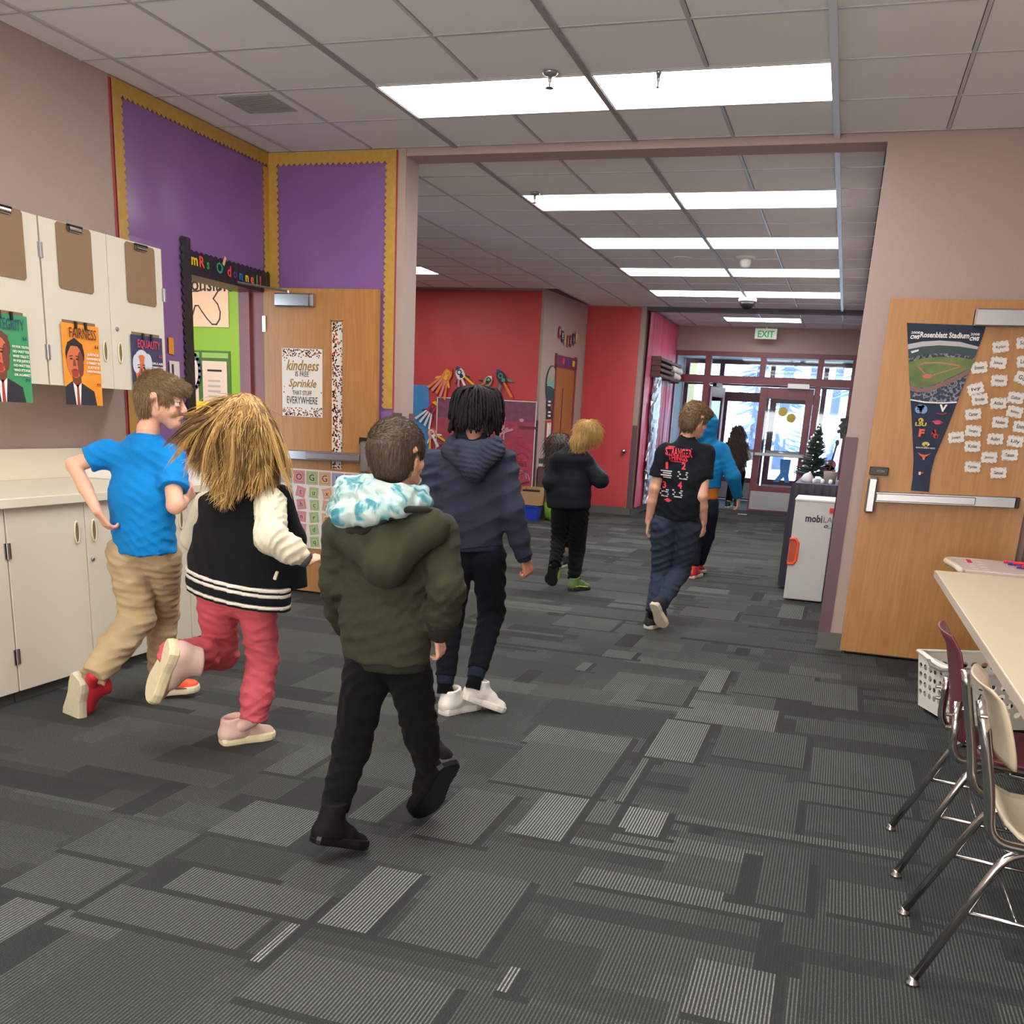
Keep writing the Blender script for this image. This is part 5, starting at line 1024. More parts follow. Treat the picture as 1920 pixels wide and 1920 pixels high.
flat('guitar_body', M, [(C_('guitar_pink', 150, 66, 90, rough=.4), [ell(.165, 1.04, .075, .07, 18), ell(.185, 1.11, .05, .05, 16)], 0)], t, .03); flat('neck', M, [(C_('guitar_dark', 46, 50, 62), line2([(.17, 1.0), (.215, 1.30)], .018), 0)], t, .02, .032); flat('peg_head', M, [(C_('guitar_dark', 46, 50, 62), ell(.218, 1.315, .018, .03, 10), 0)], t, .02, .03)
tag(MB().lathe((.20, 9.45, .961), (0, 0, 1), [(.05, 0), (.062, .10), (.064, .105)], 16).build('basket', C_('basket_tan', 168, 160, 150), None, smooth=True), 'small tan basket at the right end of the draped table', 'basket')
for k in range(3): tag(MB().lathe((.07+.07*k, 9.33, .961), (0, 0, 1), [(.012, 0), (.018, .015), (.016, .035), (.004, .042)], 10).build('ornament', wh_c, None, smooth=True), 'small white ornament on the front edge of the draped table, '+['leftmost', 'middle one', 'rightmost'][k], 'ornament', 'white ornaments on the draped table')
t = thing('hanging_plant', 'dark leafy sprig sticking out past the right wall corner', 'plant', (.24, 9.0, 1.4)); b = MB(); e = AY(1583, 800, 9.0)
for k in range(22): a = r8.uniform(0, 2*PI); d = Vector((math.cos(a), r8.uniform(-.3, .3), math.sin(a)))*.05; p = Vector((.268-.02*r8.random(), 9.0, e.z+r8.uniform(-.06, .06))); b.obox(p+d*.35, d*.55, Vector((-d.z, 0, d.x))*.3, (0, .002, 0))
b.build('leaves', C_('plant_dark', 44, 54, 52), t); MB().tube([(.275, 9.0, e.z-.05), (.285, 9.0, e.z+.05)], .012, 6).build('stem', C_('plant_dark', 44, 54, 52), t)
tag(MB().box(-1.30, -1.15, 17.3, 17.42, .003, .004).build('paper_scrap', wh_c), 'small white paper scrap on the carpet before the exit doors', 'paper')
# ================================================================ IMPLICIT SURFACES FOR PEOPLE
def V3(a): return np.array(a, np.float32)
class Sdf:
    """smooth union of tapered capsules and ellipsoids, turned into one closed surface"""
    def __init__(s, k=.012): s.p = []; s.k = k; s.disp = None; s.damp = 0
    def cap(s, a, b, ra, rb, n=None, fl=1, k=None, sub=False, cuta=False, cutb=False):
        s.p.append(dict(t='c', a=V3(a), b=V3(b), ra=ra, rb=rb, n=None if n is None else V3(Vector(n).normalized()), fl=fl, k=s.k if k is None else k, sub=sub, ca=cuta, cb=cutb)); return s
    def ell(s, c, r, axes=None, k=None, sub=False):
        A = np.eye(3, dtype=np.float32) if axes is None else np.array([list(Vector(q).normalized()) for q in axes], np.float32)
        s.p.append(dict(t='e', a=V3(c), r=V3(r), A=A, k=s.k if k is None else k, sub=sub)); return s
    def chain(s, nodes, n=None, fl=1, k=None, cuta=False, cutb=False):
        for i, (p, q) in enumerate(zip(nodes[:-1], nodes[1:])):
            s.cap(p[0], q[0], p[1], q[1], n, fl, k, False, cuta and i == 0, cutb and i == len(nodes)-2)
            if cutb and n is not None and i < len(nodes)-2: s.p[-1]['hem'] = (V3(nodes[-1][0]), V3((Vector(nodes[-1][0])-Vector(nodes[-2][0])).normalized()))
        return s
    def cut(s, pt, nrm, k=.004): s.p.append(dict(t='p', a=V3(pt), n=V3(Vector(nrm).normalized()), k=k, sub=True)); return s
    def bounds(s):
        lo, hi = [], []
        for q in s.p:
            if q['sub']: continue
            if q['t'] == 'c':
                r = max(q['ra'], q['rb'])*(1 if q['fl'] <= 1 else q['fl']); lo += [q['a']-r, q['b']-r]; hi += [q['a']+r, q['b']+r]
            else: r = q['r'].max(); lo.append(q['a']-r); hi.append(q['a']+r)
        return np.min(lo, 0)-.02-s.damp, np.max(hi, 0)+.02+s.damp
    def eval(s, P, margin):
        d = np.full(len(P), .5, np.float32)
        for q in s.p:
            if q['t'] == 'p':
                e = (P-q['a'])@q['n']; k = q['k']; h = np.maximum(k-np.abs(d-e), 0)/k; d = np.maximum(d, e)+h*h*k/4; continue
            m_ = margin+q['k']
            if q['t'] == 'c': r = max(q['ra'], q['rb'])*max(1, q['fl']); lo = np.minimum(q['a'], q['b'])-r-m_; hi = np.maximum(q['a'], q['b'])+r+m_
            else: r = q['r'].max(); lo = q['a']-r-m_; hi = q['a']+r+m_
            I = np.flatnonzero(((P > lo) & (P < hi)).all(1))
            if not len(I): continue
            X = P[I]
            if q['t'] == 'c':
                a, b = q['a'], q['b']; Xl = X
                if q['n'] is not None:
                    n = q['n']; f = 1/q['fl']-1; X = X+np.outer(((X-a)@n)*f, n); b_ = b+n*(((b-a)@n)*f)
                else: b_ = b
                ba = b_-a; L = ba@ba+1e-9; t = np.clip(((X-a)@ba)/L, 0, 1); dd = np.linalg.norm(X-a-np.outer(t, ba), axis=1)-(q['ra']+(q['rb']-q['ra'])*t)
                if q['fl'] < 1: dd = dd*(q['fl']+(1-q['fl'])*.5)
                ax = (q['b']-q['a'])/(np.linalg.norm(q['b']-q['a'])+1e-9)
                if q['cb']: dd = np.maximum(dd, (Xl-q['b'])@ax)
                if 'hem' in q: dd = np.maximum(dd, (Xl-q['hem'][0])@q['hem'][1])
                if q['ca']: dd = np.maximum(dd, -((Xl-q['a'])@ax))
            else:
                Y = ((X-q['a'])@q['A'].T); k0 = np.linalg.norm(Y/q['r'], axis=1); k1 = np.linalg.norm(Y/q['r']**2, axis=1)+1e-6; dd = k0*(k0-1)/k1
            k = q['k']; e = d[I]
            if q['sub']: dd = -dd; h = np.maximum(k-np.abs(e-dd), 0)/k; d[I] = np.maximum(e, dd)+h*h*k/4
            else: h = np.maximum(k-np.abs(e-dd), 0)/k; d[I] = np.minimum(e, dd)-h*h*k/4
        return d
    def mesh(s, name, res):
        lo, hi = s.bounds(); B = 4; nb = np.ceil((hi-lo)/(res*B)).astype(int)+1; n = nb*B+1
        cb = np.stack(np.meshgrid(*[lo[i]+res*B*(np.arange(nb[i])+.5) for i in range(3)], indexing='ij'), -1).reshape(-1, 3).astype(np.float32)
        diag = res*B*.87; dc = s.eval(cb, .15+diag); act = np.abs(dc) < diag*1.5+s.damp+.012
        F = np.repeat(np.repeat(np.repeat(np.where(dc.reshape(nb) < 0, -1, 1).astype(np.float32), B, 0), B, 1), B, 2); F = np.pad(F, ((0, 1),)*3, constant_values=1.)
        idx = np.stack(np.unravel_index(np.flatnonzero(act), nb), 1)*B; msk = np.zeros(n, bool)
        o = np.stack(np.meshgrid(*[np.arange(B+1)]*3, indexing='ij'), -1).reshape(-1, 3)
        for q in o: w = idx+q; msk[w[:, 0], w[:, 1], w[:, 2]] = True
        I = np.stack(np.nonzero(msk), 1); P = (lo+I*res).astype(np.float32); d = s.eval(P, .03+res*3)
        if s.disp is not None: d = d-s.disp(P)*s.damp
        F[I[:, 0], I[:, 1], I[:, 2]] = d
        S_ = F < 0; acc = np.zeros(tuple(np.array(n)-1)+(3,), np.float32); cnt = np.zeros(tuple(np.array(n)-1), np.int16); quads = []
        cs = [slice(0, n[i]-1) for i in range(3)]
        for ax in range(3):
            sl0 = [slice(None)]*3; sl1 = [slice(None)]*3; sl0[ax] = slice(0, n[ax]-1); sl1[ax] = slice(1, n[ax])
            X = S_[tuple(sl0)] != S_[tuple(sl1)]; E = np.stack(np.nonzero(X), 1); b1, b2 = [k for k in range(3) if k != ax]
            E = E[(E[:, b1] > 0) & (E[:, b2] > 0) & (E[:, b1] < n[b1]-1) & (E[:, b2] < n[b2]-1)]
            if not len(E): continue
            f0 = F[E[:, 0], E[:, 1], E[:, 2]]; E1 = E.copy(); E1[:, ax] += 1; f1 = F[E1[:, 0], E1[:, 1], E1[:, 2]]; t = np.clip(f0/(f0-f1+1e-12), .02, .98)
            p = E.astype(np.float32); p[:, ax] += t; cells = []
            for u, v in ((0, 0), (1, 0), (1, 1), (0, 1)):
                c = E.copy(); c[:, b1] -= u; c[:, b2] -= v; np.add.at(acc, (c[:, 0], c[:, 1], c[:, 2]), p); np.add.at(cnt, (c[:, 0], c[:, 1], c[:, 2]), 1); cells.append(c)
            fl = (f0 < 0) ^ (ax == 1); q = np.stack([np.ravel_multi_index(c.T, cnt.shape) for c in cells], 1); q[~fl] = q[~fl][:, ::-1]; quads.append(q)
        Q = np.concatenate(quads); flat = cnt.ravel(); used = np.flatnonzero(flat); mp = np.full(flat.size, -1, np.int64); mp[used] = np.arange(len(used))
        v = lo+acc.reshape(-1, 3)[used]/flat[used][:, None]*res; Q = mp[Q]
        me = bpy.data.meshes.new(name); me.vertices.add(len(v)); me.vertices.foreach_set('co', v.astype(np.float32).ravel())
        me.loops.add(Q.size); me.loops.foreach_set('vertex_index', Q.ravel().astype(np.int32)); me.polygons.add(len(Q)); me.polygons.foreach_set('loop_start', np.arange(0, Q.size, 4, dtype=np.int32)); me.polygons.foreach_set('loop_total', np.full(len(Q), 4, np.int32))
        me.update(calc_edges=True); me.polygons.foreach_set('use_smooth', np.ones(len(Q), bool)); return me
    def build(s, name, mt, parent, res=.006): return link(name, s.mesh(name, res), mt, parent)
def folds(seed, dirs, freq, sharp=1.0):
    """cloth folds: warped ridges running across the given directions"""
    r = np.random.default_rng(seed); W_ = []
    for d in dirs:
        for j in range(2): v = np.array(Vector(d).normalized())+r.normal(0, .28, 3); W_.append((v/np.linalg.norm(v)*freq*2.3*r.uniform(.5, 1.7), r.normal(0, 1, 3)*freq*.6, r.uniform(0, 6), r.uniform(.9, 2.0)))
    def f(P):
        o = np.zeros(len(P), np.float32)
        for k, q, ph, w in W_: o += (1-2*np.abs(np.sin(P@k.astype(np.float32)+w*np.sin(P@q.astype(np.float32)+ph)+ph)))*.5*(.5+.5*np.sin(P@(q*.6).astype(np.float32)+ph*2))
        return np.clip(o/len(W_)*3.4, -1.2, 1.2)
    return f
def lerp(a, b, t): return Vector(a).lerp(Vector(b), t)
def dep(p): return (Vector(p)-CAMP).dot(CW)
def N(x, y, Y, r): p = AY(x, y, Y); return (p, r*dep(p)/FPX)      # point at depth Y with a radius given in picture size
def frame_dir(yaw, pitch=0, roll=0):   # facing direction, yaw clockwise from +Y (right positive), pitch up; returns f, u, r
    a, p = math.radians(yaw), math.radians(pitch); f = Vector((math.sin(a)*math.cos(p), math.cos(a)*math.cos(p), math.sin(p)))
    r = Vector((math.cos(a), -math.sin(a), 0)); u = r.cross(f); q = math.radians(roll); r, u = r*math.cos(q)+u*math.sin(q), u*math.cos(q)-r*math.sin(q); return f, u, r
SKIN = lambda nm, c: mat('skin_'+nm, c, .5, noise=.05, nscale=25, bump=.05, bscale=120)
def head(s, C, f, u, r, h=.21, ears=True):
    k = h/.21; g = lambda a, b_, c: C+f*a*k+u*b_*k+r*c*k; ax = (r, f, u)
    s.ell(g(-.008, .026, 0), (.071*k, .088*k, .082*k), ax, .01)
    s.cap(g(.022, -.03, 0), g(.050, -.078, 0), .052*k, .026*k, r, .92, .02)
    for c in (-1, 1): s.cap(g(.0, -.035, c*.038), g(.045, -.074, c*.012), .03*k, .018*k, k=.02*k); s.ell(g(.052, -.028, c*.034), (.02*k, .018*k, .02*k), ax, .016*k)
    s.ell(g(.068, .038, 0), (.05*k, .016*k, .03*k), ax, .015*k)                       # brow
    for c in (-1, 1): s.ell(g(.090, .004, c*.030), (.016*k, .013*k, .010*k), ax, .010*k, True); s.ell(g(.070, .013, c*.029), (.014*k, .0125*k, .0070*k), ax, .004*k); s.ell(g(.071, -.004, c*.029), (.013*k, .0115*k, .0050*k), ax, .004*k)
    s.cap(g(.080, .008, 0), g(.094, -.022, 0), .008*k, .0115*k, k=.010*k); s.ell(g(.088, -.027, 0), (.016*k, .010*k, .008*k), ax, .006*k)
    s.ell(g(.082, -.048, 0), (.021*k, .009*k, .0055*k), ax, .005*k); s.ell(g(.079, -.057, 0), (.018*k, .009*k, .006*k), ax, .005*k); s.ell(g(.066, -.076, 0), (.018*k, .014*k, .014*k), ax, .012*k)
    if ears:
        for c in (-1, 1):
            e = g(-.006, .0, c*.074); o = (r*c+f*-.45).normalized(); s.cap(g(.002, -.022, c*.069), g(-.012, .022, c*.078), .010*k, .017*k, o, .42, .005*k)
            s.ell(e+o*.007*k+f*.003*k, (.010*k, .008*k, .017*k), (f, o, u), .004*k, True)
def eyes(parent, C, f, u, r, h, iris, lash=True):
    k = h/.21; wh = mat('eye_white', S(225, 218, 212), .2); b_ = MB(); pu = MB()
    for c in (-1, 1):
        e = C+f*.0690*k+u*.005*k+r*c*.029*k; MB().lathe(e-f*.011*k, f, [(.0005, -.001), (.008*k, .003*k), (.0113*k, .010*k), (.0108*k, .014*k), (.008*k, .019*k), (.004*k, .0213*k), (.0002, .0217*k)], 14).build('eye', wh, parent, smooth=True)
        MB().lathe(e+f*.0098*k, f, [(.0052*k, 0), (.0048*k, .0012*k), (.0006, .0018*k)], 12).build('iris', iris, parent, smooth=True)
        MB().tube([e+f*.005*k+u*.004*k-r*.0135*k, e+f*.0125*k+u*.0052*k-r*.006*k, e+f*.0145*k+u*.0058*k, e+f*.0105*k+u*.0048*k+r*.007*k, e+f*.002*k+u*.003*k+r*.0135*k], [.0006*k, .0014*k, .0016*k, .0014*k, .0006*k], 5).build('eyelid', mat('lash_brown', S(70, 44, 34), .7), parent)
        MB().tube([e+f*.014*k+u*.020*k-r*.016*k, e+f*.0185*k+u*.0245*k, e+f*.008*k+u*.020*k+r*.018*k], [.001*k, .0026*k, .001*k], 5, flat=.6).build('eyebrow', mat('brow_brown', S(112, 84, 58), .8), parent)
def hand(s, W_, d, n, side, curl=.5, h=.145, spread=.12, thumb_out=.7):
    """wrist point, pointing direction, palm normal, thumb side; five bent fingers of unequal length"""
    d = Vector(d).normalized(); n = Vector(n); n = (n-d*n.dot(d)).normalized(); t = d.cross(n).normalized()
    if t.dot(Vector(side)) < 0: t = -t
    k = h/.16
    for j, w in enumerate((-.026, -.009, .009, .025)):
        s.cap(Vector(W_)+t*w*.55*k, Vector(W_)+d*.072*k+t*w*k*1.05, .0135*k, .0105*k, n, .8, .010*k)
    for j, (w, L_) in enumerate(((.026, .062), (.009, .070), (-.009, .065), (-.025, .050))):
        p = Vector(W_)+d*.074*k+t*w*k*1.05; dd = (d+t*w*spread*20*k*.4).normalized(); a = 0
        for i, (f_, r_) in enumerate(((.42, .0086), (.32, .0078), (.26, .0068))):
            a += curl*(.75 if i == 0 else 1.0)+.05*j; q = dd*math.cos(a)+n*math.sin(a); e = p+q*L_*f_*k; s.cap(p, e, r_*k, (r_-.0007)*k, k=.003*k); p = e
    p = Vector(W_)+d*.020*k+t*.024*k; q = (d*.75+t*thumb_out+n*.35).normalized(); e = p+q*.034*k; s.cap(p, e, .0125*k, .010*k, k=.008*k); q2 = (q*.75+d*.5+n*curl*.6).normalized(); e2 = e+q2*.026*k; s.cap(e, e2, .0095*k, .0075*k, k=.003*k); q3 = (q2+n*curl*.5).normalized(); s.cap(e2, e2+q3*.016*k, .0078*k, .0065*k, k=.003*k)
def shoe(parent, H_, T_, up, mu, ms, mc=None, w=1.0, style='sneaker', name='shoe', accent=None, ankle=None, sock=None):
    H_, T_ = Vector(H_), Vector(T_); x = (T_-H_); L_ = x.length; x.normalize(); z = Vector(up); z = (z-x*z.dot(x)).normalized(); y = z.cross(x); k = L_/.20
    g = lambda a, b_, c: H_+x*a*L_+y*b_*k*w+z*c*k
    sole = [(0, 0), (.01, .018), (.06, .027), (.2, .030), (.38, .028), (.55, .033), (.72, .040), (.86, .038), (.95, .027), (1, .010)]; pts = sole+[(a, -b_) for a, b_ in sole[::-1][0:]]
    th = .024 if style != 'boot' else .028; b = MB(); n = len(pts); rows = [(0, .90), (.003, .98), (th*.5, 1.03), (th, 1.0), (th+.004, .93)]
    for c, sc in rows: b.v += [tuple(g(.5+(a-.5)*(1+(sc-1)*.35), b_*sc, c)) for a, b_ in pts]
    b.f = [(i*n+j, i*n+(j+1) % n, (i+1)*n+(j+1) % n, (i+1)*n+j) for i in range(len(rows)-1) for j in range(n)]+[tuple(range(n))[::-1], tuple(range((len(rows)-1)*n, len(rows)*n))]; b.m = [0]*len(b.f)
    so = b.build('sole', ms, parent, smooth=False)
    hi_ = {'sneaker': .092, 'boot': .125}[style]
    s = Sdf(.014)
    s.cap(g(.13, 0, .035), g(.30, 0, .042), .031*k, .030*k, y, .98); s.cap(g(.30, 0, .044), g(.60, 0, .036), .031*k, .031*k, k=.02); s.cap(g(.58, .004, .030), g(.84, .0, .022), .033*k, .030*k, z, .88)
    s.cap(g(.17, 0, .045), g(.21, 0, hi_+.02), .033*k, (.031 if style == 'boot' else .033)*k, k=.02); s.cap(g(.32, 0, .05), g(.27, 0, hi_+.02), .028*k, .030*k, k=.03); s.cap(g(.34, 0, .068), g(.56, 0, .046), .024*k, .024*k, y, .9, .02)
    if style == 'sneaker': s.cap(g(.225, 0, hi_-.020), g(.235, 0, hi_+.05), .026*k, .028*k, sub=True, k=.005)
    s.cut(g(0, 0, th*.6), -z); s.cut(g(0, 0, hi_), (z-x*.18), .01)
    up_ = s.build('shoe_upper', mu, parent, .0042*max(1, k))
    if ankle is not None:
        q = Sdf(.01); q.cap(g(.24, 0, .05), ankle, .026*k, .030, k=.01); q.build('sock', sock or mu, parent, .006)
    if accent: 
        q = MB()
        for sg in (-1, 1): q.tube([g(.12, sg*.031, .035), g(.35, sg*.034, .038), g(.55, sg*.036, .030), g(.72, sg*.040, .028)], [.004*k, .006*k, .006*k, .003*k], 6, flat=.5)
        q.build('shoe_stripe', accent, parent)
    q = MB()
    for i in range(4): a = .42+.075*i; q.tube([g(a, -.017, .064-.006*i), g(a+.01, 0, .073-.008*i), g(a, .017, .064-.006*i)], .0022*k, 5)
    q.build('laces', mc or ms, parent)
def strand_mesh(name, roots, mt, parent, seg=4):
    """roots: list of (points list, width)"""
    b = MB()
    for pts, w in roots:
        n = len(pts); t0 = (pts[1]-pts[0]).normalized(); sd = t0.cross(CAMP-pts[0]).normalized() if True else 0; k = len(b.v)
        sd = t0.orthogonal().normalized() if sd.length < .1 else sd
        for i, p in enumerate(pts): ww = w*(1-.85*(i/(n-1))**1.5); b.v += [tuple(p-sd*ww), tuple(p+sd*ww), tuple(p+t0.cross(sd)*ww*.7)]
        for i in range(n-1):
            for j in range(3): b.f.append((k+i*3+j, k+i*3+(j+1) % 3, k+(i+1)*3+(j+1) % 3, k+(i+1)*3+j))
    b.m = [0]*len(b.f); me = bpy.data.meshes.new(name); me.from_pydata(b.v, [], b.f); me.update(); o = link(name, me, mt, parent, True); o['kind'] = 'stuff'; return o
def short_strands(hair, mt, parent, count, length, comb, seed=1, w=.0011, lift=.35, curl=0):
    me = hair.data; n = len(me.vertices); co = np.empty(n*3, np.float32); me.vertices.foreach_get('co', co); co = co.reshape(-1, 3); no = np.empty(n*3, np.float32); me.vertices.foreach_get('normal', no); no = no.reshape(-1, 3)
    r = random.Random(seed); R_ = []
    for i in (r.sample(range(n), min(count, n))):
        p = Vector(co[i]); m_ = Vector(no[i]); c = comb(p, m_) if callable(comb) else Vector(comb); c = c-m_*c.dot(m_)
        if c.length < .05: continue
        c.normalize(); L_ = length*r.uniform(.6, 1.3); d = (c+m_*lift*r.uniform(.2, 1.2)+Vector((r.uniform(-1, 1), r.uniform(-1, 1), r.uniform(-1, 1)))*.16).normalized(); q = p-m_*.002
        pts = [q]
        for k in range(3): q = q+d*L_/3; pts.append(q); d = (d-m_*lift*.35+Vector((0, 0, -.12))).normalized()
        R_.append((pts, w))
    return strand_mesh('hair_strands', R_, mt, hair)
def hairmat(nm, dark, light, sc=120):
    return ramp_mat('hair_'+nm, [(0, dark), (.5, tuple((a+b_)/2 for a, b_ in zip(dark, light))), (1, light)], sc, .6, 'noise', (1, 1, .25), 3, .3, .25)
def fabric(nm, c, rough=.85, bs=500, b=.25, noise=.06): return mat('fabric_'+nm, tuple(v*.72 for v in c[:3])+(1,), rough, noise=noise, nscale=14, bump=b, bscale=bs, sheen=.02, spec=.15)
# ================================================================ THE CHILDREN
def sock_cuff(parent, a, b_, r0, r1, mt, name='sock'): MB().tube([a, b_], [r0, r1], 16).build(name, mt, parent, smooth=True)
def mid(p, q, t=.5): return (lerp(p[0], q[0], t), p[1]+(q[1]-p[1])*t)
def ribs(parent, nodes, mt, name, n=None, fl=1, res=.006):
    s = Sdf(.004); s.chain(nodes, n, fl, cuta=True, cutb=True); return s.build(name, mt, parent, res)
pale = SKIN('pale', S(226, 170, 142)); tanned = SKIN('tan', S(196, 138, 108)); darker = SKIN('brown', S(120, 78, 58))
# ---------------------------------------------------------------- child in the olive parka
P = thing('person', 'child in olive green parka with teal tie-dye hood, black trousers and black boots, walking away', 'person', AZ(700, 1560, 0))
f, u, r = frame_dir(22, 4); tf, tu, tr = frame_dir(8)
C = AY(748, 855, 2.72)
lhip, lkn, lan = N(688, 1262, 2.70, 44), N(660, 1400, 2.68, 34), N(622, 1533, 2.58, 23)
rhip, rkn, ran = N(768, 1262, 2.74, 42), N(790, 1378, 2.80, 34), N(806, 1440, 2.88, 24)
ls, le, lw = N(640, 1000, 2.72, 26), N(628, 1095, 2.72, 22), N(645, 1180, 2.92, 16); rs, re_, rw_ = N(822, 1000, 2.74, 26), N(838, 1105, 2.66, 22), N(822, 1192, 2.74, 16)
s = Sdf(.014); head(s, C, f, u, r, .195)
nb = AY(742, 930, 2.72); s.cap(C-u*.05-f*.012, nb, .036, .040, k=.01); s.cap(nb, AY(735, 1180, 2.72), .045, .045, k=.02); s.cap(ls[0], rs[0], .03, .03, k=.04)
for a_, b_, c_ in ((ls, le, lw), (rs, re_, rw_)): s.cap(a_[0], b_[0], .030, .026, k=.02); s.cap(b_[0], c_[0], .026, .020, k=.012)
for a_, b_, c_ in ((lhip, lkn, lan), (rhip, rkn, ran)): s.cap(AY(730, 1200, 2.72), a_[0], .045, .045, k=.02); s.cap(a_[0], b_[0], .044, .034); s.cap(b_[0], c_[0], .036, .026)
hand(s, rw_[0], (.05, .35, -.95), (-.9, .1, 0), (0, 1, 0), .55, .125); hand(s, lw[0], (.3, .6, -.7), (.9, 0, .2), (0, .5, .8), .5, .125)
s.build('body', pale, P, .0045)
olive = fabric('olive', S(60, 62, 46), .8, 260, .3, .1); olive_d = fabric('olive_dark', S(44, 46, 38), .85); blk_f = fabric('black', S(15, 15, 18), .95)
s = Sdf(.03); n_ = tf
top = N(732, 985, 2.72, 82); ch = N(728, 1060, 2.72, 92); wa = N(722, 1160, 2.72, 92); he = N(722, 1236, 2.72, 90)
s.chain([top, ch, wa, he], n_, .66, .03, cutb=True); s.cap(ls[0], rs[0], .050, .050, n_, .9, .05)
s.chain([(ls[0], .062), (le[0], .050), (mid(le, lw, .55)[0], .050), (lerp(le[0], lw[0], .92), .034)], None, 1, .02, cutb=True)
s.chain([(rs[0], .064), (re_[0], .056), (mid(re_, rw_, .5)[0], .054), (lerp(re_[0], rw_[0], .88), .038)], None, 1, .02, cutb=True)
s.disp = folds(3, [(0, 0, 1), (.5, 0, 1), (-.5, 0, 1), (1, 0, .2)], 20); s.damp = .009
s.build('parka', olive, P, .0062)
ribs(P, [(lerp(wa[0], he[0], .72), he[1]*.97), (he[0]+Vector((0, 0, -.022)), he[1]*.93)], olive_d, 'parka_hem', n_, .66)
ribs(P, [(lerp(le[0], lw[0], .80), .040), (lerp(le[0], lw[0], 1.02), .030)], olive_d, 'cuff'); ribs(P, [(lerp(re_[0], rw_[0], .56), .058), (lerp(re_[0], rw_[0], .98), .040)], olive_d, 'cuff')
# hoods
hc = AY(722, 1012, 2.60)
s = Sdf(.03); s.cap(AY(640, 992, 2.66), AY(806, 985, 2.66), .050, .050, k=.05); s.cap(AY(645, 1000, 2.63), AY(725, 1062, 2.58), .050, .052, k=.05); s.cap(AY(805, 992, 2.64), AY(725, 1062, 2.58), .046, .052, k=.05); s.cap(AY(725, 1010, 2.60), AY(725, 1055, 2.58), .055, .045, k=.05)
s.disp = folds(5, [(1, 0, .6), (-1, 0, .6)], 22); s.damp = .005; s.build('parka_hood', olive, P, .006)
b = MB(); rim = [AY(*q) for q in ((625, 985, 2.66), (640, 1000, 2.60), (680, 996, 2.575), (722, 972, 2.565), (760, 955, 2.58), (800, 956, 2.62), (830, 968, 2.68), (838, 985, 2.74))]
b.tube(rim, [.008, .012, .012, .012, .011, .010, .009, .006], 8); b.build('hood_edge', olive_d, P, smooth=True)
tie = ramp_mat('tie_dye', [(0, S(34, 104, 118)), (.42, S(62, 132, 144)), (.53, S(168, 190, 186)), (1, S(200, 196, 180))], 13, .85, 'noise', (1, 1, .7), 3, 1.2, .15)
s = Sdf(.02); s.chain([(AY(790, 925, 2.70), .026), (AY(750, 930, 2.62), .030), (AY(700, 925, 2.60), .036), (AY(655, 932, 2.64), .036), (AY(632, 950, 2.70), .030)], None, 1, .03)
s.chain([(AY(800, 942, 2.68), .022), (AY(745, 952, 2.58), .028), (AY(690, 962, 2.56), .036), (AY(645, 968, 2.60), .034), (AY(628, 962, 2.68), .028)], None, 1, .022)
s.cap(AY(650, 915, 2.70), AY(720, 915, 2.74), .04, .045, k=.03)
s.disp = folds(9, [(.3, .3, 1), (.6, 0, 1)], 40); s.damp = .006; s.build('sweatshirt_hood', tie, P, .005)
# trousers, socks, boots
s = Sdf(.02); s.cap(AY(700, 1235, 2.70), AY(757, 1235, 2.73), .075, .072, tf, .85, .03)
s.chain([(lhip[0], .078), (lkn[0], .060), (lerp(lkn[0], lan[0], .90), .047)], None, 1, .02, cutb=True); s.chain([(rhip[0], .074), (rkn[0], .058), (lerp(rkn[0], ran[0], .95), .045)], None, 1, .02, cutb=True)
s.disp = folds(12, [(.3, 0, 1), (-.6, 0, 1)], 24); s.damp = .0055; s.build('trousers', blk_f, P, .0062)
blue_sock = fabric('sock_blue', S(34, 50, 160)); sock_cuff(P, lerp(lkn[0], lan[0], .82), lerp(lkn[0], lan[0], 1.12), .041, .037, blue_sock)
bootm = mat('black_suede', S(14, 14, 15), .8, noise=.1, spec=.2); rub = mat('shiny_rubber', S(12, 12, 13), .4, spec=.3)
_A = lan[0]; lb = AY(588, 1593, 2.50); shoe(P, Vector((lb.x+.01, 2.47, .075)), Vector((lb.x+.115, 2.63, .008)), (.1, .35, 1), bootm, rub, black, 1.1, 'boot', ankle=_A, sock=blk_f)
_A = ran[0]; rt = AY(792, 1512, 2.93); shoe(P, AY(848, 1436, 2.84), Vector((rt.x+.002, 2.93, .01)), (-.75, .45, .5), bootm, rub, black, 1.1, 'boot', ankle=_A, sock=blk_f)
# hair
hb = hairmat('dark_brown', S(34, 26, 22), S(92, 72, 54)); g = lambda a, b_, c, k=.195/.21: C+f*a*k+u*b_*k+r*c*k
s = Sdf(.012); s.ell(g(-.012, .030, 0), (.078, .092, .086), (r, f, u)); s.ell(g(-.035, -.010, 0), (.070, .060, .07), (r, f, u), .02); s.cut(g(.075, -.02, 0), (f*.8-u*.6), .01); s.cut(g(0, -.062, 0), (-u*.9+f*.5), .01); s.ell(g(.03, -.03, .085), (.03, .035, .045), (r, f, u), .006, True); s.ell(g(.03, -.03, -.085), (.03, .035, .045), (r, f, u), .006, True)
s.disp = folds(2, [(1, 0, .2)], 130); s.damp = .0016; hr = s.build('hair', hb, P, .0042)
short_strands(hr, hb, P, 7000, .016, lambda p, m_: (-u*1.0-f*.2 if (p-C).dot(u) < .05 else f*.6+r*.5), 3, .0009, .5)
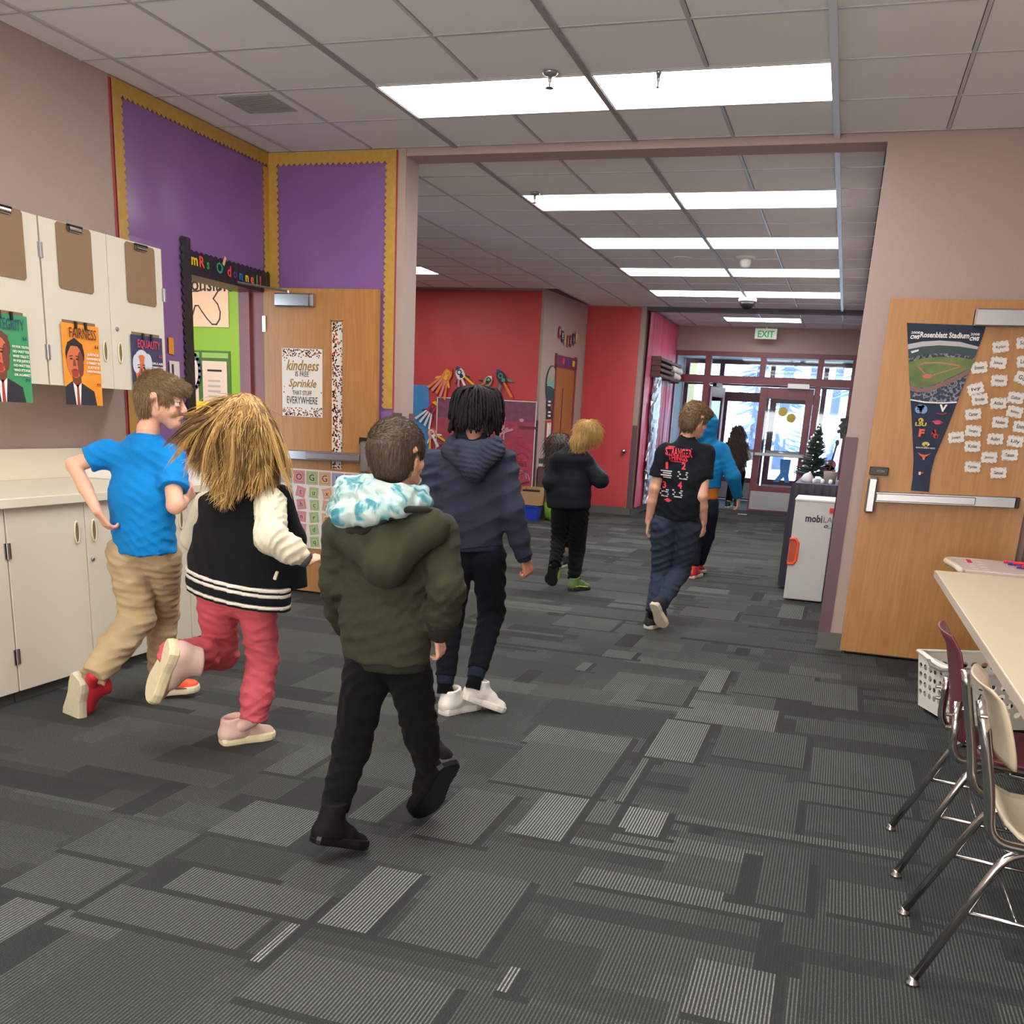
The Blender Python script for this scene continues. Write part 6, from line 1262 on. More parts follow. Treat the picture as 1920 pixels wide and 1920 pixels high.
# ---------------------------------------------------------------- boy in the blue t-shirt (running, face in profile)
P = thing('person', 'boy in bright blue t-shirt and khaki trousers running, face turned to the girl', 'person', AZ(320, 1312, 0))
f, u, r = frame_dir(64, -6, -4); tf, tu, tr = frame_dir(18, -8)
Y0 = 3.62; C = AY(301, 752, Y0)
ls, le, lw = N(200, 850, Y0-.04, 15), N(138, 872, 3.50, 13), N(182, 958, 3.42, 10); rs, re_, rw_ = N(322, 862, Y0+.0, 15), N(328, 948, 3.50, 13), N(345, 940, 3.72, 10)
lhip, lkn, lan = N(240, 1040, 3.60, 33), N(258, 1160, 3.62, 27), N(176, 1266, 3.32, 18)
rhip, rkn, ran = N(302, 1045, 3.66, 31), N(305, 1150, 3.86, 26), N(300, 1262, 3.84, 17)
s = Sdf(.014); head(s, C, f, u, r, .222); nb = AY(278, 806, 3.60); s.cap(C-u*.06-f*.022, nb, .036, .040, k=.01)
pel = AY(270, 1030, 3.63); s.cap(nb, AY(265, 960, 3.60), .045, .045, k=.02); s.cap(AY(265, 960, 3.60), pel, .045, .045, k=.02); s.cap(ls[0], rs[0], .035, .035, k=.04)
s.chain([(ls[0], .040), (le[0], .031), (lerp(le[0], lw[0], .5), .029), (lw[0], .021)], None, 1, .012); s.chain([(rs[0], .042), (re_[0], .034), (lerp(re_[0], rw_[0], .5), .03), (rw_[0], .022)], None, 1, .012)
for a_, b_, c_ in ((lhip, lkn, lan), (rhip, rkn, ran)): s.cap(pel, a_[0], .045, .045, k=.02); s.cap(a_[0], b_[0], .05, .040); s.cap(b_[0], c_[0], .040, .026)
hand(s, lw[0], (AY(200, 985, 3.45)-lw[0]), (.4, .9, .1), (0, .4, .9), .55, .15); hand(s, rw_[0], (.1, .6, .5), (-.9, 0, .2), (0, 0, 1), .8, .145)
s.build('body', pale, P, .0045)
eyes(P, C, f, u, r, .222, mat('iris_brown', S(60, 44, 36), .2))
blue = fabric('bright_blue', S(18, 148, 232), .8, 400, .2, .05)
s = Sdf(.03); s.chain([N(268, 856, 3.62, 50), N(264, 930, 3.60, 72), N(268, 985, 3.60, 70), N(275, 1032, 3.61, 70)], tf, .66, .03, cutb=True); s.cap(ls[0]+Vector((.05, 0, -.01)), rs[0], .052, .052, None, 1, .05)
s.cap(nb+Vector((0, 0, -.012)), nb+Vector((0, 0, -.08)), .044, .085, k=.04); s.cap(nb+Vector((0, 0, .05)), nb+Vector((0, 0, -.006)), .039, .041, sub=True, k=.004)
s.chain([(lerp(ls[0], le[0], 0), .062), (lerp(ls[0], le[0], .58), .056)], None, 1, .03, cutb=True); s.chain([(rs[0], .064), (lerp(rs[0], re_[0], .66), .064)], None, 1, .03, cutb=True)
s.disp = folds(21, [(.8, 0, 1), (.5, 0, 1), (-.3, 0, 1)], 22); s.damp = .0065; s.build('t_shirt', blue, P, .006)
b = MB(); b.tube([nb+tr*.044*math.cos(a)+Vector((0, 0, -.024))+tf*.044*math.sin(a) for a in np.linspace(0, 2*PI, 25)], .006, 6); b.build('collar', fabric('collar_blue', S(12, 108, 180)), P, smooth=True)
khaki = fabric('khaki', S(208, 180, 140), .8, 300, .2, .06)
s = Sdf(.022); s.cap(AY(252, 1030, 3.60), AY(295, 1035, 3.64), .090, .088, tf, .85, .03); s.chain([(lhip[0], .096), (lkn[0], .078), (lerp(lkn[0], lan[0], .5), .074), (lerp(lkn[0], lan[0], 1.04), .058)], None, 1, .02, cutb=True)
s.chain([(rhip[0], .092), (rkn[0], .076), (lerp(rkn[0], ran[0], 1.0), .058)], None, 1, .02, cutb=True); s.disp = folds(25, [(.6, 0, 1), (-.5, .2, 1), (.2, 0, 1)], 24); s.damp = .008; s.build('trousers', khaki, P, .0062)
wsock = fabric('sock_white', S(220, 214, 204)); redm = mat('shoe_red', S(200, 44, 58), .5); orm = mat('shoe_orange', S(226, 84, 50), .5); sol = mat('sole_cream', S(212, 200, 172), .6, noise=.05)
hl = AY(142, 1268, 3.30); tl_ = AY(128, 1368, 3.36); shoe(P, hl, tl_, (.42, .85, .30), redm, sol, redm, 1.1, 'sneaker', ankle=lan[0], sock=redm)
flat('red_tread', frame_on(lerp(hl, tl_, .5)-Vector((.42, .85, .30)).normalized()*.0025, (tl_-hl), Vector((.42, .85, .30)).normalized().cross(tl_-hl)*-1), [(redm, [[(.105, -.03), (.125, -.015), (.13, 0), (.125, .015), (.105, .03), (.085, .038), (.085, -.038)][::-1]], 0)], P, .002) if False else None
a0 = AZ(290, 1308, .0); shoe(P, Vector((a0.x-.01, 3.72, .012)), Vector((a0.x+.16, 3.88, .03)), (0, -.1, 1), orm, sol, black, 1.1, 'sneaker', accent=mat('shoe_black', S(24, 22, 26), .5), ankle=ran[0], sock=wsock)
hb = hairmat('light_brown', S(84, 64, 42), S(178, 148, 104)); k_ = .222/.21; g = lambda a, b_, c: C+f*a*k_+u*b_*k_+r*c*k_
s = Sdf(.012); s.ell(g(-.010, .032, 0), (.078, .096, .086), (r, f, u)); s.ell(g(-.045, -.012, 0), (.066, .052, .066), (r, f, u), .02); s.ell(g(.055, .060, 0), (.062, .050, .036), (r, f, u), .02)
s.cut(g(-.004, -.072, 0), (-u*.9+f*.4), .01)
for c in (-1, 1): s.ell(g(.030, -.04, c*.085), (.035, .060, .052), (r, f, u), .008, True)
s.ell(g(.10, -.035, 0), (.09, .065, .070), (r, f, u), .01, True)
s.disp = folds(6, [(.5, .3, 1)], 110); s.damp = .002; hr = s.build('hair', hb, P, .0045)
short_strands(hr, hb, P, 8000, .032, lambda p, m_: (f*.9-u*.3 if (p-C).dot(u) > .035 else -u*.9-f*.1), 8, .0012, .5)
# ---------------------------------------------------------------- girl in the varsity jacket
P = thing('person', 'running girl with wind-blown blond hair, black varsity jacket with cream sleeves, pink trousers', 'person', AZ(470, 1388, 0))
f, u, r = frame_dir(2, -4, 0); tf, tu, tr = frame_dir(10, -10); Y0 = 3.33; C = AY(462, 800, Y0)
rs, re_, rw_ = N(508, 948, 3.30, 22), N(508, 1008, 3.16, 20), N(578, 1052, 3.24, 12); ls, le, lw = N(388, 945, 3.40, 20), N(362, 1010, 3.52, 17), N(385, 1040, 3.68, 12)
lhip, lkn, lan = N(408, 1130, 3.36, 34), N(415, 1225, 3.46, 30), N(322, 1228, 3.02, 17); rhip, rkn, ran = N(482, 1135, 3.34, 32), N(492, 1235, 3.40, 27), N(475, 1348, 3.36, 18)
s = Sdf(.014); head(s, C, f, u, r, .205); nb = AY(460, 890, 3.34); s.cap(C-u*.05-f*.015, nb, .034, .038, k=.01); pel = AY(445, 1120, 3.35); s.cap(nb, pel, .045, .045, k=.02); s.cap(ls[0], rs[0], .03, .03, k=.03)
s.chain([(ls[0], .03), (le[0], .027), (lw[0], .02)], None, 1, .012); s.chain([(rs[0], .03), (re_[0], .028), (rw_[0], .02)], None, 1, .012)
for a_, b_, c_ in ((lhip, lkn, lan), (rhip, rkn, ran)): s.cap(pel, a_[0], .045, .045, k=.02); s.cap(a_[0], b_[0], .055, .042); s.cap(b_[0], c_[0], .042, .028)
hand(s, rw_[0], (AY(606, 1040, 3.32)-rw_[0]), (0, .3, -1), (0, .9, .2), .65, .135); hand(s, lw[0], (.1, .8, .4), (.9, 0, 0), (0, 0, 1), .8, .13)
s.build('body', pale, P, .0045)
jb = fabric('jacket_black', S(20, 21, 24), .9); cream = fabric('cream_leather', S(244, 234, 206), .5, 60, .15, .03); stw = fabric('stripe_white', S(250, 240, 226), .8)
s = Sdf(.03); hem = N(448, 1118, 3.34, 118); s.chain([N(456, 932, 3.36, 66), N(449, 985, 3.36, 92), N(446, 1050, 3.35, 107), N(447, 1092, 3.345, 115)], tf, .56, .03, cutb=True); s.cap(ls[0], rs[0], .045, .045, tf, .9, .04); s.cap(nb, nb+Vector((0, 0, -.04)), .05, .06, k=.03)
s.chain([N(530, 925, 3.36, 16), N(550, 1010, 3.38, 22), N(553, 1100, 3.40, 24)], None, 1, .03, cutb=True); s.disp = folds(31, [(1, 0, .1), (.8, .2, .2)], 13); s.damp = .006; s.build('jacket', jb, P, .0065)
p0 = AY(447, 1088, 3.345); dn = Vector((-.05, 0, -1)).normalized(); RR = N(447, 1098, 3.345, 115)[1]; hemn = []
sv = Vector(((AY(550, 1115, 3.34)-AY(335, 1090, 3.34)).normalized()))
def band(t0, t1, r0, r1, mt, nm):
    a_ = AY(446, t0, 3.345); b_ = a_+Vector((-.10, 0, -1)).normalized()*((t1-t0)*K); q = Sdf(.002); q.chain([(a_, r0), (b_, r1)], tf, .56, cuta=True, cutb=True); q.build(nm, mt, P, .0062)
K = dep(p0)/FPX
for t0, t1, mt, nm in ((1080, 1087, stw, 'hem_stripe'), (1087, 1090, jb, 'hem_band'), (1090, 1097, stw, 'hem_stripe'), (1097, 1111, jb, 'hem_band'), (1111, 1118, stw, 'hem_stripe'), (1118, 1122, jb, 'hem_band')): band(t0, t1, 117*K, 117.5*K, mt, nm)
s = Sdf(.02); s.chain([(lerp(rs[0], re_[0], -.1), .062), (re_[0], .060), (lerp(re_[0], rw_[0], .5), .054), (lerp(re_[0], rw_[0], .93), .030)], None, 1, .02, cutb=True); s.disp = folds(35, [(.9, 0, -.5), (.3, 0, 1)], 34); s.damp = .007; s.build('sleeve', cream, P, .0055)
s = Sdf(.02); s.chain([(ls[0], .052), (le[0], .05), (lerp(le[0], lw[0], .9), .032)], None, 1, .02, cutb=True); s.build('sleeve', cream, P, .007)
ribs(P, [(lerp(re_[0], rw_[0], .88), .034), (lerp(re_[0], rw_[0], 1.02), .028)], fabric('cuff_grey', S(80, 80, 84)), 'cuff')
tab_a = AY(520, 1072, 3.18); MB().tube([tab_a, tab_a+Vector((-.012, 0, -.03))], [.006, .007], 6).build('pocket_tab', cream, P)
pink = fabric('rose_pink', S(224, 100, 112), .8, 300, .15, .05)
s = Sdf(.022); s.cap(AY(418, 1118, 3.35), AY(475, 1122, 3.35), .085, .085, tf, .85, .03); s.chain([(lhip[0], .085), (lkn[0], .072), (lerp(lkn[0], lan[0], .5), .066), (lerp(lkn[0], lan[0], 1.02), .056)], None, 1, .02, cutb=True)
s.chain([(rhip[0], .078), (rkn[0], .066), (lerp(rkn[0], ran[0], .6), .066), (lerp(rkn[0], ran[0], 1.02), .056)], None, 1, .02, cutb=True); s.disp = folds(38, [(.3, 0, 1), (-.3, 0, 1), (0, .2, 1)], 34); s.damp = .007; s.build('trousers', pink, P, .0058)
psh = mat('shoe_dusty_pink', S(206, 172, 160), .7, noise=.04, bump=.1, bscale=200); psl = mat('sole_ivory', S(222, 208, 168), .6, noise=.06)
a0 = AZ(432, 1388, 0); shoe(P, Vector((a0.x+.0, 3.30, .0)), Vector((a0.x+.135, 3.50, .0)), (0, 0, 1), psh, psl, psl, 1.05, ankle=ran[0], sock=psh); 
hl = AY(318, 1205, 2.98); tl_ = AY(272, 1308, 3.02); shoe(P, hl, tl_, (.80, .55, .25), psh, psl, psl, 1.15, ankle=lan[0], sock=psh)
hbl = hairmat('blond', S(146, 102, 50), S(242, 202, 126), 60); hb2 = hairmat('blond_dark', S(98, 70, 38), S(196, 152, 86), 60)
s = Sdf(.025); s.ell(C+u*.02-f*.012, (.084, .096, .086), (r, f, u)); s.cap(C-f*.03, AY(488, 885, 3.26), .080, .036, tf, .6, .03); s.cap(AY(445, 800, 3.28), AY(412, 880, 3.25), .062, .040, tf, .6, .04); s.cap(AY(450, 850, 3.26), AY(430, 900, 3.24), .055, .045, tf, .55, .04); s.cap(AY(430, 815, 3.28), AY(372, 848, 3.28), .052, .022, tf, .6, .04); s.cap(AY(470, 800, 3.27), AY(455, 885, 3.24), .06, .036, tf, .6, .04)
s.disp = folds(4, [(1, 0, .3), (1, 0, -.2)], 26); s.damp = .010; hr = s.build('hair', hb2, P, .005)
rr = random.Random(13); L1, L2, L3 = [], [], []; crown = C+u*.105-f*.02
hv = BVHTree.FromObject(hr, bpy.context.evaluated_depsgraph_get())
for lk in range(230):
    a0_ = rr.uniform(-.15*PI, 1.15*PI); el0 = rr.uniform(.10, 1.5); fb = 1 if rr.random() < .92 else -.6; m0 = ((r*math.cos(a0_)-f*math.sin(a0_)*fb).normalized()*math.cos(el0)+u*math.sin(el0)).normalized(); side = m0.dot(r)
    lf = max(0, min(1, .42-side*1.1+rr.uniform(-.38, .38))); L0 = rr.uniform(.19, .31); dr0 = rr.uniform(.30, .60)-.20*lf*rr.random()-.05*lf; ph = rr.uniform(0, 6); tgt = [L1, L1, L2, L3][int(rr.random()*4)]; cu = rr.uniform(-.12, .12)
    for i in range(17):
        m_ = (m0+Vector((rr.gauss(0, 1), rr.gauss(0, 1), rr.gauss(0, 1)))*.045).normalized(); q = C+u*.022-f*.012+m_*.099; pts = [q]; L_ = L0*rr.uniform(.86, 1.1)
        d = (m_-u*m_.dot(u)); d = (d*.55-u*.55-r*lf*.9).normalized()
        for k in range(9):
            d = (d+Vector((0, 0, -dr0))-r*lf*.30*(1-k/12)+Vector((rr.uniform(-1, 1), rr.uniform(-1, 1), rr.uniform(-1, 1)))*.018+(r*(.10*math.sin(k*.8+ph)+cu) if lf < .4 else u*(.12*math.sin(k*.8+ph)+cu))).normalized(); q = q+d*L_/9
            lo_, no_, _i, _d = hv.find_nearest(q)
            if lo_ is not None and (q-lo_).dot(no_) < .003: q = lo_+no_*(.003+.009*abs(math.sin(ph*3))+rr.random()*.003)
            pts.append(q)
        tgt.append((pts, rr.uniform(.0012, .0030)))
for i in range(60):      # loose locks blown to the left
    q = AY(rr.uniform(395, 450), rr.uniform(742, 850), rr.uniform(3.22, 3.36)); d = (-r+u*rr.uniform(-.3, .5)).normalized(); pts = [q]; L_ = rr.uniform(.10, .17)
    for k in range(8): d = (d+Vector((-.08, 0, -.15))).normalized(); q = q+d*L_/8; pts.append(q)
    L1.append((pts, rr.uniform(.001, .0022)))
strand_mesh('hair_strands', L1, hbl, hr); strand_mesh('hair_strands', L2, hb2, hr); short_strands(hr, hbl, P, 3600, .085, lambda p, m_: Vector((-.25, 0, -1)), 23, .0019, .14); short_strands(hr, hb2, P, 1600, .08, lambda p, m_: Vector((-.45, 0, -1)), 24, .0019, .14); strand_mesh('hair_strands', L3, hairmat('blond_deep', S(70, 50, 30), S(130, 96, 56), 60), hr)
# ---------------------------------------------------------------- child in the navy hoodie
P = thing('person', 'child with dark twisted hair in navy hoodie, black joggers and white sneakers, walking away', 'person', AZ(870, 1335, 0))
f, u, r = frame_dir(-4, -6, -2); tf, tu, tr = frame_dir(-2); Y0 = 4.27; C = AY(893, 775, Y0)
ls, le, lw = N(815, 868, Y0, 18), N(806, 950, 4.22, 16), N(822, 1030, 4.25, 10); rs, re_, rw_ = N(945, 868, Y0+.02, 18), N(962, 960, 4.26, 16), N(983, 1048, 4.34, 10)
lhip, lkn, lan = N(858, 1040, 4.28, 28), N(845, 1160, 4.26, 22), N(834, 1286, 4.16, 13); rhip, rkn, ran = N(915, 1042, 4.30, 28), N(922, 1150, 4.42, 23), N(890, 1275, 4.22, 13)
s = Sdf(.014); head(s, C, f, u, r, .21); nb = AY(888, 838, 4.27); s.cap(C-u*.05-f*.015, nb, .036, .040, k=.01); pel = AY(885, 1030, 4.29); s.cap(nb, pel, .045, .045, k=.02); s.cap(ls[0], rs[0], .03, .03, k=.03)
for a_, b_, c_ in ((ls, le, lw), (rs, re_, rw_)): s.chain([(a_[0], .034), (b_[0], .030), (c_[0], .022)], None, 1, .012)
for a_, b_, c_ in ((lhip, lkn, lan), (rhip, rkn, ran)): s.cap(pel, a_[0], .045, .045, k=.02); s.cap(a_[0], b_[0], .05, .040); s.cap(b_[0], c_[0], .040, .026)
hand(s, rw_[0], (.25, .35, -.9), (-.8, .3, 0), (.1, 1, 0), .9, .15); hand(s, lw[0], (0, .4, -.9), (.9, .2, 0), (0, 1, 0), .6, .15); s.build('body', SKIN('hand_tan', S(190, 130, 104)), P, .0052)
nvf = fabric('navy', S(56, 61, 80), .9, 350, .3, .05)
s = Sdf(.03); s.chain([N(880, 850, 4.28, 48), N(882, 900, 4.27, 64), N(882, 960, 4.27, 66), N(885, 1022, 4.28, 60)], tf, .62, .03, cutb=True); s.cap(ls[0], rs[0], .056, .056, tf, .9, .05)
for a_, b_, c_ in ((ls, le, lw), (rs, re_, rw_)): s.chain([(a_[0], .064), (b_[0], .054), (lerp(b_[0], c_[0], .5), .050), (lerp(b_[0], c_[0], .96), .040)], None, 1, .022, cutb=True)
s.disp = folds(41, [(.4, 0, 1), (-.4, 0, 1)], 18); s.damp = .009; s.build('hoodie', nvf, P, .0068)
ribs(P, [(AY(884, 1008, 4.28), 60*dep(AY(884, 1008, 4.28))/FPX), (AY(885, 1032, 4.28), 57*dep(AY(884, 1008, 4.28))/FPX)], fabric('navy_rib', S(44, 50, 74)), 'hoodie_hem', tf, .62)
for b_, c_ in ((le, lw), (re_, rw_)): ribs(P, [(lerp(b_[0], c_[0], .84), .041), (lerp(b_[0], c_[0], 1.03), .034)], fabric('navy_rib', S(44, 50, 74)), 'cuff')
s = Sdf(.02); s.chain([(AY(848, 828, 4.24), .030), (AY(868, 840, 4.17), .032), (AY(900, 842, 4.16), .032), (AY(930, 828, 4.22), .030)], None, 1, .03); s.chain([(AY(840, 845, 4.22), .034), (AY(888, 880, 4.13), .044), (AY(935, 845, 4.20), .034)], None, 1, .03); s.cap(AY(888, 862, 4.15), AY(890, 888, 4.14), .05, .030, k=.04)
s.disp = folds(44, [(.3, 0, 1)], 44); s.damp = .006; s.build('hood', nvf, P, .0058)
jog = fabric('black_jogger', S(20, 23, 31), .9); jog2 = fabric('navy_jogger', S(34, 42, 62), .85)
s = Sdf(.02); s.cap(AY(865, 1028, 4.28), AY(905, 1030, 4.30), .090, .090, tf, .8, .03); s.chain([(lhip[0], .088), (lkn[0], .062), (lerp(lkn[0], lan[0], .85), .050)], None, 1, .02, cutb=True); s.chain([(rhip[0], .088), (rkn[0], .066), (lerp(rkn[0], ran[0], .85), .050)], None, 1, .02, cutb=True)
s.disp = folds(46, [(.3, 0, 1), (-.5, 0, 1)], 22); s.damp = .006; s.build('joggers', jog, P, .0068)
for b_, c_ in ((lkn, lan), (rkn, ran)): ribs(P, [(lerp(b_[0], c_[0], .78), .046), (lerp(b_[0], c_[0], .98), .040)], jog2, 'jogger_cuff'); sock_cuff(P, lerp(b_[0], c_[0], .9), lerp(b_[0], c_[0], 1.12), .034, .036, blk_f)
wsh = mat('white_leather', S(232, 228, 220), .45, noise=.02); wso = mat('white_rubber', S(226, 222, 214), .5)
a0 = AZ(822, 1338, 0); shoe(P, Vector((a0.x+.025, 4.12, 0)), Vector((a0.x+.13, 4.35, 0)), (0, 0, 1), wsh, wso, wsh, 1.1, 'sneaker', ankle=lan[0], sock=blk_f)
hl = AY(866, 1310, 4.20); tl_ = AY(922, 1332, 4.30); tl_.z = max(tl_.z, .012); hl.z = max(hl.z, .07); shoe(P, hl, hl+(tl_-hl).normalized()*.235, (.15, .2, 1), wsh, wso, wsh, 1.15, 'sneaker', ankle=ran[0], sock=blk_f)
hbk = mat('hair_twists', S(15, 14, 15), .7, noise=.2, nscale=80, bump=.4, bscale=200, spec=.25)
s = Sdf(.012); s.ell(C+u*.026-f*.012, (.080, .096, .088), (r, f, u)); s.disp = folds(7, [(1, 0, 0), (0, 1, 0)], 90); s.damp = .004; hr = s.build('hair', hbk, P, .005)
rr = random.Random(17); b = MB(); twi = []
for i in range(330):
    a = rr.uniform(0, 2*PI); el_ = rr.uniform(-.25, 1.5); m_ = (r*math.cos(a)*math.cos(el_)+f*math.sin(a)*math.cos(el_)+u*math.sin(el_)).normalized()
    p = C+u*.03-f*.012+Vector(r*m_.dot(r)*.080+f*m_.dot(f)*.095+u*m_.dot(u)*.088); fr_ = m_.dot(f)
    if fr_ > .6 and el_ < .7: continue
    L_ = (rr.uniform(.15, .20) if (m_.dot(r) < -.35) else rr.uniform(.14, .18))*(1 if el_ > .3 else .66); q = p; pts = [p]; hz = Vector((m_.x, m_.y, 0)); d = (hz*(.9 if el_ > .8 else .25)+Vector((0, 0, -.5*math.cos(el_)))+m_*.12).normalized(); out = -r*.34 if m_.dot(r) < -.75 and el_ < .7 else Vector((0, 0, 0))
    for k in range(7):
        d = (d+Vector((0, 0, -.62))+out*(.5 if k > 1 else .1)+Vector((rr.uniform(-1, 1), rr.uniform(-1, 1), 0))*.10).normalized(); q = q+d*L_/7; e = q-(C+u*.0)
        h_ = Vector((e.x, e.y, 0))
        if h_.length < .088 and e.dot(u) > -.12: q = q+h_.normalized()*(.090-h_.length)
        pts.append(q)
    if max(math.hypot(q_.x-C.x, q_.y-C.y) for q_ in pts) > .128 or max((q_-C).dot(u) for q_ in pts) > .135: continue
    rad = .0062; b.tube(pts, [rad*(1+.16*(-1)**k) for k in range(7)]+[rad*.5], 6)
tw = b.build('hair_twists', hbk, hr, smooth=True); tw['kind'] = 'stuff'
# ---------------------------------------------------------------- child in the dark puffer coat
P = thing('person', 'blond child in dark puffer coat and black trousers, green sneakers, looking down', 'person', AZ(1065, 1100, 0))
f, u, r = frame_dir(40, -34, 6); tf, tu, tr = frame_dir(6); Y0 = 8.0; C = AY(1103, 816, Y0-.02)
ls, le, lw = N(1045, 870, Y0, 13), N(1032, 905, 7.95, 12), N(1045, 925, 8.15, 7); rs, re_, rw_ = N(1095, 868, Y0, 13), N(1126, 900, 7.95, 11), N(1108, 893, 8.22, 7)
lhip, lkn, lan = N(1052, 960, 8.0, 16), N(1048, 1015, 8.05, 12), N(1040, 1060, 7.72, 9); rhip, rkn, ran = N(1086, 960, 8.02, 16), N(1082, 1030, 8.10, 13), N(1076, 1086, 7.98, 9)
s = Sdf(.014); head(s, C, f, u, r, .21); nb = AY(1078, 850, 8.0); s.cap(C-u*.05-f*.015, nb, .042, .05, k=.02); pel = AY(1070, 950, 8.0); s.cap(nb, pel, .045, .045, k=.02)
for a_, b_, c_ in ((ls, le, lw), (rs, re_, rw_)): s.chain([(a_[0], .03), (b_[0], .03), (c_[0], .022)], None, 1, .012)
for a_, b_, c_ in ((lhip, lkn, lan), (rhip, rkn, ran)): s.cap(pel, a_[0], .045, .045, k=.02); s.cap(a_[0], b_[0], .05, .040); s.cap(b_[0], c_[0], .040, .026)
hand(s, rw_[0], (-.3, .6, .3), (0, 0, -1), (0, 1, 0), .5, .14); hand(s, lw[0], (.3, .6, .3), (0, 0, -1), (0, 1, 0), .5, .14); s.build('body', pale, P, .0065)
puf = mat('puffer_nylon', S(25, 30, 37), .6, noise=.05, bump=.15, bscale=60, spec=.12)
s = Sdf(.03); s.chain([N(1070, 862, 8.0, 26), N(1068, 895, 8.0, 40), N(1066, 925, 8.0, 42), N(1066, 952, 8.0, 42)], tf, .62, .03, cutb=True); s.cap(ls[0], rs[0], .07, .07, k=.05)
for a_, b_, c_ in ((ls, le, lw), (rs, re_, rw_)): s.chain([(a_[0], .075), (b_[0], .064), (lerp(b_[0], c_[0], .9), .046)], None, 1, .022, cutb=True)
s.cap(AY(1050, 862, 7.94), AY(1095, 862, 7.94), .07, .065, k=.05)
def quilt(Pt): return (np.abs(np.sin(Pt[:, 2]*2*PI/.19))**.5-.5).astype(np.float32)
s.disp = quilt; s.damp = .006; s.build('puffer_coat', puf, P, .0095)
s = Sdf(.02); s.cap(AY(1060, 950, 8.0), AY(1078, 950, 8.0), .10, .10, tf, .8, .03); s.chain([(lhip[0], .088), (lkn[0], .066), (lan[0], .052)], None, 1, .02, cutb=True); s.chain([(rhip[0], .088), (rkn[0], .070), (ran[0], .055)], None, 1, .02, cutb=True)
s.disp = folds(56, [(.3, 0, 1)], 24); s.damp = .007; s.build('trousers', blk_f, P, .0095)
gsh = mat('shoe_green', S(84, 112, 56), .6, noise=.35, nscale=30); gso = mat('sole_dark', S(34, 36, 34), .6); lime = mat('shoe_lime', S(196, 214, 50), .5)
hl = AY(1036, 1062, 7.70); shoe(P, hl, AY(1030, 1098, 7.86), (.2, .8, .5), gsh, gso, lime, 1.1, accent=lime, ankle=lan[0], sock=blk_f)
a0 = AZ(1062, 1107, 0); shoe(P, Vector((a0.x+.03, 7.92, 0)), Vector((a0.x+.15, 8.12, 0)), (0, 0, 1), gsh, gso, lime, 1.1, accent=lime, ankle=ran[0], sock=blk_f)
s = Sdf(.015); s.ell(C+u*.026-f*.012, (.088, .100, .092), (r, f, u)); s.cap(C-f*.04+u*.0, C-f*.045-u*.085, .078, .062, k=.03); s.ell(C+f*.10-u*.045, (.06, .05, .075), (r, f, u), .01, True); s.disp = folds(57, [(1, 0, 0)], 60); s.damp = .004; hr = s.build('hair', hbl, P, .007)
short_strands(hr, hbl, P, 2600, .075, lambda p, m_: Vector((0, 0, -1)), 5, .0022, .35)
# ---------------------------------------------------------------- boy in the black printed t-shirt
P = thing('person', 'boy in black t-shirt with red lettering on the back and grey-blue trousers, walking away', 'person', AZ(1225, 1175, 0))
f, u, r = frame_dir(44, -12, 0); tf, tu, tr = frame_dir(12); Y0 = 6.78; C = AY(1303, 788, Y0)
ls, le, lw = N(1247, 850, Y0-.02, 13), N(1228, 915, 6.74, 10), N(1216, 978, 6.80, 7); rs, re_, rw_ = N(1322, 852, Y0+.02, 13), N(1316, 930, 6.74, 11), N(1319, 978, 6.84, 8)
lhip, lkn, lan = N(1245, 985, 6.80, 21), N(1240, 1075, 6.86, 16), N(1222, 1150, 6.70, 9); rhip, rkn, ran = N(1290, 985, 6.82, 21), N(1276, 1070, 6.92, 16), N(1240, 1132, 6.58, 9)
s = Sdf(.014); head(s, C, f, u, r, .215); nb = AY(1288, 820, 6.78); s.cap(C-u*.06-f*.022, nb, .040, .044, k=.01); pel = AY(1268, 980, 6.80); s.cap(nb, AY(1275, 920, 6.78), .045, .045, k=.02); s.cap(AY(1275, 920, 6.78), pel, .045, .045, k=.02); s.cap(ls[0], rs[0], .035, .035, k=.04)
s.chain([(ls[0], .044), (le[0], .036), (lerp(le[0], lw[0], .4), .034), (lw[0], .024)], None, 1, .012); s.chain([(rs[0], .044), (re_[0], .038), (lerp(re_[0], rw_[0], .4), .035), (rw_[0], .025)], None, 1, .012)
for a_, b_, c_ in ((lhip, lkn, lan), (rhip, rkn, ran)): s.cap(pel, a_[0], .045, .045, k=.02); s.cap(a_[0], b_[0], .055, .042); s.cap(b_[0], c_[0], .042, .028)
hand(s, lw[0], (-.1, .25, -.95), (.9, .2, 0), (0, 1, 0), .5, .165); hand(s, rw_[0], (.05, .2, -.95), (-.9, .2, 0), (0, 1, 0), .5, .165); s.build('body', SKIN('light', S(222, 166, 140)), P, .0055)
eyes(P, C, f, u, r, .215, mat('iris_brown', S(60, 44, 36), .2))
bt = fabric('tee_charcoal', S(28, 32, 40), .9, 350, .25, .05)
s = Sdf(.03); s.chain([N(1286, 856, 6.78, 30), N(1280, 895, 6.78, 44), N(1272, 935, 6.78, 43), N(1268, 972, 6.79, 43)], tf, .60, .03, cutb=True); s.cap(ls[0], rs[0], .058, .058, tf, .95, .05)
s.cap(nb+Vector((0, 0, -.015)), nb+Vector((0, 0, -.08)), .056, .095, k=.05); s.cap(nb+Vector((0, 0, .05)), nb+Vector((0, 0, -.004)), .044, .046, sub=True, k=.004)
s.chain([(ls[0], .066), (lerp(ls[0], le[0], .70), .066)], None, 1, .03, cutb=True); s.chain([(rs[0], .068), (lerp(rs[0], re_[0], .58), .068)], None, 1, .03, cutb=True); s.disp = folds(61, [(.4, 0, 1), (-.4, 0, 1)], 16); s.damp = .005; tee = s.build('t_shirt', bt, P, .0075)
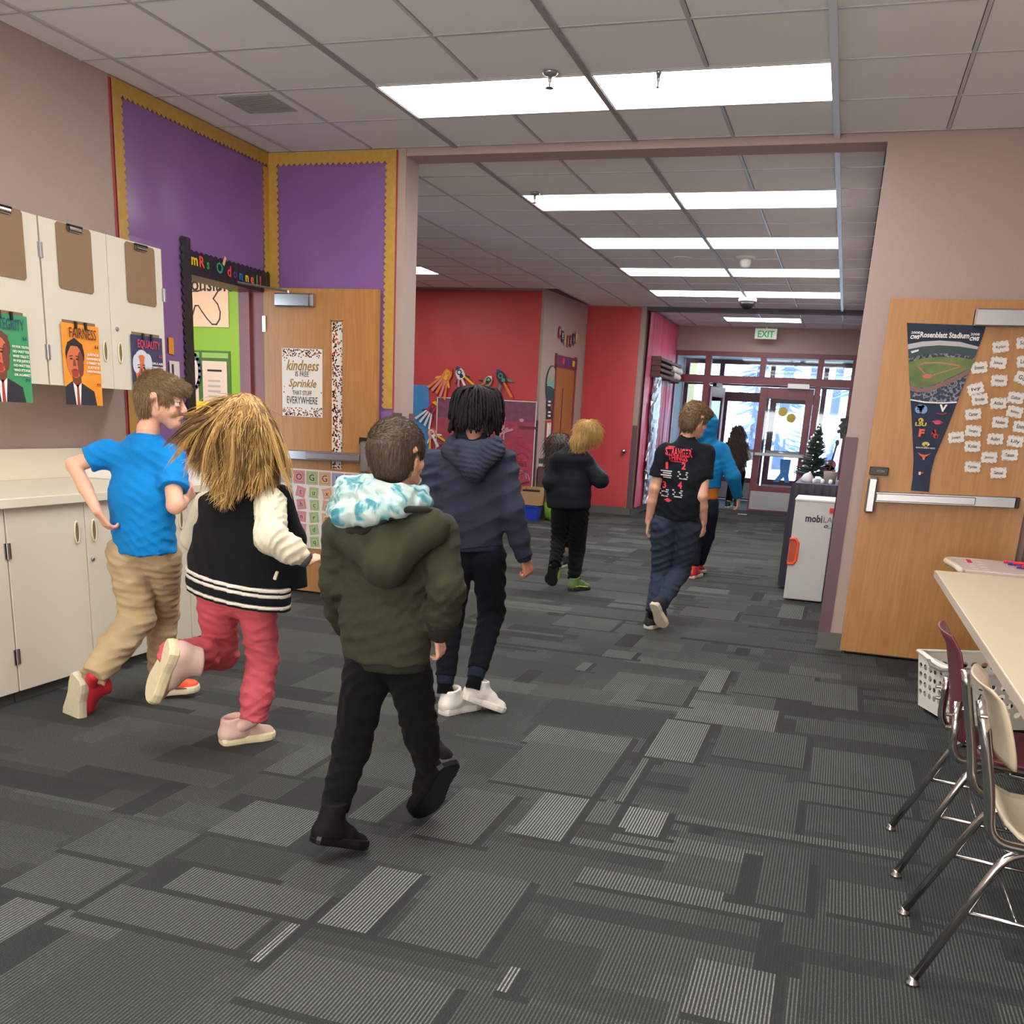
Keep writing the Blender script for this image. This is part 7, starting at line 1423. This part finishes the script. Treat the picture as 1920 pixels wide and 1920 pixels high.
bvh = BVHTree.FromObject(tee, bpy.context.evaluated_depsgraph_get())
red_pr = mat('print_tee_red', S(226, 56, 76), .7); wht_pr = mat('print_tee_white', S(190, 186, 184), .7)
def on_back(me_or_pts, px, py, w, h, mt, rot=0):
    """press flat print onto the shirt's back; pixel position only picks the spot on the cloth"""
    me = me_or_pts; n = len(me.vertices); a = np.empty(n*3); me.vertices.foreach_get('co', a); a = a.reshape(-1, 3); c0 = (a.max(0)+a.min(0))/2; sp = np.ptp(a, 0); c = AY(px, py, 6.66)
    kx = w*dep(c)/FPX/max(sp[0], 1e-6); ky = h*dep(c)/FPX/max(sp[1], 1e-6); lx = tr*math.cos(.05)-Vector((0, 0, 1))*math.sin(.05)
    for v in me.vertices:
        X = (v.co.x-c0[0])*kx; Z = (v.co.y-c0[1])*ky; p = c+lx*X+Vector((-.10*Z, 0, Z)); hit = bvh.ray_cast(p-tf*.4, tf)
        v.co = (hit[0]-tf*(.0025+(.001 if v.co.z > 0 else 0))) if hit[0] is not None else p
    return link('shirt_print', me, mt, tee)
def sub_(me, n=1):
    bm = bmesh.new(); bm.from_mesh(me); bmesh.ops.triangulate(bm, faces=bm.faces[:]); bmesh.ops.subdivide_edges(bm, edges=[e for e in bm.edges if e.calc_length() > .004], cuts=n); bm.to_mesh(me); bm.free(); return me
on_back(text_mesh('STRANGER', .05, 0, .035), 1269, 848, 50, 15, red_pr); on_back(text_mesh('THINGS', .05, 0, .035), 1267, 859, 38, 10, red_pr)
def quadmesh(polys):
    b = MB()
    for p in polys: b.add([(x, y, 0) for x, y in p], [tuple(range(len(p)))])
    return b.mesh('print', fix=False)
on_back(quadmesh([rect(0, 0, 1, .08)]), 1270, 839, 46, 1.6, red_pr); on_back(quadmesh([rect(0, 0, 1, .08)]), 1267, 866, 30, 1.4, red_pr)
for px_, py_, ch in ((1246, 873, '1'), (1279, 874, '2'), (1240, 909, '3'), (1273, 910, '4')): on_back(text_mesh(ch, .05, 0, .03), px_, py_, 4 if ch == '1' else 8, 13, red_pr)
for px_, py_ in ((1246, 889), (1278, 892), (1240, 924), (1268, 926)):
    for j in range(4): on_back(quadmesh([rect(0, 0, 1, .2)]), px_+(j % 2), py_-6+4*j, 20-5*(j % 2), 2.2, wht_pr)
on_back(quadmesh([ell(0, 0, 1, .6, 10), rect(-1.4, -.1, 1.4, .2)]), 1249, 938, 16, 7, red_pr)
gb = fabric('slate_trousers', S(56, 66, 86), .85, 300, .2, .06)
s = Sdf(.02); s.cap(AY(1257, 968, 6.80), AY(1280, 968, 6.81), .105, .105, tf, .8, .03); s.chain([(lhip[0], .098), (lkn[0], .072), (lerp(lkn[0], lan[0], .97), .050)], None, 1, .02, cutb=True); s.chain([(rhip[0], .098), (rkn[0], .074), (lerp(rkn[0], ran[0], .95), .054)], None, 1, .02, cutb=True)
s.disp = folds(66, [(.4, 0, 1), (-.5, 0, 1)], 22); s.damp = .009; s.build('trousers', gb, P, .0075)
ksh = mat('shoe_charcoal', S(34, 38, 46), .7); kso = mat('sole_offwhite', S(214, 200, 178), .6)
a0 = AZ(1207, 1176, 0); shoe(P, Vector((a0.x+.035, 6.70, 0)), Vector((a0.x+.10, 6.93, 0)), (0, 0, 1), ksh, kso, kso, 1.1, ankle=lan[0], sock=blk_f)
hl = AY(1224, 1133, 6.50); tl_ = AY(1242, 1178, 6.62); tl_.z = max(.01, tl_.z); shoe(P, hl, tl_, (.35, .80, .45), ksh, kso, kso, 1.15, ankle=ran[0], sock=blk_f)
hb3 = hairmat('mid_brown', S(64, 48, 36), S(150, 118, 78)); k_ = .215/.21; g = lambda a, b_, c: C+f*a*k_+u*b_*k_+r*c*k_
s = Sdf(.012); s.ell(g(-.010, .034, 0), (.084, .100, .088), (r, f, u)); s.ell(g(-.045, -.015, 0), (.072, .056, .072), (r, f, u), .02); s.ell(g(.055, .060, 0), (.066, .050, .034), (r, f, u), .02); s.cut(g(-.004, -.078, 0), (-u*.9+f*.4), .01)
for c in (-1, 1): s.ell(g(.030, -.045, c*.085), (.035, .055, .05), (r, f, u), .008, True)
s.ell(g(.10, -.035, 0), (.09, .065, .070), (r, f, u), .01, True); s.disp = folds(67, [(.5, .3, 1)], 90); s.damp = .003; hr = s.build('hair', hb3, P, .0055)
short_strands(hr, hb3, P, 5000, .03, lambda p, m_: (f*.8-u*.5 if (p-C).dot(u) > .035 else -u*.9), 9, .0015, .5)
# ---------------------------------------------------------------- child in the teal hoodie, hood up
P = thing('person', 'child in teal hoodie with hood up and red shoes, beyond the black t-shirt boy', 'person', AZ(1305, 1085, 0))
tf, tu, tr = frame_dir(14); f, u, r = frame_dir(30, -20); Y0 = 9.35; C = AY(1325, 798, Y0)
rs, re_, rw_ = N(1352, 845, Y0, 13), N(1375, 895, 9.3, 11), N(1384, 935, 9.4, 7); ls, le, lw = N(1305, 845, Y0, 13), N(1298, 900, 9.3, 11), N(1300, 930, 9.4, 7)
lhip, lkn, lan = N(1308, 960, 9.36, 16), N(1306, 1010, 9.45, 12), N(1300, 1062, 9.36, 8); rhip, rkn, ran = N(1330, 960, 9.36, 16), N(1326, 1005, 9.5, 12), N(1312, 1055, 9.62, 8)
s = Sdf(.014); head(s, C, f, u, r, .21); nb = AY(1325, 828, Y0); s.cap(C-u*.05-f*.015, nb, .042, .05, k=.02); pel = AY(1320, 950, Y0); s.cap(nb, pel, .045, .045, k=.02)
for a_, b_, c_ in ((ls, le, lw), (rs, re_, rw_)): s.chain([(a_[0], .03), (b_[0], .03), (c_[0], .022)], None, 1, .012)
for a_, b_, c_ in ((lhip, lkn, lan), (rhip, rkn, ran)): s.cap(pel, a_[0], .045, .045, k=.02); s.cap(a_[0], b_[0], .05, .040); s.cap(b_[0], c_[0], .040, .026)
hand(s, rw_[0], (.1, .2, -.95), (-.9, .2, 0), (0, 1, 0), .5, .155); hand(s, lw[0], (0, .3, -.95), (.9, .2, 0), (0, 1, 0), .5, .155); s.build('body', SKIN('light', S(222, 166, 140)), P, .0068)
teal = fabric('teal', S(20, 124, 184), .85)
s = Sdf(.03); s.chain([N(1328, 848, Y0, 24), N(1326, 880, Y0, 30), N(1324, 915, Y0, 28)], tf, .65, .03, cutb=True); s.cap(ls[0], rs[0], .07, .07, k=.05); s.cap(C-f*.01+u*.01, nb, .115, .085, k=.04); s.ell(C+f*.11-u*.01, (.06, .06, .08), (r, f, u), .01, True)
for a_, b_, c_ in ((ls, le, lw), (rs, re_, rw_)): s.chain([(a_[0], .075), (b_[0], .068), (lerp(b_[0], c_[0], .95), .048)], None, 1, .022, cutb=True)
s.disp = folds(71, [(.4, 0, 1), (-.4, 0, 1)], 20); s.damp = .007; s.build('hoodie', teal, P, .0095)
ribs(P, [N(1324, 908, Y0, 26), N(1322, 936, Y0, 24)], fabric('orange_shirt', S(214, 118, 52)), 'orange_shirt', tf, .65, .01)
s = Sdf(.02); s.cap(AY(1314, 945, Y0), AY(1328, 945, Y0), .10, .10, tf, .8, .03); s.chain([(lhip[0], .088), (lkn[0], .068), (lan[0], .052)], None, 1, .02, cutb=True); s.chain([(rhip[0], .088), (rkn[0], .068), (ran[0], .052)], None, 1, .02, cutb=True); s.build('trousers', fabric('navy_dark', S(30, 36, 52)), P, .0095)
rsh = mat('shoe_bright_red', S(206, 44, 60), .5); a0 = AZ(1300, 1084, 0); shoe(P, Vector((a0.x-.02, 9.30, 0)), Vector((a0.x+.03, 9.54, 0)), (0, 0, 1), rsh, kso, kso, 1.1); shoe(P, Vector((ran[0].x-.02, 9.56, .03)), Vector((ran[0].x+.02, 9.78, .0)), (0, .1, 1), rsh, kso, kso, 1.1)
# ---------------------------------------------------------------- far girl in the doorway
P = thing('person', 'girl with long dark wavy hair in a pale top standing in the exit doorway', 'person', AZ(1375, 950, 0))
tf, tu, tr = frame_dir(6); f, u, r = frame_dir(6); Y0 = 18.75; C = AY(1384, 812, Y0)
s = Sdf(.014); head(s, C, f, u, r, .21); nb = AY(1383, 826, Y0); s.cap(C-u*.05, nb, .045, .05); pel = AY(1380, 885, Y0); s.cap(nb, pel, .045, .045, k=.02)
rs, re_, rw_ = N(1396, 838, Y0, 5), N(1403, 860, Y0, 4), N(1408, 860, Y0+.25, 3); ls, le, lw = N(1372, 838, Y0, 5), N(1366, 862, Y0, 4), N(1366, 882, Y0+.05, 3)
for a_, b_, c_ in ((ls, le, lw), (rs, re_, rw_)): s.chain([(a_[0], .04), (b_[0], .034), (c_[0], .025)], None, 1, .012)
lhip, lan, rhip, ran = AY(1377, 892, Y0), AY(1366, 940, Y0-.1), AY(1387, 892, Y0), AY(1382, 940, Y0+.1)
for a_, c_ in ((lhip, lan), (rhip, ran)): s.cap(pel, a_, .045, .045, k=.02); s.cap(a_, c_, .08, .035)
hand(s, rw_[0], (.3, .9, 0), (0, 0, -1), (-1, 0, 0), .3, .16); hand(s, lw[0], (0, .1, -1), (1, 0, 0), (0, 1, 0), .4, .16); s.build('body', pale, P, .009)
ptop = fabric('pale_top', S(206, 188, 176), .8); s = Sdf(.03); s.chain([N(1384, 838, Y0, 10), N(1382, 862, Y0, 15), N(1380, 886, Y0, 17)], tf, .6, .03, cutb=True); s.cap(ls[0], rs[0], .07, .07, k=.05)
for a_, b_ in ((ls, le), (rs, re_)): s.chain([(a_[0], .075), (lerp(a_[0], b_[0], 1.0), .068)], None, 1, .03, cutb=True)
s.disp = folds(81, [(.4, 0, 1)], 16); s.damp = .007; s.build('top', ptop, P, .012)
s = Sdf(.02); s.cap(AY(1378, 886, Y0), AY(1385, 886, Y0), .13, .13, tf, .7, .03); s.cap(lhip, lerp(lhip, lan, .97), .10, .06, cutb=True); s.cap(rhip, lerp(rhip, ran, .97), .10, .06, cutb=True); s.build('trousers', blk_f, P, .012)
for q in (lan, ran): shoe(P, Vector((q.x-.02, q.y-.06, .0)), Vector((q.x+.01, q.y+.18, 0)), (0, 0, 1), ksh, kso, kso, 1.15)
s = Sdf(.02); s.ell(C+u*.02, (.115, .12, .11), (r, f, u)); s.chain([(C-f*.04, .12), (AY(1380, 835, Y0-.10), .17), (AY(1379, 862, Y0-.12), .19), (AY(1380, 872, Y0-.10), .13)], f, .5, .05); s.disp = folds(83, [(1, 0, .2)], 30); s.damp = .03; hr = s.build('hair', hairmat('deep_brown', S(48, 38, 38), S(104, 86, 78), 40), P, .009)
short_strands(hr, MATS['hair_deep_brown'], P, 1500, .10, lambda p, m_: Vector((0, 0, -1)), 6, .004, .3)
# ---------------------------------------------------------------- child hidden behind the puffer coat
P = thing('person', 'child with brown hair mostly hidden behind the puffer coat child', 'person', AZ(1050, 1040, 0))
Y0 = 9.3; f, u, r = frame_dir(10, -40); tf, tu, tr = frame_dir(8); C = AY(1049, 845, Y0)
s = Sdf(.014); head(s, C, f, u, r, .20); nb = AY(1046, 868, Y0-.05); pel = AY(1062, 930, Y0-.12); s.cap(C-u*.05, nb, .045, .05, k=.02); s.cap(nb, pel, .045, .045, k=.02); ls = N(1035, 875, Y0-.05, 6); lw = N(1042, 905, Y0+.25, 5); s.chain([(ls[0], .04), (N(1034, 900, Y0+.02, 5)[0], .035), (lw[0], .025)]); rs = N(1062, 872, Y0-.05, 6); rw_ = N(1070, 900, Y0+.25, 5); s.chain([(rs[0], .04), (rw_[0], .025)])
la, ra_ = AY(1058, 1030, Y0-.05), AY(1074, 1028, Y0+.05)
for q in (la, ra_): s.chain([(pel, .08), (lerp(pel, q, .5)+Vector((0, .08, 0)), .05), (q, .03)])
hand(s, lw[0], (0, .8, -.3), (0, 0, -1), (1, 0, 0), .4, .14); hand(s, rw_[0], (0, .8, -.3), (0, 0, -1), (-1, 0, 0), .4, .14); s.build('body', pale, P, .009)
s = Sdf(.03); s.chain([(nb, .10), (lerp(nb, pel, .5), .14), (pel, .13)], tf, .7, .03, cutb=True); s.chain([(ls[0], .06), (N(1034, 900, Y0+.02, 5)[0], .052)], cutb=True); s.build('top', fabric('beige_top', S(170, 150, 130)), P, .011)
s = Sdf(.02); 
for q in (la, ra_): s.chain([(pel, .11), (lerp(pel, q, .5)+Vector((0, .08, 0)), .07), (lerp(pel, q, .96), .05)], cutb=True)
s.build('trousers', blk_f, P, .011)
for q in (la, ra_): shoe(P, Vector((q.x-.02, q.y-.06, .0)), Vector((q.x+.01, q.y+.16, 0)), (0, 0, 1), ksh, kso, kso, 1.1)
s = Sdf(.02); s.ell(C+u*.02-f*.02, (.125, .13, .125), (r, f, u)); s.cap(C-f*.08, AY(1034, 885, Y0-.10), .11, .06, k=.04); s.disp = folds(93, [(1, 0, .2)], 60); s.damp = .01; hr = s.build('hair', hairmat('chestnut', S(30, 19, 18), S(64, 42, 36), 40), P, .009)
short_strands(hr, MATS['hair_chestnut'], P, 800, .09, lambda p, m_: Vector((0, 0, -1)), 16, .003, .3)
